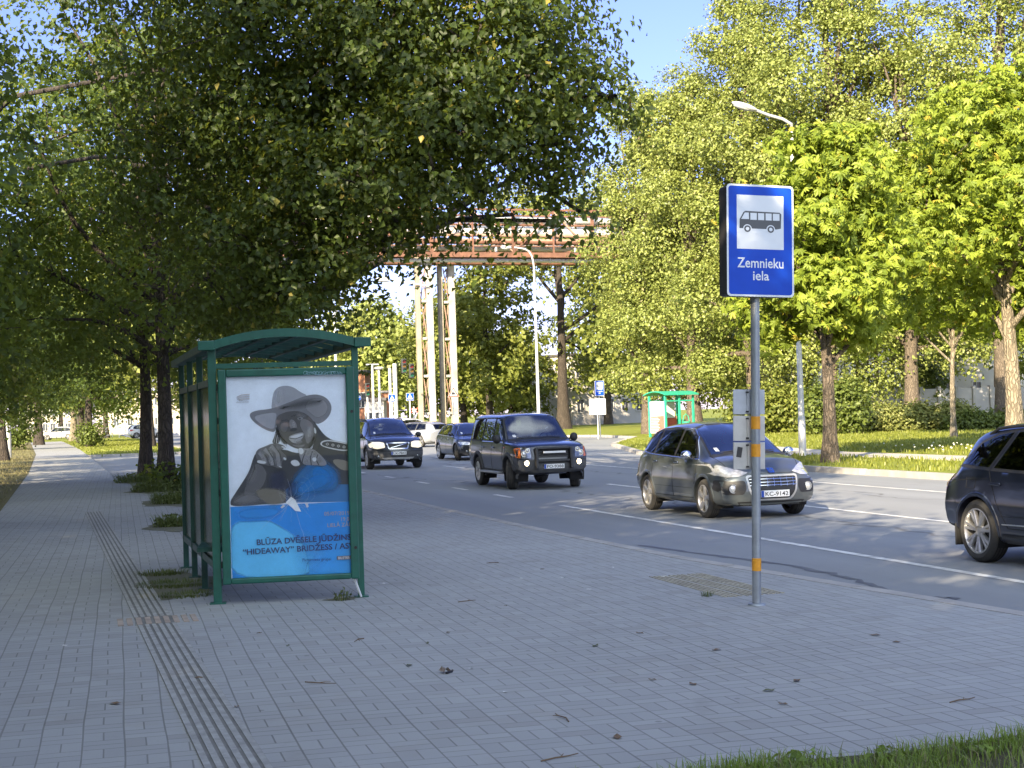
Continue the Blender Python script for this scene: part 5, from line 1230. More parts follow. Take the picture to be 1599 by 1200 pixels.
navy = paint_mat('paint_navy', (0.009, 0.012, 0.026), .3, .28)
SPQ = dict(x=(-2.33, 2.3), wb=2.807, rw=.365, ra=.412, wmax=.94, tw=.24, rim=.262, spokes=7, paint=navy, twin=True,
    zt=[(-2.33, .98), (-2.27, 1.12), (-2.08, 1.36), (-1.86, 1.53), (-1.6, 1.595), (-.9, 1.645), (-.3, 1.65), (.15, 1.61), (.48, 1.48), (1.0, 1.17), (1.18, 1.08), (1.3, 1.05), (1.8, 1.0), (2.2, .9), (2.3, .78)],
    c=[(-2.33, .06), (-1.8, .09), (.2, .07), (1.1, .05), (2.3, .05)], wt=[(-2.33, .64), (-1.9, .57), (-1.2, .58), (.1, .60), (.8, .67), (1.2, .73), (2.3, .66)], zs=[(-2.33, .90), (-1.9, 1.02), (-1.2, 1.035), (1.0, .99), (1.6, .93), (2.3, .7)],
    ws=[(-2.33, .82), (-1.9, .865), (-1.2, .885), (1.3, .88), (2.3, .78)], wm=[(-2.33, .87), (-1.9, .925), (1.4, .935), (2.3, .86)], zm=.66, zb=[(-2.33, .36), (-1.9, .27), (-1.4, .22), (1.6, .22), (2.3, .27)], nose=(.28, [(.2, .05), (.4, 0), (.7, .03), (.9, .1)]), tail=(.24, [(.3, .04), (.6, 0), (1.0, .03), (1.5, .12)]),
    wins=[[(.88, 1.06), (-.02, 1.075), (-.02, 1.50), (.2, 1.50), (.52, 1.36)], [(-.10, 1.075), (-1.12, 1.10), (-.93, 1.505), (-.10, 1.52)], [(-1.22, 1.105), (-1.86, 1.13), (-1.60, 1.37), (-1.32, 1.465), (-1.03, 1.50)]], wmat=['car_glass_dark'] * 3,
    dlo=[(.95, 1.04), (-.5, 1.06), (-1.94, 1.115), (-1.66, 1.40), (-1.3, 1.50), (-.9, 1.545), (0, 1.56), (.22, 1.535), (.56, 1.38)], chrome=False,
    doors=[[(.88, .44), (-.05, .44), (-.05, 1.03), (.92, 1.01)], [(-.08, .44), (-.80, .44), (-1.0, .74), (-1.17, 1.06), (-.08, 1.03)]], hz=.92, seams=[[(.89, .42), (.94, 1.0)], [(-.065, .42), (-.065, 1.04)], [(-.80, .43), (-1.01, .73), (-1.185, 1.07)], [(.9, .43), (-.8, .43)], [(-1.2, .98), (-2.1, .93)], [(.9, .60), (-.95, .56)]], hood=[],
    screen=[(-.66, 1.075), (.66, 1.075), (.56, 1.50), (0, 1.56), (-.56, 1.50)], rear=[(-.55, 1.12), (.55, 1.12), (.48, 1.46), (-.48, 1.46)], mirror=(.82, 1.10), flare=.016, flw=.035, rails=(-1.55, .1, .58), railm='trim', sill=[(.9, .36), (-.92, .36), (-.92, .26), (.9, .26)], sillm='grey_trim',
    face=[('tail_light', [(-2.36, .80), (-2.10, .82), (-2.06, .98), (-2.16, 1.02), (-2.36, .98)], 'tail_red', 'S', .008, True, .02), ('bumper', [(-2.34, .42), (-1.86, .40), (-1.83, .30), (-2.34, .34)], 'grey_trim', 'S', .008, True, .02)],
    lines=[('chrome_strip', [(.9, .50), (-.9, .47)], .009, 'silver_trim', 'S', .006, True), ('fuel_flap', [(-1.62, .86), (-1.44, .86), (-1.42, .98), (-1.62, .98), (-1.62, .86)], .003, 'gap', 'S', .001, False)], lamps=[], plate=None, cab=(-1.7, 1.1), dash=.85, seats=[(0, .38), (0, -.38), (-.85, .38), (-.85, -.38)], floor=.4)
q5, q5c = make_car(SPQ, 'dark navy car with silver twin spoke wheels, cut off by the right edge', 10.03, 12.63, name='moving_car', sc=.925)
for s in (-1, 1):
    mb = MB(); mb.box((-1.86, s * .80, .30), (.02, .22, .26), bev=.006); mb.build('mud_flap', M['trim'], q5)

wht = paint_mat('paint_white', (0.62, 0.62, 0.60), .05, .3); slv = paint_mat('paint_silver', (0.36, 0.37, 0.38), .5, .32)
SPW = dict(SPG); SPW.update(paint=wht, chrome=False, mirm=None, face=[], lines=[], lamps=[], plate=None, name='x')
SPW['face'] = [('tail_light', [(.62, .86), (.85, .84), (.86, 1.02), (.66, 1.06)], 'tail_red', 'B', .01, True, .03), ('headlight', SPG['face'][3][1], 'headlight', 'F', .008, True, .02)]
p = at(622, 690, 92); make_car(SPW, 'white car behind the dark grey one, beyond the crossing', p.x, p.y, rz=-150, name='moving_car')
SPS = dict(SPA); SPS.update(paint=slv, chrome=False, steer=0, plate=None, face=[('headlight', SPA['face'][1][1], 'headlight', 'F', .01, True, .02)], lamps=[])
p = at(648, 694, 84); make_car(SPS, 'silver car partly hidden by the dark grey one and the first bridge pier', p.x, p.y, rz=120, name='moving_car')
for px, py, dep, rz, lab in ((92, 655, 205, 170, 'white car parked beyond the fence at the far end of the path'), (228, 652, 190, 10, 'white car parked beyond the lawn, left of the dark lime trunks')):
    q = at(px, py, dep); make_car(dict(SPW), lab, q.x, q.y, rz=rz, sc=1.1)
# ---------------------------------------------------------------- pipe bridge, lamps, signals, far shelter, buildings
M['rust'] = pmat('rusty_steel', (0.17, 0.082, 0.052), 0.85, var=.45, scale=1.5)
M['rust_pale'] = pmat('rusty_pale', (0.33, 0.21, 0.15), 0.85, var=.4, scale=1.2)
M['pipe'] = pmat('pipe_cladding', (0.62, 0.60, 0.56), 0.5, metal=.35, var=.25, scale=.6)
M['concrete'] = pmat('pier_concrete', (0.40, 0.38, 0.345), 0.9, var=.4, scale=.9, bump=.2)
M['tan'] = pmat('pier_tan', (0.32, 0.275, 0.21), 0.9, var=.35, scale=.9)  # darker tan for the left leg of each pier
M['lamp_grey'] = pmat('lamp_grey', (0.58, 0.58, 0.57), 0.5, metal=.3, var=.12)
BD = 124.0
G1 = at(668, 680, BD); G1.z = 0; G2 = at(703, 678, BD + 2); G2.z = 0
def zb(py, px=760, dep=BD): return at(px, py, dep).z
bx = Vector((math.cos(.02), math.sin(.02) + .03, 0)).normalized(); by = Vector((-bx.y, bx.x, 0))
BR = Matrix((bx, by, Vector((0, 0, 1)))).transposed()
ZB, ZT = zb(398, 720), zb(326, 720)
broot = empty('pipe_bridge', (G1.x, G1.y, 0), 0, 'rusty pipe bridge crossing high over the road on two pale lattice piers', 'pipe bridge')
def BP(u, v, z): return bx * u + by * v + Vector((0, 0, z))
def pier(p, name='pier'):
    q = p - G1; q.z = 0; h = ZB - .1; out = None
    for s, m, w in ((-.50, 'tan', .36), (.50, 'concrete', .54)):
        mb = MB(); a = q + bx * s; mb.box(a + Vector((0, 0, h / 2)), (w, .55, h), BR, bev=.04)
        mb.box(a + Vector((0, 0, .35)), (w + .25, .9, .7), BR, bev=.05)
        o = mb.build(name, M[m], broot)
    k = 0; z = 1.8
    while z < h - .5:
        mb = MB(); mb.box(q + Vector((0, 0, z)), (.42, .4, .22), BR, bev=.02); mb.build('batten', M['concrete'], broot)
        if z + 3.0 < h:
            for s in (1, -1):
                mb = MB(); mb.bar(q + bx * (-.2 * s) + Vector((0, 0, z + .2)) + by * (.08 * s), q + bx * (.2 * s) + Vector((0, 0, z + 2.9)) + by * (.08 * s), .11, .07); mb.build('brace', M['rust_pale'], broot)
        z += 3.15
pier(G1); pier(G2)
U0, U1 = -14.0, 44.0
for v in (-1.3, 2.6):
    for z, h, w in ((ZB, .42, .34), (ZT, .16, .16), (ZB + .75, .09, .09)):
        mb = MB(); mb.bar(BP(U0, v, z), BP(U1, v, z), w, h); mb.build('chord', M['rust'], broot)
    k = 0; u = U0
    while u < U1 - .5:
        mb = MB(); mb.bar(BP(u, v, ZB), BP(u, v, ZT), .26 if k % 2 == 0 else .12, .2); mb.build('truss_post', M['rust'], broot)
        a, b = (ZB + .2, ZT - .1) if k % 2 == 0 else (ZT - .1, ZB + .2)
        mb = MB(); mb.bar(BP(u, v, a), BP(u + 3.62, v, b), .15, .12); mb.build('diagonal', M['rust_pale'] if k % 3 else M['rust'], broot)
        u += 3.62; k += 1
for v, z, r, m in ((-.3, ZT - .75, .3, 'pipe'), (-.55, ZT - 1.85, .36, 'pipe'), (1.2, ZT - 1.3, .3, 'pipe'), (-.8, ZT - 1.25, .1, 'rust'), (-.9, ZB + 1.7, .13, 'rust_pale'), (-.9, ZB + 1.15, .22, 'rust'), (.2, ZB + .75, .28, 'pipe'), (1.4, ZB + .8, .3, 'rust_pale'),
                   (-.95, ZT - 2.6, .16, 'rust_pale'), (-.6, ZB - .42, .16, 'lamp_grey'), (.5, ZB - .5, .2, 'rust'), (1.5, ZB - .45, .18, 'pipe')):
    mb = MB(); n = 20
    mb.tube([BP(U0 + (U1 - U0) * i / n, v, z) for i in range(n + 1)], [r] * (n + 1), 12)
    for i in range(24): mb.lathe([(r, 0), (r + .035, .0), (r + .035, .12), (r, .12)], BP(U0 + (i + .5) * 2.4, v, z), 'X', 12)
    mb.build('pipe', M[m], broot, smooth=True)
r_ = rs(3)
for i in range(16):
    u = U0 + 1.5 + i * 3.62
    mb = MB(); mb.bar(BP(u, -1.3, ZB + .28), BP(u, 2.6, ZB + .28), .2, .2); mb.build('crossbeam', M['rust'], broot)
    if i % 2:
        mb = MB(); mb.tube([BP(u + .8, -.5, ZB + .2), BP(u + .8, -.5, ZB + 1.5), BP(u + .8, -.3, ZT - 1.1)], .12, 8); mb.build('stand', M['lamp_grey'], broot)
mb = MB(); u = -3.0
mb.bar(BP(-3.2, -.6, zb(438, 650)), BP(.2, -.6, zb(447, 650)), .1, .1); mb.bar(BP(-2.2, -.6, zb(448)), BP(-2.2, -.6, zb(424)), .08, .08)
lb = mb.build('lamp_bracket', M['lamp_grey'], broot)
mb = MB(); mb.box(BP(-3.6, -.6, zb(439, 620)), (1.1, .6, .35), BR, bev=.1); mb.build('floodlight', M['lamp_grey'], lb)

def lamp_post(label, x, y, h, head, arm_pts, r0=.095, r1=.055, group='street lamps'):
    root = empty('street_lamp', (x, y, 0), 0, label, 'street lamp', group); O = Vector((x, y, 0))
    mb = MB(); mb.tube([(0, 0, -.1), (0, 0, 1.2), (0, 0, 1.25), (0, 0, h)], [r0 * 1.25, r0 * 1.2, r0, r1], 14); mb.build('pole', M['lamp_grey'], root, smooth=True, angle=60)
    mb = MB(); mb.tube([Vector(p) - O for p in arm_pts], [r1 * .9] * len(arm_pts), 10); arm = mb.build('arm', M['lamp_grey'], root, smooth=True, angle=60)
    if head:
        a, b = [Vector(p) - O for p in head]; d = (b - a).normalized(); s = d.cross(Vector((0, 0, 1))).normalized(); u = s.cross(d)
        R = Matrix((d, s, u)).transposed(); L = (b - a).length
        mb = MB(); mb.ell((a + b) / 2, (L / 2, .17, .10), 18, 10, rot=R)
        mb.v = [tuple(v) for v in mb.v]; hd = mb.build('lamp_head', M['lamp_grey'], root, smooth=True, angle=80)
        mb = MB(); mb.ell((a + b) / 2 + d * .05 - u * .05, (L * .36, .13, .075), 14, 8, rot=R); mb.build('lens', pmat('lamp_lens', (.55, .55, .5), .2), hd, smooth=True)
    return root
x, y = 21.82, 42.51; dep = Vector((x, y, 0)).dot(FW)
top = at(1240, 203, dep)
ht = top.z
lamp_post('street lamp with a long arm and cobra head above the young chestnut', x, y, ht, (at(1183, 173, dep - .4), at(1143, 160, dep - .5)),
          [Vector((x, y, ht - .3)), Vector((x, y, ht)), at(1236, 194, dep), at(1222, 186, dep - .1), at(1200, 180, dep - .2), at(1182, 173, dep - .4)])
dep = 82; b = at(843, 690, dep)
q = [at(833, 420, dep), at(831.5, 408, dep), at(829, 399, dep), at(824, 392, dep), at(817, 389, dep), at(800, 387, dep)]
lamp_post('slim street lamp with a curved top in front of the pipe bridge', b.x, b.y, at(833.5, 420, dep).z, (q[-1], at(782, 386, dep)), [Vector((b.x, b.y, at(833.5, 422, dep).z))] + [Vector((b.x + (p.x - q[0].x), b.y, p.z)) for p in q])
for px, py0, py1, dep, lab, tt in ((585, 570, 672, 118, 'thin lamp post with a flat cross top beside the shelter', True), (595, 577, 672, 121, 'thin lamp post with a round cap beside the shelter', False), (528, 486, 600, 110, 'tall thin lamp post seen over the shelter roof', True)):
    b = at(px, 680, dep); t_ = at(px, py0, dep); h = t_.z
    root = empty('street_lamp', (b.x, b.y, 0), 0, lab, 'street lamp', 'street lamps')
    mb = MB(); mb.tube([(0, 0, -.1), (0, 0, h)], [.13, .09], 10); mb.build('pole', M['lamp_grey'], root)
    mb = MB()
    if tt: mb.box((0, 0, h + .03), (1.0 if px != 528 else .5, .3, .1), bev=.03)
    else: mb.lathe([(0, .22), (.3, .2), (.42, .08), (.3, 0), (.1, -.05)], (0, 0, h), n=14)
    mb.build('lamp_head', M['lamp_grey'], root)

# signals and signs beyond the crossing
M['sign_red'] = pmat('sign_red', (.5, .05, .03), .5); M['sign_w'] = pmat('sign_white_far', (.68, .68, .66), .5)
M['sig_green'] = pmat('signal_housing', (.03, .035, .033), .5)
def small_sign(label, px, py, dep, kind, size, name='road_sign', post_to=None):
    b = at(px, 680, dep); c = at(px, py, dep); root = empty(name, (b.x, b.y, 0), 0, label, 'road sign')
    mb = MB(); mb.tube([(0, 0, -.1), (0, 0, c.z + size * .4)], .05, 8); mb.build('post', M['lamp_grey'], root)
    z = c.z; s = size / 2; y = -.07
    F = MB(); 
    def lay(pts, k, mi): F.add([(p[0], y - .012 * k, z + p[1]) for p in pts], [tuple(range(len(pts)))], mi)
    if kind == 'walk':
        lay([(-s, -s), (s, -s), (s, s), (-s, s)], 0, 1); lay([(-s * .93, -s * .93), (s * .93, -s * .93), (s * .93, s * .93), (-s * .93, s * .93)], 1, 0)
        lay([(-s * .72, -s * .62), (s * .72, -s * .62), (0, s * .76)], 2, 1)
        lay([(-s * .1, s * .1), (s * .12, s * .1), (s * .3, -s * .5), (s * .14, -s * .5), (0, -s * .1), (-s * .2, -s * .5), (-s * .34, -s * .5)], 3, 3)
        lay([(s * .1 * math.cos(a), s * .27 + s * .1 * math.sin(a)) for a in np.linspace(0, 6.28, 9)[:-1]], 3, 3)
    elif kind == 'tri':
        lay([(-s, -s * .8), (s, -s * .8), (0, s * .95)], 0, 1); lay([(-s * .95, -s * .77), (s * .95, -s * .77), (0, s * .88)], 1, 2); lay([(-s * .66, -s * .6), (s * .66, -s * .6), (0, s * .56)], 2, 1)
        lay([(-s * .3, -s * .4), (s * .3, -s * .4), (s * .3, -s * .1), (s * .12, -s * .1), (s * .08, s * .05), (-s * .28, s * .05)], 3, 3)
    elif kind == 'cross':
        for a in (.5, -.5):
            ca, sa = math.cos(a), math.sin(a)
            def rt(p): return (p[0] * ca - p[1] * sa, p[0] * sa + p[1] * ca)
            lay([rt(p) for p in ((-s, -s * .14), (s, -s * .14), (s, s * .14), (-s, s * .14))], 0 if a > 0 else 2, 2); lay([rt(p) for p in ((-s * .55, -s * .1), (s * .55, -s * .1), (s * .55, s * .1), (-s * .55, s * .1))], 1 if a > 0 else 3, 1)
    elif kind == 'round':
        for k, (rr, mi) in enumerate(((1, 1), (.92, 0))): lay([(s * rr * math.cos(a), s * rr * math.sin(a)) for a in np.linspace(0, 6.28, 19)[:-1]], k, mi)
        lay([(-s * .12, -s * .6), (s * .12, -s * .6), (s * .12, s * .1), (s * .4, s * .1), (0, s * .62), (-s * .4, s * .1), (-s * .12, s * .1)], 2, 1)
    plate = F.build('sign_face', [M['sign_blue'], M['sign_w'], M['sign_red'], M['sign_ink']], root)
    return root
small_sign('square blue pedestrian crossing sign on the white signal post', 614, 622, 100, 'walk', .50)
small_sign('square blue pedestrian crossing sign beside the first bridge pier', 642, 620, 97, 'walk', .50)
small_sign('red bordered warning triangle in front of the second bridge pier', 710, 613, 108, 'tri', .86)
small_sign('crossed red and white railway board by the first pier', 648, 641, 103, 'cross', .62)
small_sign('small round blue sign just right of the near shelter post', 562, 622, 104, 'round', .34)
def signal(label, px, py0, dep, posth, heads):
    b = at(px, 680, dep); t_ = at(px, py0, dep); root = empty('traffic_light', (b.x, b.y, 0), 0, label, 'traffic light', 'traffic lights')
    mb = MB(); mb.tube([(0, 0, -.1), (0, 0, t_.z)], posth, 10); mb.build('post', M['lamp_grey'] if posth > .1 else M['sign_w'], root)
    for dx, z in heads:
        hz = at(px, z, dep).z; mb = MB(); mb.box((dx, -.1, hz), (.34, .25, 1.0), bev=.04); hd = mb.build('signal_head', M['sig_green'], root)
        for k, cc in enumerate(('l_red', 'l_amber', 'l_green')):
            mb = MB(); mb.lathe([(0, -.02), (.1, -.02), (.11, 0)], (dx, -.235, hz + .3 - .3 * k), 'Y', 12)
            mb.build('lens', M.setdefault(cc, pmat(cc, {'l_red': (.25, .02, .015), 'l_amber': (.3, .16, .02), 'l_green': (.02, .2, .1)}[cc], .3)), hd)
        mb = MB()
        for k in range(3): mb.lathe([(.13, -.02), (.13, -.22)], (dx, -.22, hz + .3 - .3 * k), 'Y', 10, a0=.0, a1=math.pi)
        mb.build('visor', M['sig_green'], hd)
    return root
signal('traffic light on a thick white post by the crossing', 620, 568, 102, .15, [(.62, 572), (1.15, 580)])
signal('dark traffic light between the shelter post and the lamp posts', 576, 600, 110, .06, [(0, 609)])
signal('traffic light on a thinner white post left of the thick one', 612, 575, 106, .11, [(.3, 586)])

# far bus stop: sign, notice box, shelter
b = gnd(938, 682.5)
stop_sign('far bus stop sign across the road beside a white notice', b.x, b.y, small=True)
dep = b.dot(FW) - 2.0; q = at(935, 690, dep)
root = empty('notice_board', (q.x, q.y, 0), 0, 'white notice board on a thin leg below the far bus stop sign', 'notice board')
mb = MB(); mb.tube([(0, 0, -.1), (0, 0, at(935, 645, dep).z)], .03, 8); mb.build('leg', M['lamp_grey'], root)
mb = MB(); z1, z0 = at(935, 623, dep).z, at(935, 648, dep).z; mb.box((0, -.04, (z0 + z1) / 2), (1.05, .06, z1 - z0), bev=.02); mb.build('board', M['sign_w'], root)

M['green_lit'] = pmat('green_enamel_bright', (0.03, 0.36, 0.22), 0.4, var=.2)
dep = 84.0
FS = [at(1041, 681, dep), at(1062, 679, dep + .7), at(1084, 672, dep + 1.4)]
for p in FS: p.z = 0
fr = empty('bus_shelter', FS[0], 0, 'bright green bus shelter across the road with a red and white poster', 'bus shelter')
O = FS[0]; fx = (FS[1] - FS[0]).normalized(); fy = Vector((-fx.y, fx.x, 0)); FH = 2.35
wA = 1.35
e1 = (FS[2] - FS[0]); e1.z = 0
L1 = e1.length; f1 = e1 / L1; f2 = Vector((-f1.y, f1.x, 0))
FR = Matrix((f1, f2, Vector((0, 0, 1)))).transposed()
for u, v in ((0, 0), (L1 * .5, 0), (L1, 0), (0, 1.3), (L1, 1.3), (L1 * .5, 1.3)):
    mb = MB(); mb.box(f1 * u + f2 * v + Vector((0, 0, FH / 2)), (.13, .1, FH), FR, bev=.01); mb.build('post', M['green_lit'], fr)
mb = MB(); n = 9; rows = []
for k in (0, 1):
    rows.append([f1 * (-.25 + (L1 + .5) * k) + f2 * (-.25 + 1.8 * i / (n - 1)) + Vector((0, 0, FH + .02 + .2 * (1 - (2 * i / (n - 1) - 1) ** 2))) for i in range(n)])
vs = rows[0] + rows[1]; vs2 = [v + Vector((0, 0, .05)) for v in vs]
mb.add(vs + vs2, [(i, i + 1, n + i + 1, n + i) for i in range(n - 1)] + [(2 * n + i, 3 * n + i, 3 * n + i + 1, 2 * n + i + 1) for i in range(n - 1)] + [(i, 2 * n + i, 2 * n + i + 1, i + 1) for i in range(n - 1)] + [(n + i, n + i + 1, 3 * n + i + 1, 3 * n + i) for i in range(n - 1)] + [(0, n, 3 * n, 2 * n), (n - 1, 3 * n - 1, 4 * n - 1, 2 * n - 1)])
mb.build('roof', M['green_lit'], fr)
for v, z in ((0, 2.05), (1.3, 2.05), (1.3, .35)):
    mb = MB(); mb.bar(f2 * v + Vector((0, 0, z)), f1 * L1 + f2 * v + Vector((0, 0, z)), .06, .08); mb.build('rail', M['green_lit'], fr)
mb = MB(); mb.box(f2 * .65 + Vector((0, 0, 1.13)), (.06, 1.16, 1.8), FR); ps = mb.build('poster_case', M['sign_w'], fr)
M['poster_red'] = pmat('poster_red', (.55, .13, .09), .6); M['poster_shade'] = pmat('poster_tan', (.5, .40, .26), .6)
w2 = L1 * .5 - .2
def fp(a, z): return f2 * (.65 - a * .56) - f1 * .034 + Vector((0, 0, z))
mb = MB(); mb.poly([fp(-.98, .28), fp(.98, .28), fp(.98, 1.22), fp(-.98, 1.16)]); mb.build('poster_block', M['poster_red'], ps)
mb = MB(); mb.poly([fp(-.98, 1.18), fp(.98, 1.24), fp(.98, 1.34), fp(-.98, 1.28)]); mb.build('poster_band', M['poster_shade'], ps)
for i in range(9):
    mb = MB(); z = .34 + i * .09; mb.poly([v - f1 * .003 for v in (fp(-.9, z), fp(.1 + .3 * ((i * 37) % 5) / 5, z + .005), fp(.1 + .3 * ((i * 37) % 5) / 5, z + .035), fp(-.9, z + .03))]); mb.build('poster_text', M['sign_w'], ps)
mb = MB(); mb.box(f1 * (L1 * .72) + f2 * 1.2 + Vector((0, 0, 1.55)), (.6, .06, .95), FR); mb.build('timetable', M['sign_w'], fr)
mb = MB(); mb.box(f1 * (L1 * .5) + f2 * 1.3 + Vector((0, 0, .8)), (L1 - .16, .05, .75), FR); mb.build('back_panel', M['poster_red'], fr)
root = empty('litter_bin', O + f1 * (L1 * .5) - f2 * .5, 0, 'small green litter bin with a hoop in front of the far shelter', 'litter bin')
mb = MB(); mb.lathe([(0, .35), (.2, .35), (.24, .85), (.2, .85), (.17, .4)], n=14); mb.build('bucket', M['green_lit'], root)
mb = MB(); mb.tube([(-.2, 0, .0), (-.2, 0, .85), (-.14, 0, 1.15), (0, 0, 1.28), (.14, 0, 1.15), (.2, 0, .85), (.2, 0, 0)], .025, 8); mb.build('hoop', M['green_lit'], root)

# buildings and walls behind the greenery
M['wall_white'] = pmat('render_white', (.56, .53, .48), .9, var=.12, scale=.3); M['wall_brick'] = pmat('brick_wall', (.42, .19, .11), .9, var=.3, scale=.6)
M['wall_tan'] = pmat('render_tan', (.42, .37, .30), .9, var=.25, scale=.2)
M['wall_grey'] = pmat('panel_wall', (.36, .35, .35), .9, var=.25, scale=.4); M['roof_dark'] = pmat('roof_felt', (.09, .085, .085), .9)
M['pane'] = pmat('window_pane', (.05, .06, .075), .12, spec=.6, var=.2); M['wframe'] = pmat('window_frame', (.6, .58, .55), .6)
def building(label, px0, px1, dep, h, wall, rows, cols, depth=9, name='building', ypx=None, dd=0.0, flat=True, wsz=(1.1, 1.5)):
    a, b = at(px0, 650, dep), at(px1, 650, dep + dd); a.z = b.z = 0
    d = b - a; Wd = d.length; ex = d / Wd; ey = Vector((-ex.y, ex.x, 0)); R = Matrix((ex, ey, Vector((0, 0, 1)))).transposed()
    root = empty(name, a, 0, label, name.replace('_', ' ').split()[-1]);
    mb = MB(); mb.box(ex * Wd / 2 + ey * depth / 2 + Vector((0, 0, h / 2 - .1)), (Wd, depth, h + .2), R); mb.build('wall', M[wall], root)
    mb = MB()
    if flat: mb.box(ex * Wd / 2 + ey * depth / 2 + Vector((0, 0, h + .15)), (Wd + .5, depth + .5, .25), R)
    else:
        c0 = [ey * -.4 + Vector((0, 0, h)), ex * Wd + ey * -.4 + Vector((0, 0, h)), ex * Wd + ey * (depth + .4) + Vector((0, 0, h)), ey * (depth + .4) + Vector((0, 0, h))]
        r0, r1 = ey * depth / 2 + Vector((0, 0, h + 2.4)), ex * Wd + ey * depth / 2 + Vector((0, 0, h + 2.4))
        mb.add(c0 + [r0, r1], [(0, 1, 5, 4), (2, 3, 4, 5), (0, 4, 3), (1, 2, 5), (0, 3, 2, 1)])
    mb.build('roof', M['roof_dark'], root)
    for i in range(rows):
        for j in range(cols):
            z = h * (i + .55) / rows; u = Wd * (j + .5) / cols; w, hh = wsz
            mb = MB(); c = ex * u + Vector((0, 0, z))
            for s in (-1, 1): mb.box(c + ex * (w / 2 * s) - ey * .03, (.09, .12, hh), R)
            for s in (-1, 1): mb.box(c + Vector((0, 0, hh / 2 * s)) - ey * .04, (w + .12, .14, .09), R)
            mb.box(c - ey * .02, (.06, .08, hh - .1), R)
            f = mb.build('window', M['wframe'], root); mb = MB(); mb.box(c - ey * .004, (w - .05, .03, hh - .06), R); mb.build('pane', M['pane'], f)
    return root
building('white building behind the trees left of the far shelter', 895, 1010, 170, 8, 'wall_white', 2, 5, dd=8)
building('small brick building by the crossing, right of the near shelter', 545, 572, 150, 6.2, 'wall_brick', 1, 2, depth=6)
building('long white building shining through the trees on the right', 1330, 1700, 118, 17, 'wall_white', 4, 9, dd=16, depth=14)
building('low white kiosk behind the row of parked cars by the crossing', 570, 600, 125, 3.0, 'wall_white', 1, 2, depth=3, name='kiosk', wsz=(.6, .8))
building('pale long block at the far end of the path', 30, 112, 300, 9, 'wall_tan', 3, 7, dd=0, depth=14)
building('pale block behind the lawn corner limes', 150, 300, 300, 8, 'wall_tan', 2, 7, dd=0, depth=14)
building('white house far up the road over the shelter', 500, 560, 330, 17, 'wall_white', 4, 5, flat=False)
# brick chimney stump, grey panel wall
p = at(604, 650, 135)
root = empty('brick_pillar', (p.x, p.y, 0), 0, 'slim brick pillar behind the pedestrian crossing sign', 'pillar')
mb = MB(); mb.box((0, 0, 1.9), (.75, .75, 3.8), bev=.03); mb.build('shaft', M['wall_brick'], root); mb = MB(); mb.box((0, 0, 3.92), (.95, .95, .2), bev=.03); mb.build('cap', M['wall_grey'], root)
a, b = at(1352, 650, 86), at(1600, 650, 92); a.z = b.z = 0; root = empty('panel_wall', a, 0, 'grey concrete panel wall behind the hedge', 'wall')
n = 9
for k in range(n):
    q0 = (b - a) * (k / n); q1 = (b - a) * ((k + 1) / n); mb = MB(); mb.bar(q0 + Vector((0, 0, 1.15)), q1 * .985 + q0 * .015 + Vector((0, 0, 1.15)), .12, 2.3); mb.build('wall_panel', M['wall_grey'], root)
    mb = MB(); mb.box(q0 + Vector((0, -.05, 1.2)), (.22, .26, 2.45), bev=.02); mb.build('wall_post', M['wall_grey'], root)
# lattice masts and rusty posts seen under the chestnut
q = at(1372, 650, 98); root = empty('lattice_frame', (q.x, q.y, 0), 0, 'rusty lattice steel frame behind the hedge', 'steel frame')
for s in (-1.4, 0, 1.9):
    mb = MB(); mb.box((s, 0, 2.9), (.2, .2, 6), bev=.02); mb.build('upright', M['rust'], root)
for z in (1.6, 3.1, 4.4):
    mb = MB(); mb.bar((-1.4, 0, z), (1.9, 0, z), .09, .09); mb.build('tie', M['rust_pale'], root)
    for a_, b_ in ((-1.4, 0), (0, 1.9)):
        for f in (0, 1.3):
            mb = MB(); mb.bar((a_, .05 * f, z - f), (b_, .05 * f, z - 1.3 + f), .07, .07); mb.build('brace', M['rust_pale'], root)
# low mesh fence across the end of the path, and street furniture there
a, b = at(58, 650, 200), at(118, 650, 200); a.z = b.z = 0; root = empty('mesh_fence', a, 0, 'thin metal fence across the end of the path', 'fence')
for k in range(9):
    mb = MB(); mb.box((b - a) * (k / 8) + Vector((0, 0, .75)), (.08, .08, 1.5)); mb.build('fence_post', M['sig_green'], root)
mb = MB()
for z in (.2, .6, 1.0, 1.4): mb.bar(Vector((0, 0, z)), (b - a) + Vector((0, 0, z)), .04, .04)
mb.build('fence_rail', M['sig_green'], root)
a, b = at(165, 650, 190), at(290, 650, 190); a.z = b.z = 0; root = empty('mesh_fence', a, 0, 'white barred fence beyond the lawn right of the limes', 'fence')
for k in range(13):
    mb = MB(); mb.box((b - a) * (k / 12) + Vector((0, 0, .7)), (.08, .08, 1.4)); mb.build('fence_post', M['sign_w'], root)
mb = MB()
for z in (.4, .9, 1.35): mb.bar(Vector((0, 0, z)), (b - a) + Vector((0, 0, z)), .05, .05)
mb.build('fence_rail', M['sign_w'], root)
p = gnd(14, 716); root = empty('utility_post', (p.x, p.y, 0), 0, 'plain grey metal post at the left edge of the path', 'post')
dd_ = p.dot(FW); mb = MB(); mb.tube([(0, 0, -.1), (0, 0, at(13, 658, dd_).z)], .16, 12); mb.lathe([(.16, 0), (.17, .03), (0, .07)], (0, 0, at(13, 658, dd_).z), n=12); mb.build('shaft', M['lamp_grey'], root)
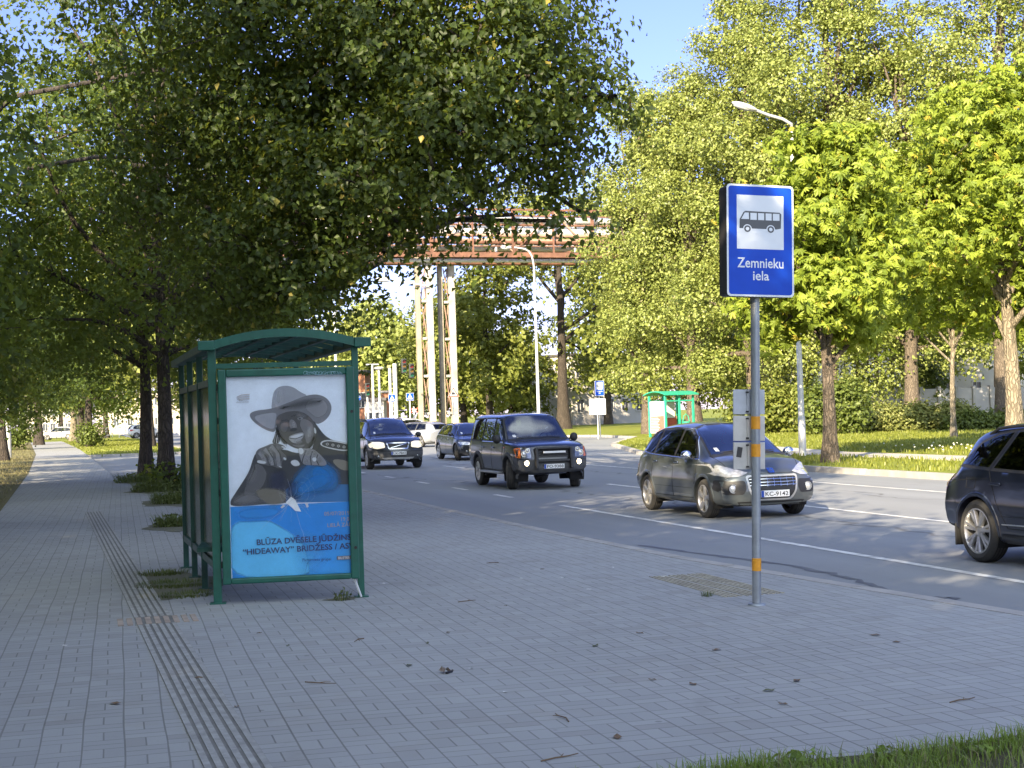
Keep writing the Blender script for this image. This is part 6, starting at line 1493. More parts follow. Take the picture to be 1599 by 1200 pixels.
# ---------------------------------------------------------------- trees and shrubs
def bark_mat(name, col, k=1.0):
    m = bpy.data.materials.new(name); t = NT(m); p = t.obj()
    mp = t.new('ShaderNodeMapping'); mp.inputs['Scale'].default_value = (1, 1, .16); t.l.new(p, mp.inputs[0])
    v = t.new('ShaderNodeTexVoronoi', feature='DISTANCE_TO_EDGE'); v.inputs['Scale'].default_value = 13 * k
    w = t.new('ShaderNodeTexNoise'); w.inputs['Scale'].default_value = 3.0; t.l.new(p, w.inputs['Vector'])
    ad = t.new('ShaderNodeVectorMath', operation='MULTIPLY_ADD'); t.l.new(w.outputs['Color'], ad.inputs[0]); ad.inputs[1].default_value = (.25, .25, .25); t.l.new(mp.outputs[0], ad.inputs[2]); t.l.new(ad.outputs[0], v.inputs['Vector'])
    n = t.noise(2.2, 5, .65, p); f = t.noise(22, 4, .7, mp.outputs[0])
    r = t.new('ShaderNodeMapRange'); t.l.new(v.outputs[0], r.inputs[0]); r.inputs[1].default_value = .0; r.inputs[2].default_value = .22
    c = t.ramp(n, [(.3, scl(col, .62)), (.7, scl(col, 1.2))])
    c = t.mix(t.math('MULTIPLY', t.math('SUBTRACT', 1.0, r.outputs[0]), .72), c, c4(scl(col, .22)))
    c = t.mix(t.math('MULTIPLY', f, .35), c, c4(scl(col, .55)))
    t.l.new(c, t.b.inputs['Base Color']); t.b.inputs['Roughness'].default_value = .95
    t.bump(t.math('MULTIPLY_ADD', f, .5, r.outputs[0]), 1.0, .03); return m
M['bark'] = bark_mat('bark', (0.19, 0.15, 0.11))
M['bark_dark'] = bark_mat('bark_dark', (0.085, 0.068, 0.054))
M['bark_pale'] = bark_mat('bark_pale', (0.30, 0.25, 0.18), .8)
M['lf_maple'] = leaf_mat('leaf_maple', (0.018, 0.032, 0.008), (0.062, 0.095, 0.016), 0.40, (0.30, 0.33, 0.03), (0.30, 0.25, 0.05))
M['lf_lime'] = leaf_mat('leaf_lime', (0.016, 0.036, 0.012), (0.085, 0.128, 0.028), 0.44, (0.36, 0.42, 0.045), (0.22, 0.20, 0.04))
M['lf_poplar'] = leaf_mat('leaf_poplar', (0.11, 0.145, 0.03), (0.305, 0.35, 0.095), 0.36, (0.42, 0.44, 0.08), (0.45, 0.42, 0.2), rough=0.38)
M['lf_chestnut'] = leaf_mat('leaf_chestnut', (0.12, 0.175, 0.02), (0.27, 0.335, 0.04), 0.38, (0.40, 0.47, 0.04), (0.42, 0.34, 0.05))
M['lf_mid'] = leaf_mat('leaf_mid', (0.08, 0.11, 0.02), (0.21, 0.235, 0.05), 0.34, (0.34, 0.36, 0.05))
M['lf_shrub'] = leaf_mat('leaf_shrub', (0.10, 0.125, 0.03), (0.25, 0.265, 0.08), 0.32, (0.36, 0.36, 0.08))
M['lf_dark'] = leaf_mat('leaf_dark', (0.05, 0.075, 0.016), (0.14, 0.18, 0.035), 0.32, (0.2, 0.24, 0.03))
M['lf_grass'] = leaf_mat('blade', (0.10, 0.16, 0.028), (0.25, 0.34, 0.06), 0.36, (0.36, 0.46, 0.05), (0.30, 0.26, 0.12))
M['lf_weed'] = leaf_mat('weed_leaf', (0.05, 0.075, 0.02), (0.13, 0.16, 0.05), 0.3, (0.2, 0.24, 0.04), (0.25, 0.2, 0.1))
M['lf_dry'] = leaf_mat('dry_blade', (0.10, 0.10, 0.04), (0.24, 0.22, 0.10), 0.25, (0.28, 0.26, 0.1), (0.34, 0.28, 0.16))
M['lf_lawn'] = leaf_mat('lawn_blade', (0.11, 0.14, 0.02), (0.24, 0.26, 0.045), 0.35, (0.36, 0.36, 0.05), (0.40, 0.38, 0.16))

def leaf_object(name, P, N, size, aspect, mat, parent, seed, fold=0.25, droop=0.0, up=None, palm=False):
    """many small folded leaves in one mesh: P places, N facing directions"""
    r = rs(seed); n = len(P)
    N = N / (np.linalg.norm(N, axis=1, keepdims=True) + 1e-9)
    A = r.normal(size=(n, 3)); A[:, 2] -= droop
    A -= N * np.sum(A * N, axis=1, keepdims=True); A /= (np.linalg.norm(A, axis=1, keepdims=True) + 1e-9)
    rnd = r.uniform(0, 1, n)
    if palm:            # five leaflets spread from one stalk
        Bv = np.cross(N, A); PP, NN, AA, RR = [], [], [], []
        for k, an in enumerate((-1.25, -0.62, 0.0, 0.62, 1.25)):
            d = A * math.cos(an) + Bv * math.sin(an) - N * 0.30
            d /= np.linalg.norm(d, axis=1, keepdims=True)
            nn = N - d * np.sum(N * d, axis=1, keepdims=True)
            nn /= np.linalg.norm(nn, axis=1, keepdims=True)
            PP.append(P); NN.append(nn); AA.append(d); RR.append(np.clip(rnd + r.normal(0, .03, n), 0, 1))
        P, N, A, rnd = map(np.concatenate, (PP, NN, AA, RR)); n = len(P)
    Bv = np.cross(N, A)
    L = size * r.uniform(0.65, 1.3, (n, 1)); Wd = L * aspect * r.uniform(.8, 1.2, (n, 1))
    fo = Wd * fold
    base = P; tip = P + A * L - N * L * 0.12
    mid = 0.42 if not palm else 0.62
    lf = P + A * L * mid + Bv * Wd * .5 + N * fo; rt = P + A * L * mid - Bv * Wd * .5 + N * fo
    V = np.stack([base, lf, tip, rt], axis=1).reshape(-1, 3)
    i0 = np.arange(n) * 4
    T = np.stack([i0, i0 + 2, i0 + 1, i0, i0 + 3, i0 + 2], axis=1).reshape(-1)
    me = bpy.data.meshes.new(name)
    me.vertices.add(4 * n); me.vertices.foreach_set('co', V.astype(np.float32).ravel())
    me.loops.add(6 * n); me.loops.foreach_set('vertex_index', T.astype(np.int32))
    me.polygons.add(2 * n); me.polygons.foreach_set('loop_start', np.arange(0, 6 * n, 3, dtype=np.int32))
    me.update(calc_edges=True)
    a = me.attributes.new('rnd', 'FLOAT', 'POINT'); a.data.foreach_set('value', np.repeat(rnd, 4).astype(np.float32))
    return link_mesh(name, me, mat, parent)

def crown_points(blobs, clumps, per, spread, seed, shell=0.45, flat=0.65, spray=0.0):
    """clumps of leaves through the blobs' volumes; blobs: (centre, radii)"""
    r = rs(seed); C = np.array([b[0] for b in blobs], float); R = np.array([b[1] for b in blobs], float)
    w = np.prod(R, axis=1) ** (2 / 3.0); w /= w.sum()
    k = r.choice(len(blobs), clumps, p=w)
    d = r.normal(size=(clumps, 3)); d /= np.linalg.norm(d, axis=1, keepdims=True)
    q = (shell + (1 - shell) * r.uniform(0, 1, (clumps, 1)) ** 0.6) * r.uniform(.82, 1.06, (clumps, 1))
    cc = C[k] + d * q * R[k]
    n = np.maximum(2, r.poisson(per, clumps)); idx = np.repeat(np.arange(clumps), n)
    s = spread * r.uniform(.6, 1.4, clumps)
    off = r.normal(size=(len(idx), 3)) * s[idx][:, None]; off[:, 2] *= flat
    if spray:          # leaves strung along outward, drooping twigs
        sd_ = d * np.array((1, 1, .35)) + r.normal(size=d.shape) * .35; sd_ /= np.linalg.norm(sd_, axis=1, keepdims=True)
        L_ = (spray * r.uniform(.5, 1.5, clumps))[idx][:, None]; t_ = r.uniform(-.35, 1, (len(idx), 1))
        off = off * .45 + sd_[idx] * L_ * t_; off[:, 2:3] -= .42 * L_ * np.abs(t_) * t_
    P = cc[idx] + off
    N = d[idx] * 0.7 + off / (s[idx][:, None] + 1e-6) * 0.35 + r.normal(size=(len(idx), 3)) * 0.55; N[:, 2] += 0.55
    return P, N, cc

def limb(mb, a, b, r0, r1, r, bend=0.12, n=7, seg=6):
    a, b = Vector(a), Vector(b); L = (b - a).length
    side = Vector((r.normal(), r.normal(), r.normal() * .4)) * L * bend
    pts = [];
    for i in range(n):
        t = i / (n - 1)
        pts.append(a.lerp(b, t) + side * math.sin(math.pi * t) * (1 - .3 * t) + Vector((0, 0, 1)) * L * 0.10 * math.sin(math.pi * t))
    mb.tube(pts, [r0 + (r1 - r0) * (i / (n - 1)) ** .8 for i in range(n)], seg, cap=False); return pts

def tree(label, base, top, r0, blobs, leaf, aspect, clumps, per, spread, lm, bm_, seed, group=None, name='tree', cat='tree', lean=(0, 0),
         fork=0.35, palm=False, droop=0.0, twigs=40, shell=0.45, flat=0.65, wob=0.02, spray=0.0):
    """base on the ground, trunk to height top; blobs in world space"""
    r = rs(seed); bx, by = base[0], base[1]; bz = base[2] if len(base) > 2 else 0.0
    root = empty(name, (bx, by, bz), 0, label, cat, group)
    O = np.array((bx, by, bz)); mb = MB(); n = 12; pts = []; rad = []
    ph = r.uniform(0, 6)
    for i in range(n):
        t = i / (n - 1); z = t * top
        pts.append(Vector((lean[0] * t + wob * top * math.sin(ph + t * 4) * t, lean[1] * t + wob * top * math.cos(ph * 1.3 + t * 3.4) * t, z)))
        fl = 1 + 0.55 * math.exp(-z / (r0 * 2.2))
        rad.append(r0 * fl * (1 - 0.72 * t))
    pts[0].z = -0.15
    mb.tube(pts, rad, 12)
    def on_trunk(t): 
        f = t * (n - 1); i = min(n - 2, int(f)); return pts[i].lerp(pts[i + 1], f - i), rad[i] * (1 - (f - i)) + rad[i + 1] * (f - i)
    ends = []
    for b in blobs:
        c = Vector(np.array(b[0]) - O)
        t = min(0.98, max(fork, (c.z * 0.62) / top + r.uniform(-.05, .05))); p, rr = on_trunk(t)
        lp = limb(mb, p, c, rr * 0.62, 0.03, r); ends.append((lp, rr))
    P, N, cc = crown_points(blobs, clumps, per, spread, seed + 1, shell, flat, spray)
    for k in r.choice(len(cc), min(twigs, len(cc)), replace=False):
        q = Vector(cc[k] - O); best = min((x for lp, _ in ends for x in lp[2:]), key=lambda v: (v - q).length)
        limb(mb, best, q, 0.03, 0.008, r, 0.1, 5, 4)
    mb.build('trunk', bm_, root, smooth=True, angle=80)
    leaf_object('crown', P - O, N, leaf, aspect, lm, root, seed + 2, palm=palm, droop=droop)
    return root

def round_blobs(x, y, zb, zt, R, k, seed, drop=0.0):
    """irregular crown: k lobes about an axis"""
    r = rs(seed); out = [((x, y, zb + (zt - zb) * .55), (R * .62, R * .62, (zt - zb) * .40))]
    for i in range(k):
        a = 2.4 * i + r.uniform(-.4, .4); h = (i + .5) / k
        prof = math.sin(math.pi * min(1, (0.16 + 0.80 * h))) ** .7
        rad = R * prof * r.uniform(.55, .8); s = R * r.uniform(.34, .52) * (0.65 + .5 * prof)
        z = zb + s * .6 + (zt - zb - s * 1.3) * h
        out.append(((x + rad * math.cos(a), y + rad * math.sin(a), z), (s, s, s * r.uniform(.6, .85))))
    return out
def px_blobs(lst, o=None):
    out = []
    for px, py, dep, rx, rz in lst:
        p = at(px, py, dep); out.append((tuple(p), (rx, rx, rz)))
    return out

# the big maple behind the shelter
b = gnd(404, 731)
tree('tall dark maple behind the near bus shelter, its boughs drooping over the road', (b.x, b.y), 9.5, 0.30,
     px_blobs([(405, 60, 24.5, 3.2, 2.7), (600, 90, 23.5, 2.7, 2.2), (745, 80, 22.5, 2.0, 1.9), (835, 120, 22, 1.15, 1.3), (905, 150, 22, 0.62, 0.62),
               (962, 150, 22, 0.28, 0.36), (985, 172, 22, .16, .2), (850, 235, 22, 0.75, 0.75), (715, 215, 22, 1.5, .9), (585, 280, 22.5, 1.9, 1.15), (470, 350, 23, 1.6, 1.15),
               (530, 395, 22.3, 0.85, 0.45), (480, 440, 22.6, 0.75, 0.42), (485, 478, 22.2, .5, .26), (545, 448, 22, .32, .2), (600, 395, 22, .3, .2), (430, 470, 23, .7, .4), (350, 470, 24, .9, .6), (410, 400, 23, 1.3, .9), (620, 345, 22.2, .7, .4), (870, 300, 22, 0.28, 0.28), (755, 300, 22, .45, .3), (800, 335, 22, .2, .36), (860, 345, 21.8, .3, .24), (905, 330, 21.8, .2, .26), (780, 365, 21.8, .2, .2),
               (830, 10, 23, .75, 1.1), (650, -120, 24, 3.2, 2.2), (420, -150, 25, 3.8, 2.6), (520, 200, 24.5, 2.6, 1.8), (330, 250, 25.5, 2.2, 1.9), (895, 260, 22, .22, .35), (680, 275, 21.5, .6, .3)]),
     0.108, 0.72, 3600, 25, 0.27, M['lf_maple'], M['bark_dark'], 11, twigs=160, fork=0.5, shell=0.25, droop=0.8, spray=.62)

# limes of the avenue on the shelter's side of the path
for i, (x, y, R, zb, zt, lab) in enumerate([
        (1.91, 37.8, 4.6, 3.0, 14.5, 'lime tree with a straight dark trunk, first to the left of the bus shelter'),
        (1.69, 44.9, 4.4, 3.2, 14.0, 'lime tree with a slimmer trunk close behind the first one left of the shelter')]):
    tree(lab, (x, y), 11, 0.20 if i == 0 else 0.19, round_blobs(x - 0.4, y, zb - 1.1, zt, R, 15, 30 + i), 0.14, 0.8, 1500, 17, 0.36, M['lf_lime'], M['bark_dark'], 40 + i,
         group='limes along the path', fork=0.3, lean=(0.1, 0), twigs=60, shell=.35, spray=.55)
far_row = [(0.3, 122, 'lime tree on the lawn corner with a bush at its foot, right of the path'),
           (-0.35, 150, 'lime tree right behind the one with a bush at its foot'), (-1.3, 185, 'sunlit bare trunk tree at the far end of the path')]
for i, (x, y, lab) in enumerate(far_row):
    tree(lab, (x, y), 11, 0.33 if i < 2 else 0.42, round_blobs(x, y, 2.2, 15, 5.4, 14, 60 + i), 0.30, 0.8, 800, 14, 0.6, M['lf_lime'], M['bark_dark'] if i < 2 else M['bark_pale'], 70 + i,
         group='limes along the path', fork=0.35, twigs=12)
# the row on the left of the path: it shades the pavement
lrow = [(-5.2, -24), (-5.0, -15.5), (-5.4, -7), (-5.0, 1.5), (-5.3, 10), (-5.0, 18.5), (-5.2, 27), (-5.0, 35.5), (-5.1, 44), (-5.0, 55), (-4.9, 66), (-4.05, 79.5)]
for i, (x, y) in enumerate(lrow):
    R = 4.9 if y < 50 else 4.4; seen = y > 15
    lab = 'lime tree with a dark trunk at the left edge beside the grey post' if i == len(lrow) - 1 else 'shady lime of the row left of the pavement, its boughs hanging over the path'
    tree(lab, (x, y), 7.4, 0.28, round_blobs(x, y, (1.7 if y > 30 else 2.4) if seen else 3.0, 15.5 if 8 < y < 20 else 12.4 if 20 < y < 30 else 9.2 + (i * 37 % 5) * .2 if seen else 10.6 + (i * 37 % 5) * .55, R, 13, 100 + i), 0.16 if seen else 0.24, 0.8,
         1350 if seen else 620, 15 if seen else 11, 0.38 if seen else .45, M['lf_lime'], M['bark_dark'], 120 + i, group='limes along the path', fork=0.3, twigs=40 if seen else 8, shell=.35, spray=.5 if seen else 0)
# a thicker belt of old trees further left, out of the frame: it closes the low sun off the pavement
for i, (x, y) in enumerate([(-13, -46), (-12.5, -37), (-13.5, -28), (-12.5, -19.5), (-13, -11), (-12, -2), (-13, 7), (-12.5, 16), (-13, 25), (-8, -32), (-7.5, -41)]):
    tree('dense old tree of the belt behind the limes on the left', (x, y), 12, 0.35, round_blobs(x, y, .8, 14.5 + (i * 29 % 5) * .5, 5.6, 13, 800 + i), 0.42, .85, 840, 12, .55, M['lf_lime'], M['bark_dark'], 830 + i, group='belt of trees on the left', twigs=4, shell=.3)
# sunlit trees far behind the left row
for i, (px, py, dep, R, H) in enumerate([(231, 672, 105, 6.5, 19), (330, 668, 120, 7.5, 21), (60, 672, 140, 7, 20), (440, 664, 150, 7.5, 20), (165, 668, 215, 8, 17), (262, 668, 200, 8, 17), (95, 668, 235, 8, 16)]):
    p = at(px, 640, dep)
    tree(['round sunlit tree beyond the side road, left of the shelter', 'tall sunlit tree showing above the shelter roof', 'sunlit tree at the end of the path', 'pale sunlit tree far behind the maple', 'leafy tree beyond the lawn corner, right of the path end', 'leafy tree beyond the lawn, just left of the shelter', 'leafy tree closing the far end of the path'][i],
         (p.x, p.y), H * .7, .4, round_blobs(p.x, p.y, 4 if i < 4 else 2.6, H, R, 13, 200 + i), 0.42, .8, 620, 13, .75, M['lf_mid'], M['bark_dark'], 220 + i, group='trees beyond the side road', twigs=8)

# chestnuts on the far verge
def chestnut(label, x, y, zb, zt, R, r0, n, seed, k=14, bark='bark', top=None, per=9):
    return tree(label, (x, y), top or zt * .8, r0, round_blobs(x, y, zb, zt, R, k, seed), 0.195, 0.36, int(n * 2.1), per, 0.34, M['lf_chestnut'], M[bark], seed + 1,
                name='chestnut_tree', fork=0.33, palm=True, droop=0.9, twigs=30, spray=.35, group='chestnuts on the far verge', shell=.4, flat=.5)
chestnut('young bright green chestnut with a knobbly trunk beside the lamp post', 19.87, 37.08, 3.0, 9.7, 2.55, 0.20, 560, 300)
p = at(1584, 650, 46)
chestnut('old chestnut with a thick ridged trunk at the right edge behind the blue car', p.x, p.y, 3.3, 12.6, 4.0, 0.27, 900, 310, bark='bark_pale', k=16)
p = at(1489, 650, 64)
chestnut('slender young chestnut on the lawn in front of the hedge', p.x, p.y, 4.3, 10.0, 3.4, 0.13, 480, 320, bark='bark_pale')
p = at(1392, 650, 88)
chestnut('chestnut between the knobbly one and the slender one, its trunk against the hedge', p.x, p.y, 4.5, 11, 3.4, 0.12, 300, 330)

# poplars
def poplar(label, px, dep, H, R, zb, n, seed, mat='lf_poplar', bark='bark', leaf=0.185, k=20, r0=.34, group='poplars behind the far shelter', per=17):
    p = at(px, 640, dep)
    return tree(label, (p.x, p.y), H * .86, r0, round_blobs(p.x, p.y, max(1.2, zb - 2), H, R, k, seed), leaf, 0.8, int(n * 2.7), per, 0.55, M[mat], M[bark], seed + 1,
                name='poplar_tree', fork=0.2, twigs=40, group=group, shell=.5, flat=.8, spray=.5)
poplar('short bushy poplar just left of the far bus shelter', 1012, 97, 24, 3.4, 3.0, 1000, 400)
poplar('poplar with a thick pale trunk right behind the far bus shelter', 1085, 92, 23.5, 4.2, 3.6, 1300, 410, r0=.42)
poplar('tall poplar with a leaning trunk between the far shelter and the lamp post', 1180, 88, 27.5, 4.6, 3.2, 1500, 420, r0=.42)
poplar('tallest poplar, above the young chestnut', 1300, 84, 31, 5.0, 3.4, 1700, 430, r0=.42)
poplar('open crowned poplar with sky showing between its limbs', 1425, 82, 25, 4.6, 4.5, 800, 440, r0=.4, k=14)
poplar('tall poplar at the right edge above the old chestnut', 1570, 80, 30, 5.2, 6.0, 1300, 450, r0=.42)
# big fork tree and the greenery by the pipe bridge
p = at(880, 640, 138)
tree('big dark tree with a forked trunk behind the off road car', (p.x, p.y), 18, 0.55, px_blobs([(820, 400, 140, 3.0, 2.0), (940, 430, 138, 3.0, 2.4), (880, 350, 142, 6, 4.0), (960, 340, 142, 5, 4), (810, 340, 142, 4, 4), (925, 560, 146, 2.0, 2.4), (960, 500, 144, 2.4, 2.4)]),
     0.40, .8, 800, 14, .7, M['lf_mid'], M['bark_dark'], 470, fork=.45, twigs=40, wob=.006, spray=.6)
for i, (px, dep, H, R, zb, lab) in enumerate([(765, 138, 19.5, 5.0, 1.5, 'dense leafy tree between the two bridge piers and the tall lamp post'), (725, 150, 15, 4.4, 1.0, 'leafy tree right behind the second bridge pier'),
        (800, 168, 12, 5.0, .8, 'low round tree beside the lamp post behind the off road car'), (690, 165, 16, 4.5, 1.0, 'tree showing between the bridge piers')]):
    p = at(px, 640, dep)
    tree(lab, (p.x, p.y), H * .8, .35, round_blobs(p.x, p.y, zb, H, R, 14, 500 + i), .42, .8, 720, 13, .7, M['lf_mid'], M['bark_dark'], 520 + i, group='trees by the pipe bridge', twigs=8, spray=.7)
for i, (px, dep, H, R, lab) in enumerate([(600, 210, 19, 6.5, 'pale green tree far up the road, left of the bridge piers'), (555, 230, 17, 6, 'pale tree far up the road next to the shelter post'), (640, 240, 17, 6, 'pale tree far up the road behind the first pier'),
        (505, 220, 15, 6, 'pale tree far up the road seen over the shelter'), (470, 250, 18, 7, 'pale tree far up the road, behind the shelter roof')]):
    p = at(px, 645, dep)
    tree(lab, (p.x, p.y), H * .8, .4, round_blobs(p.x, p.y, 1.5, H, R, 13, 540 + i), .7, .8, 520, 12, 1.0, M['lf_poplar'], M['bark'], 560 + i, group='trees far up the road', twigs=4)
# greenery closing the view behind the poplars
for i, (px, dep, H, R) in enumerate([(950, 168, 25, 6.5), (1040, 130, 18, 7), (1150, 128, 20, 7), (1260, 125, 21, 7), (1560, 120, 24, 8)]):
    p = at(px, 640, dep)
    tree(['low leafy tree behind the far bus stop sign', 'leafy tree far behind the far shelter', 'leafy tree behind the leaning poplar', 'leafy tree behind the tallest poplar', 'leafy tree behind the old chestnut'][i],
         (p.x, p.y), H * .8, .4, round_blobs(p.x, p.y, 2.2, H, R, 14, 580 + i), .5, .8, 560, 13, .85, M['lf_mid'], M['bark'], 600 + i, group='trees behind the poplars', twigs=4)

def bush(label, pts, leaf, n, per, spread, mat, seed, name='bush', cat='bush', group=None, palm=False, stems=9):
    c = np.mean([q[0] for q in pts], axis=0); root = empty(name, (c[0], c[1], 0), 0, label, cat, group); O = np.array((c[0], c[1], 0))
    r = rs(seed); mb = MB()
    for (q, R) in pts:
        for k in range(stems):
            a = r.uniform(0, 6.28); e = Vector(q) - Vector(O) + Vector((math.cos(a) * R[0] * .6, math.sin(a) * R[1] * .6, r.uniform(-.2, .5) * R[2]))
            limb(mb, (q[0] - O[0] + r.normal() * .12, q[1] - O[1] + r.normal() * .12, -.05), e, .025, .006, r, .12, 5, 4)
    mb.build('stems', M['bark_dark'], root)
    P, N, _ = crown_points(pts, n, per, spread, seed, .5)
    P[:, 2] = np.maximum(P[:, 2], .03)
    leaf_object('foliage', P - O, N, leaf, .7, mat, root, seed + 3, palm=palm); return root
def px_bush(px0, px1, top, base, dep, k, seed, rz=None):
    out = []; r = rs(seed)
    for i in range(k):
        px = px0 + (px1 - px0) * (i + .5) / k; b_ = at(px, base, dep); z1 = at(px, top + r.uniform(-6, 6), dep).z
        h = z1 / 2; w_ = abs(px1 - px0) / k / FPX * dep * .75
        out.append(((b_.x, b_.y + r.normal() * .3, h), (w_, max(w_, .9), h)))
    return out
bush('dark shrub behind the trunk of the knobbly chestnut', px_bush(1262, 1342, 598, 690, 76, 3, 1), .2, 420, 14, .3, M['lf_dark'], 700)
bush('pale green feathery hedge across the lawn', px_bush(1345, 1500, 634, 690, 79, 7, 2), .17, 1500, 15, .26, M['lf_shrub'], 710, name='hedge', cat='hedge')
bush('darker hedge behind the slender chestnut and the blue car roof', px_bush(1490, 1640, 645, 690, 77, 5, 3), .17, 800, 14, .28, M['lf_dark'], 720, name='hedge', cat='hedge')
bush('shrubs in the shade behind the grey car', px_bush(1150, 1262, 600, 680, 84, 4, 4), .24, 480, 13, .4, M['lf_mid'], 730)
bush('tall round conifer-like bush above the hedge', px_bush(1430, 1472, 555, 660, 90, 1, 5), .2, 380, 14, .3, M['lf_dark'], 735)
bush('bush at the foot of the lime on the lawn corner', [((0.45, 119, 1.0), (1.1, .9, 1.0))], .2, 130, 12, .3, M['lf_dark'], 740)
bush('dark bush left of the path far along', [((-5.6, 118, 1.5), (1.8, 1.6, 1.5))], .25, 200, 12, .4, M['lf_dark'], 745)
# ---------------------------------------------------------------- grass, weeds, litter
def blades(name, P, h, w, mat, parent, seed, lean=0.45):
    r = rs(seed); n = len(P); a = r.uniform(0, 2 * math.pi, n)
    D = np.stack([np.cos(a), np.sin(a), np.zeros(n)], 1); S_ = np.stack([-np.sin(a), np.cos(a), np.zeros(n)], 1)
    H = (h * r.uniform(.45, 1.25, n))[:, None]; Ln = (lean * r.uniform(.1, 1.2, n))[:, None] * H; W_ = (w * r.uniform(.7, 1.3, n))[:, None]
    Z = np.array((0, 0, 1.0))
    m = P + D * Ln * .35 + Z * H * .6; t = P + D * Ln + Z * H * (1 - .25 * Ln / H)
    V = np.stack([P - S_ * W_ * .5, P + S_ * W_ * .5, m + S_ * W_ * .42, m - S_ * W_ * .42, t], 1).reshape(-1, 3)
    i = np.arange(n) * 5; T = np.stack([i, i + 1, i + 2, i, i + 2, i + 3, i + 3, i + 2, i + 4], 1).reshape(-1)
    me = bpy.data.meshes.new(name); me.vertices.add(5 * n); me.vertices.foreach_set('co', V.astype(np.float32).ravel())
    me.loops.add(9 * n); me.loops.foreach_set('vertex_index', T.astype(np.int32)); me.polygons.add(3 * n)
    me.polygons.foreach_set('loop_start', np.arange(0, 9 * n, 3, dtype=np.int32)); me.update(calc_edges=True)
    at_ = me.attributes.new('rnd', 'FLOAT', 'POINT'); at_.data.foreach_set('value', np.repeat(np.clip(r.normal(.5, .25, n), 0, 1), 5).astype(np.float32))
    return link_mesh(name, me, mat, parent)
def scatter(poly, n, seed, z=0.0, clump=0.0):
    r = rs(seed); x0, x1 = min(p[0] for p in poly), max(p[0] for p in poly); y0, y1 = min(p[1] for p in poly), max(p[1] for p in poly); out = []
    while len(out) < n:
        q = np.stack([r.uniform(x0, x1, 4000), r.uniform(y0, y1, 4000)], 1)
        if clump: f = np.sin(q[:, 0] * 5.1 / clump + np.sin(q[:, 1] * 3.7 / clump)) * np.sin(q[:, 1] * 4.3 / clump + 1.3 * np.sin(q[:, 0] * 2.9 / clump)); q = q[f > r.uniform(-1.1, .9, len(q))]
        out += [p for p in q if inside(p, poly)]
    return np.array([(p[0], p[1], z) for p in out[:n]])
# near verge at the bottom right corner
NV = [(1.2, 3.5), (1.7, 6.0), (2.2, 6.16), (2.9, 6.22), (3.6, 6.16), (4.3, 6.24), (5.2, 6.14), (7.4, 6.0), (7.6, 3.5)]
slab('verge', NV, -0.1, 0.008, M['earth'])
g = scatter([(1.5, 4.8), (1.6, 5.95), (2.0, 6.14), (2.5, 6.17), (2.9, 6.24), (3.3, 6.06), (3.8, 6.14), (4.4, 6.24), (5.4, 6.1), (6.2, 6.1), (6.2, 4.8)], 20000, 21, .005, 1.0)
tag(blades('grass', g, .085, .0048, M['lf_grass'], None, 22, .9), kind='stuff')
g = scatter([(1.5, 4.8), (1.9, 5.9), (2.9, 6.1), (4.4, 6.1), (6.2, 6.0), (6.2, 4.8)], 3500, 24, .005, .6)
tag(blades('grass', g, .10, .0045, M['lf_dry'], None, 25, 1.1), kind='stuff')
def weed(label, x, y, R, h, n, seed, mat='lf_weed', name='weed', leafy=True, z=0.0):
    root = empty(name, (x, y, z), 0, label, 'weed', 'weeds in the paving'); r = rs(seed)
    a = r.uniform(0, 6.28, n); q = R * np.sqrt(r.uniform(0, 1, n)); P = np.stack([q * np.cos(a), q * np.sin(a) * .8, np.zeros(n)], 1)
    blades('blades', P, h, .012 if h > .12 else .007, M[mat], root, seed, .8)
    if leafy:
        m = int(n * .8); a = r.uniform(0, 6.28, m); q = R * np.sqrt(r.uniform(0, 1, m)); Q = np.stack([q * np.cos(a), q * np.sin(a) * .8, h * r.uniform(.1, .95, m) * (1 - .5 * (q / R) ** 2)], 1)
        N = np.stack([np.cos(a) * .6, np.sin(a) * .6, np.full(m, .8)], 1) + r.normal(size=(m, 3)) * .4
        leaf_object('leaves', Q, N, max(.05, h * .34), .5, M[mat], root, seed + 1)
    return root
weed('wide weed clump at the foot of the dark lime trunk, left of the shelter', 1.75, 37.0, .7, .30, 560, 31)
weed('weed clump at the foot of the slimmer lime trunk', 1.45, 43.6, .7, .28, 480, 32)
weed('dense weeds spreading between the lime trunks and the shelter', 1.85, 31.2, .62, .27, 620, 33)
weed('low ragged weed clump behind the shelter side panels', 1.3, 24.2, .3, .22, 280, 34)
weed('flat mossy grass patch along the shelter side posts', .86, 15.4, .42, .045, 700, 35, leafy=False)
weed('thin mossy grass beside the front left shelter post', .90, 14.4, .30, .04, 420, 36, leafy=False)
weed('small dry weed at the right front foot of the shelter', 2.2, 13.3, .07, .11, 26, 37)
weed('tiny weed growing behind the stop sign pole', 5.15, 11.9, .06, .05, 40, 38, leafy=False)
r_ = rs(77)
for k, (px, py) in enumerate([(1385, 1192), (1530, 1180), (1250, 1198)]):
    p = gnd(px, py); root = empty('weed', (p.x, p.y, .005), r_.uniform(0, 6), 'broad leaved weed low in the near grass at the bottom right', 'weed', 'broad leaved weeds in the near grass')
    m = 26; a = r_.uniform(0, 6.28, m); q = .09 * np.sqrt(r_.uniform(0, 1, m)); Q = np.stack([q * np.cos(a), q * np.sin(a), r_.uniform(.02, .055, m)], 1)
    leaf_object('leaves', Q, np.stack([np.cos(a) * .5, np.sin(a) * .5, np.full(m, 1.0)], 1) + r_.normal(size=(m, 3)) * .3, .05, .55, M['lf_grass'], root, 780 + k)
    blades('blades', Q * np.array((1, 1, 0)), .06, .004, M['lf_grass'], root, 790 + k)
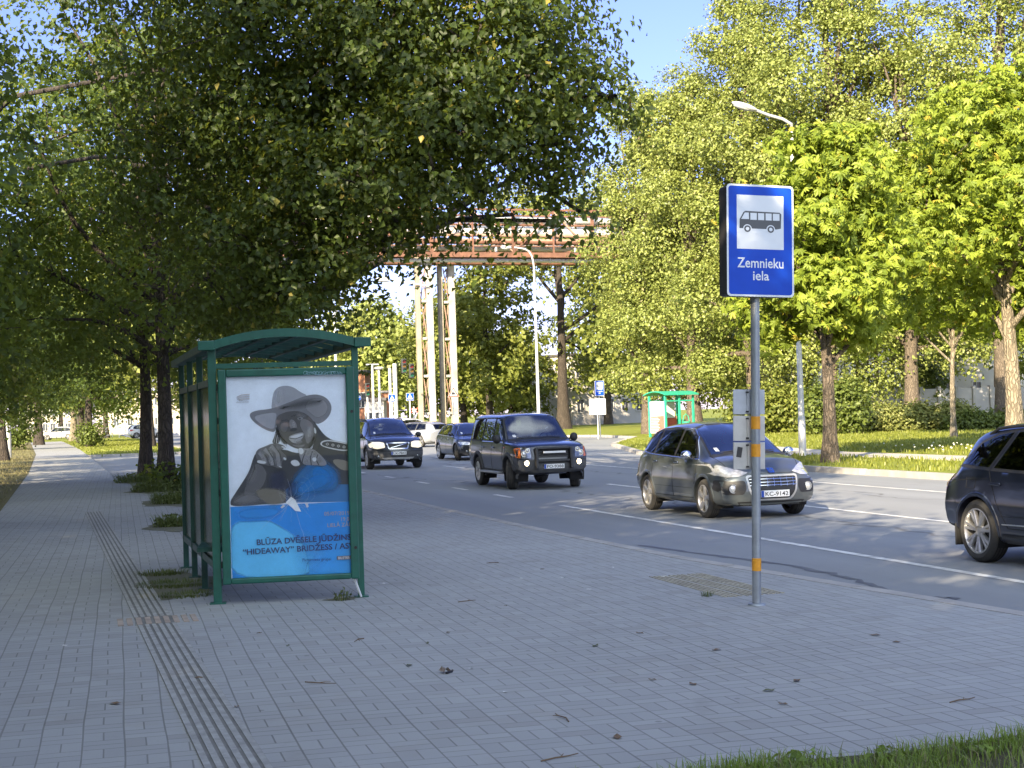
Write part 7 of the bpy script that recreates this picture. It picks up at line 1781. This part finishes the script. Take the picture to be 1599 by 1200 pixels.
bush('leafy suckers at the foot of the dark lime trunk', [((1.95, 37.5, .35), (.55, .5, .38)), ((2.5, 37.7, .3), (.45, .4, .32))], .13, 60, 9, .16, M['lf_lime'], 760, name='shoots', cat='bush', stems=5)

# bare mossy soil where the weeds root
M['soil'] = turf_mat('mossy_soil', (0.15, 0.14, 0.115), (0.20, 0.195, 0.14), (0.17, 0.185, 0.10), 2.6)
def soil(x, y, rx, ry, seed):
    r = rs(seed); n = 26; ph = r.uniform(0, 6, 4)
    k = [1 + .22 * math.sin(2 * a + ph[0]) + .16 * math.sin(3 * a + ph[1]) + .12 * math.sin(5 * a + ph[2]) + .07 * math.sin(9 * a + ph[3]) for a in np.linspace(0, 2 * math.pi, n + 1)[:-1]]
    tag(MB().poly([(x + rx * k[i] * math.cos(2 * math.pi * i / n), y + ry * k[i] * math.sin(2 * math.pi * i / n), .0045) for i in range(n)]).build('soil', M['soil']), kind='structure')
soil(.86, 15.5, .34, 1.5, 91); soil(1.25, 24.2, .4, 1.0, 92); soil(1.8, 31.2, .75, 1.6, 93); soil(1.85, 37.4, .95, 1.7, 94); soil(1.55, 43.2, .55, 1.0, 95); soil(2.2, 13.35, .12, .12, 96)
weed('sparse low weeds on the bare soil patch between the guide strip and the shelter', .78, 16.6, .3, .05, 420, 39, leafy=False)
# far lawn and left verge
g = scatter([(18.4, 30), (18.4, 40), (21, 54), (25, 68), (32, 83), (46, 95), (62, 95), (44, 60), (36, 46), (30, 34), (26, 28)], 60000, 41, 0.0, 2.5)
g = g[(g[:, 0] < FP0 - .05 + np.maximum(0, (g[:, 1] - 45)) * .2) | (g[:, 0] > FP1 + .05 + np.maximum(0, (g[:, 1] - 44)) * .2)]
tag(blades('grass', g, .13, .03, M['lf_lawn'], None, 42, .8), kind='stuff')
g = scatter([(-4.6, 26), (-1.75, 30), (-2.05, 56), (-3.0, 95), (-5.5, 150), (-14, 150), (-9, 70)], 26000, 43, 0.0, 1.5)
tag(blades('grass', g, .09, .018, M['lf_dry'], None, 44, .9), kind='stuff')
g = scatter([(.3, 87), (5.8, 87), (5.8, 170), (-2.3, 170)], 14000, 45, 0.0, 2)
tag(blades('grass', g, .12, .05, M['lf_lawn'], None, 46, .8), kind='stuff')
# pale flower heads in the far lawn
r_ = rs(50); fl_mat = pmat('flower_head', (.75, .74, .66), .7); mb = MB()
for k in range(60):
    x = 24.8 + abs(r_.normal()) * 2.2; y = 37 + abs(r_.normal()) * 4; z = r_.uniform(.12, .24); mb.ell((x, y, z), (.028, .028, .02), 5, 4)
tag(mb.build('flowers', fl_mat), kind='stuff')

# litter on the paving
M['paper'] = pmat('litter_paper', (.66, .65, .62), .7); M['leaf_dry'] = pmat('dry_leaf', (.16, .10, .05), .8); M['leaf_old'] = pmat('old_leaf', (.10, .11, .05), .8)
p = gnd(697, 1051); root = empty('wrapper', (p.x, p.y, 0), .5, 'crumpled brown wrapper lying in the middle of the near paving', 'litter')
mb = MB(); r_ = rs(61); n, k = 7, 5; V = []
for i in range(n):
    for j in range(k): V.append(((i / (n - 1) - .5) * .085, (j / (k - 1) - .5) * .05 + r_.normal() * .004, abs(r_.normal()) * .010 + .004 + .02 * math.exp(-((i - 2) / 1.4) ** 2)))
mb.add(V, [(i * k + j, (i + 1) * k + j, (i + 1) * k + j + 1, i * k + j + 1) for i in range(n - 1) for j in range(k - 1)]); mb.build('foil', pmat('wrapper_foil', (.20, .15, .11), .5, var=.5, scale=40), root)
mb = MB(); mb.box((.0, -.03, .008), (.07, .018, .012), Matrix.Rotation(.3, 3, 'Z'), bev=.003); mb.build('strip', M['black'], root)
LIT = [(730, 940, 'twig'), (560, 1001, 'twig'), (880, 1122, 'twig'), (965, 1153, 'leaf'), (876, 1185, 'twig'), (1020, 1063, 'leaf'), (1224, 1101, 'leaf'), (1368, 993, 'leaf'), (770, 880, 'twig'), (790, 947, 'leaf'), (790, 1082, 'paper'),
       (735, 1045, 'paper'), (600, 912, 'paper'), (815, 904, 'paper'), (880, 903, 'paper'), (958, 887, 'paper'), (920, 921, 'paper'), (1037, 901, 'paper'), (701, 989, 'leaf'), (668, 1006, 'leaf'), (1120, 1016, 'leaf'), (1083, 1070, 'leaf'), (1505, 1095, 'twig'), (1400, 1004, 'leaf'),
       (1245, 1064, 'leaf'), (1200, 1080, 'leaf'), (102, 1009, 'paper'), (370, 1105, 'leaf'), (310, 1060, 'leaf'), (405, 990, 'leaf'), (500, 1068, 'twig'), (640, 1040, 'leaf'), (560, 860, 'leaf'), (450, 1010, 'leaf'), (930, 1010, 'leaf'), (1000, 990, 'leaf'), (847, 890, 'leaf'), (180, 1100, 'leaf')]
r_ = rs(62); LABS = {'twig': ('twig', 'thin dry twig lying on the grey paving', 'twigs on the paving'), 'leaf': ('fallen_leaf', 'small dark fallen leaf on the grey paving', 'fallen leaves on the paving'), 'paper': ('paper_scrap', 'small white scrap of paper on the grey paving', 'paper scraps on the paving')}
for px, py, kd in LIT:
    p = gnd(px, py); nm, lb, gp = LABS[kd]; mb = MB(); a = r_.uniform(0, 6.28)
    if kd == 'twig':
        L = r_.uniform(.06, .12); mb.tube([(-L, 0, .006), (-L * .3, .012 * r_.normal(), .009), (L * .4, .01 * r_.normal(), .007), (L, .015, .006)], [.0035, .004, .003, .002], 5)
        mb.tube([(0, 0, .008), (.03, .025, .012), (.05, .045, .008)], [.0025, .002, .0015], 4); m_ = M['leaf_dry']
    elif kd == 'leaf':
        L = r_.uniform(.022, .042); mb.add([(-L, 0, .004), (-.2 * L, L * .6, .012), (.7 * L, L * .4, .007), (1.2 * L, 0, .014), (.6 * L, -L * .45, .006), (-.3 * L, -L * .55, .011), (0, 0, .007)], [(6, 0, 5), (6, 5, 4), (6, 4, 3), (6, 3, 2), (6, 2, 1), (6, 1, 0)]); m_ = M['leaf_dry'] if r_.uniform() < .6 else M['leaf_old']
    else:
        L = r_.uniform(.012, .028); mb.add([(-L, -.5 * L, .003), (L, -.6 * L, .004), (L * 1.1, .4 * L, .008), (0, .7 * L, .005), (-L * .9, .4 * L, .010)], [(0, 1, 2, 3, 4)]); m_ = M['paper']
    o = mb.build(nm, m_); o.location = (p.x, p.y, 0); o.rotation_euler = (0, 0, a); tag(o, lb, nm.split('_')[-1] if kd != 'paper' else 'litter', gp)
bpy.context.view_layer.update()
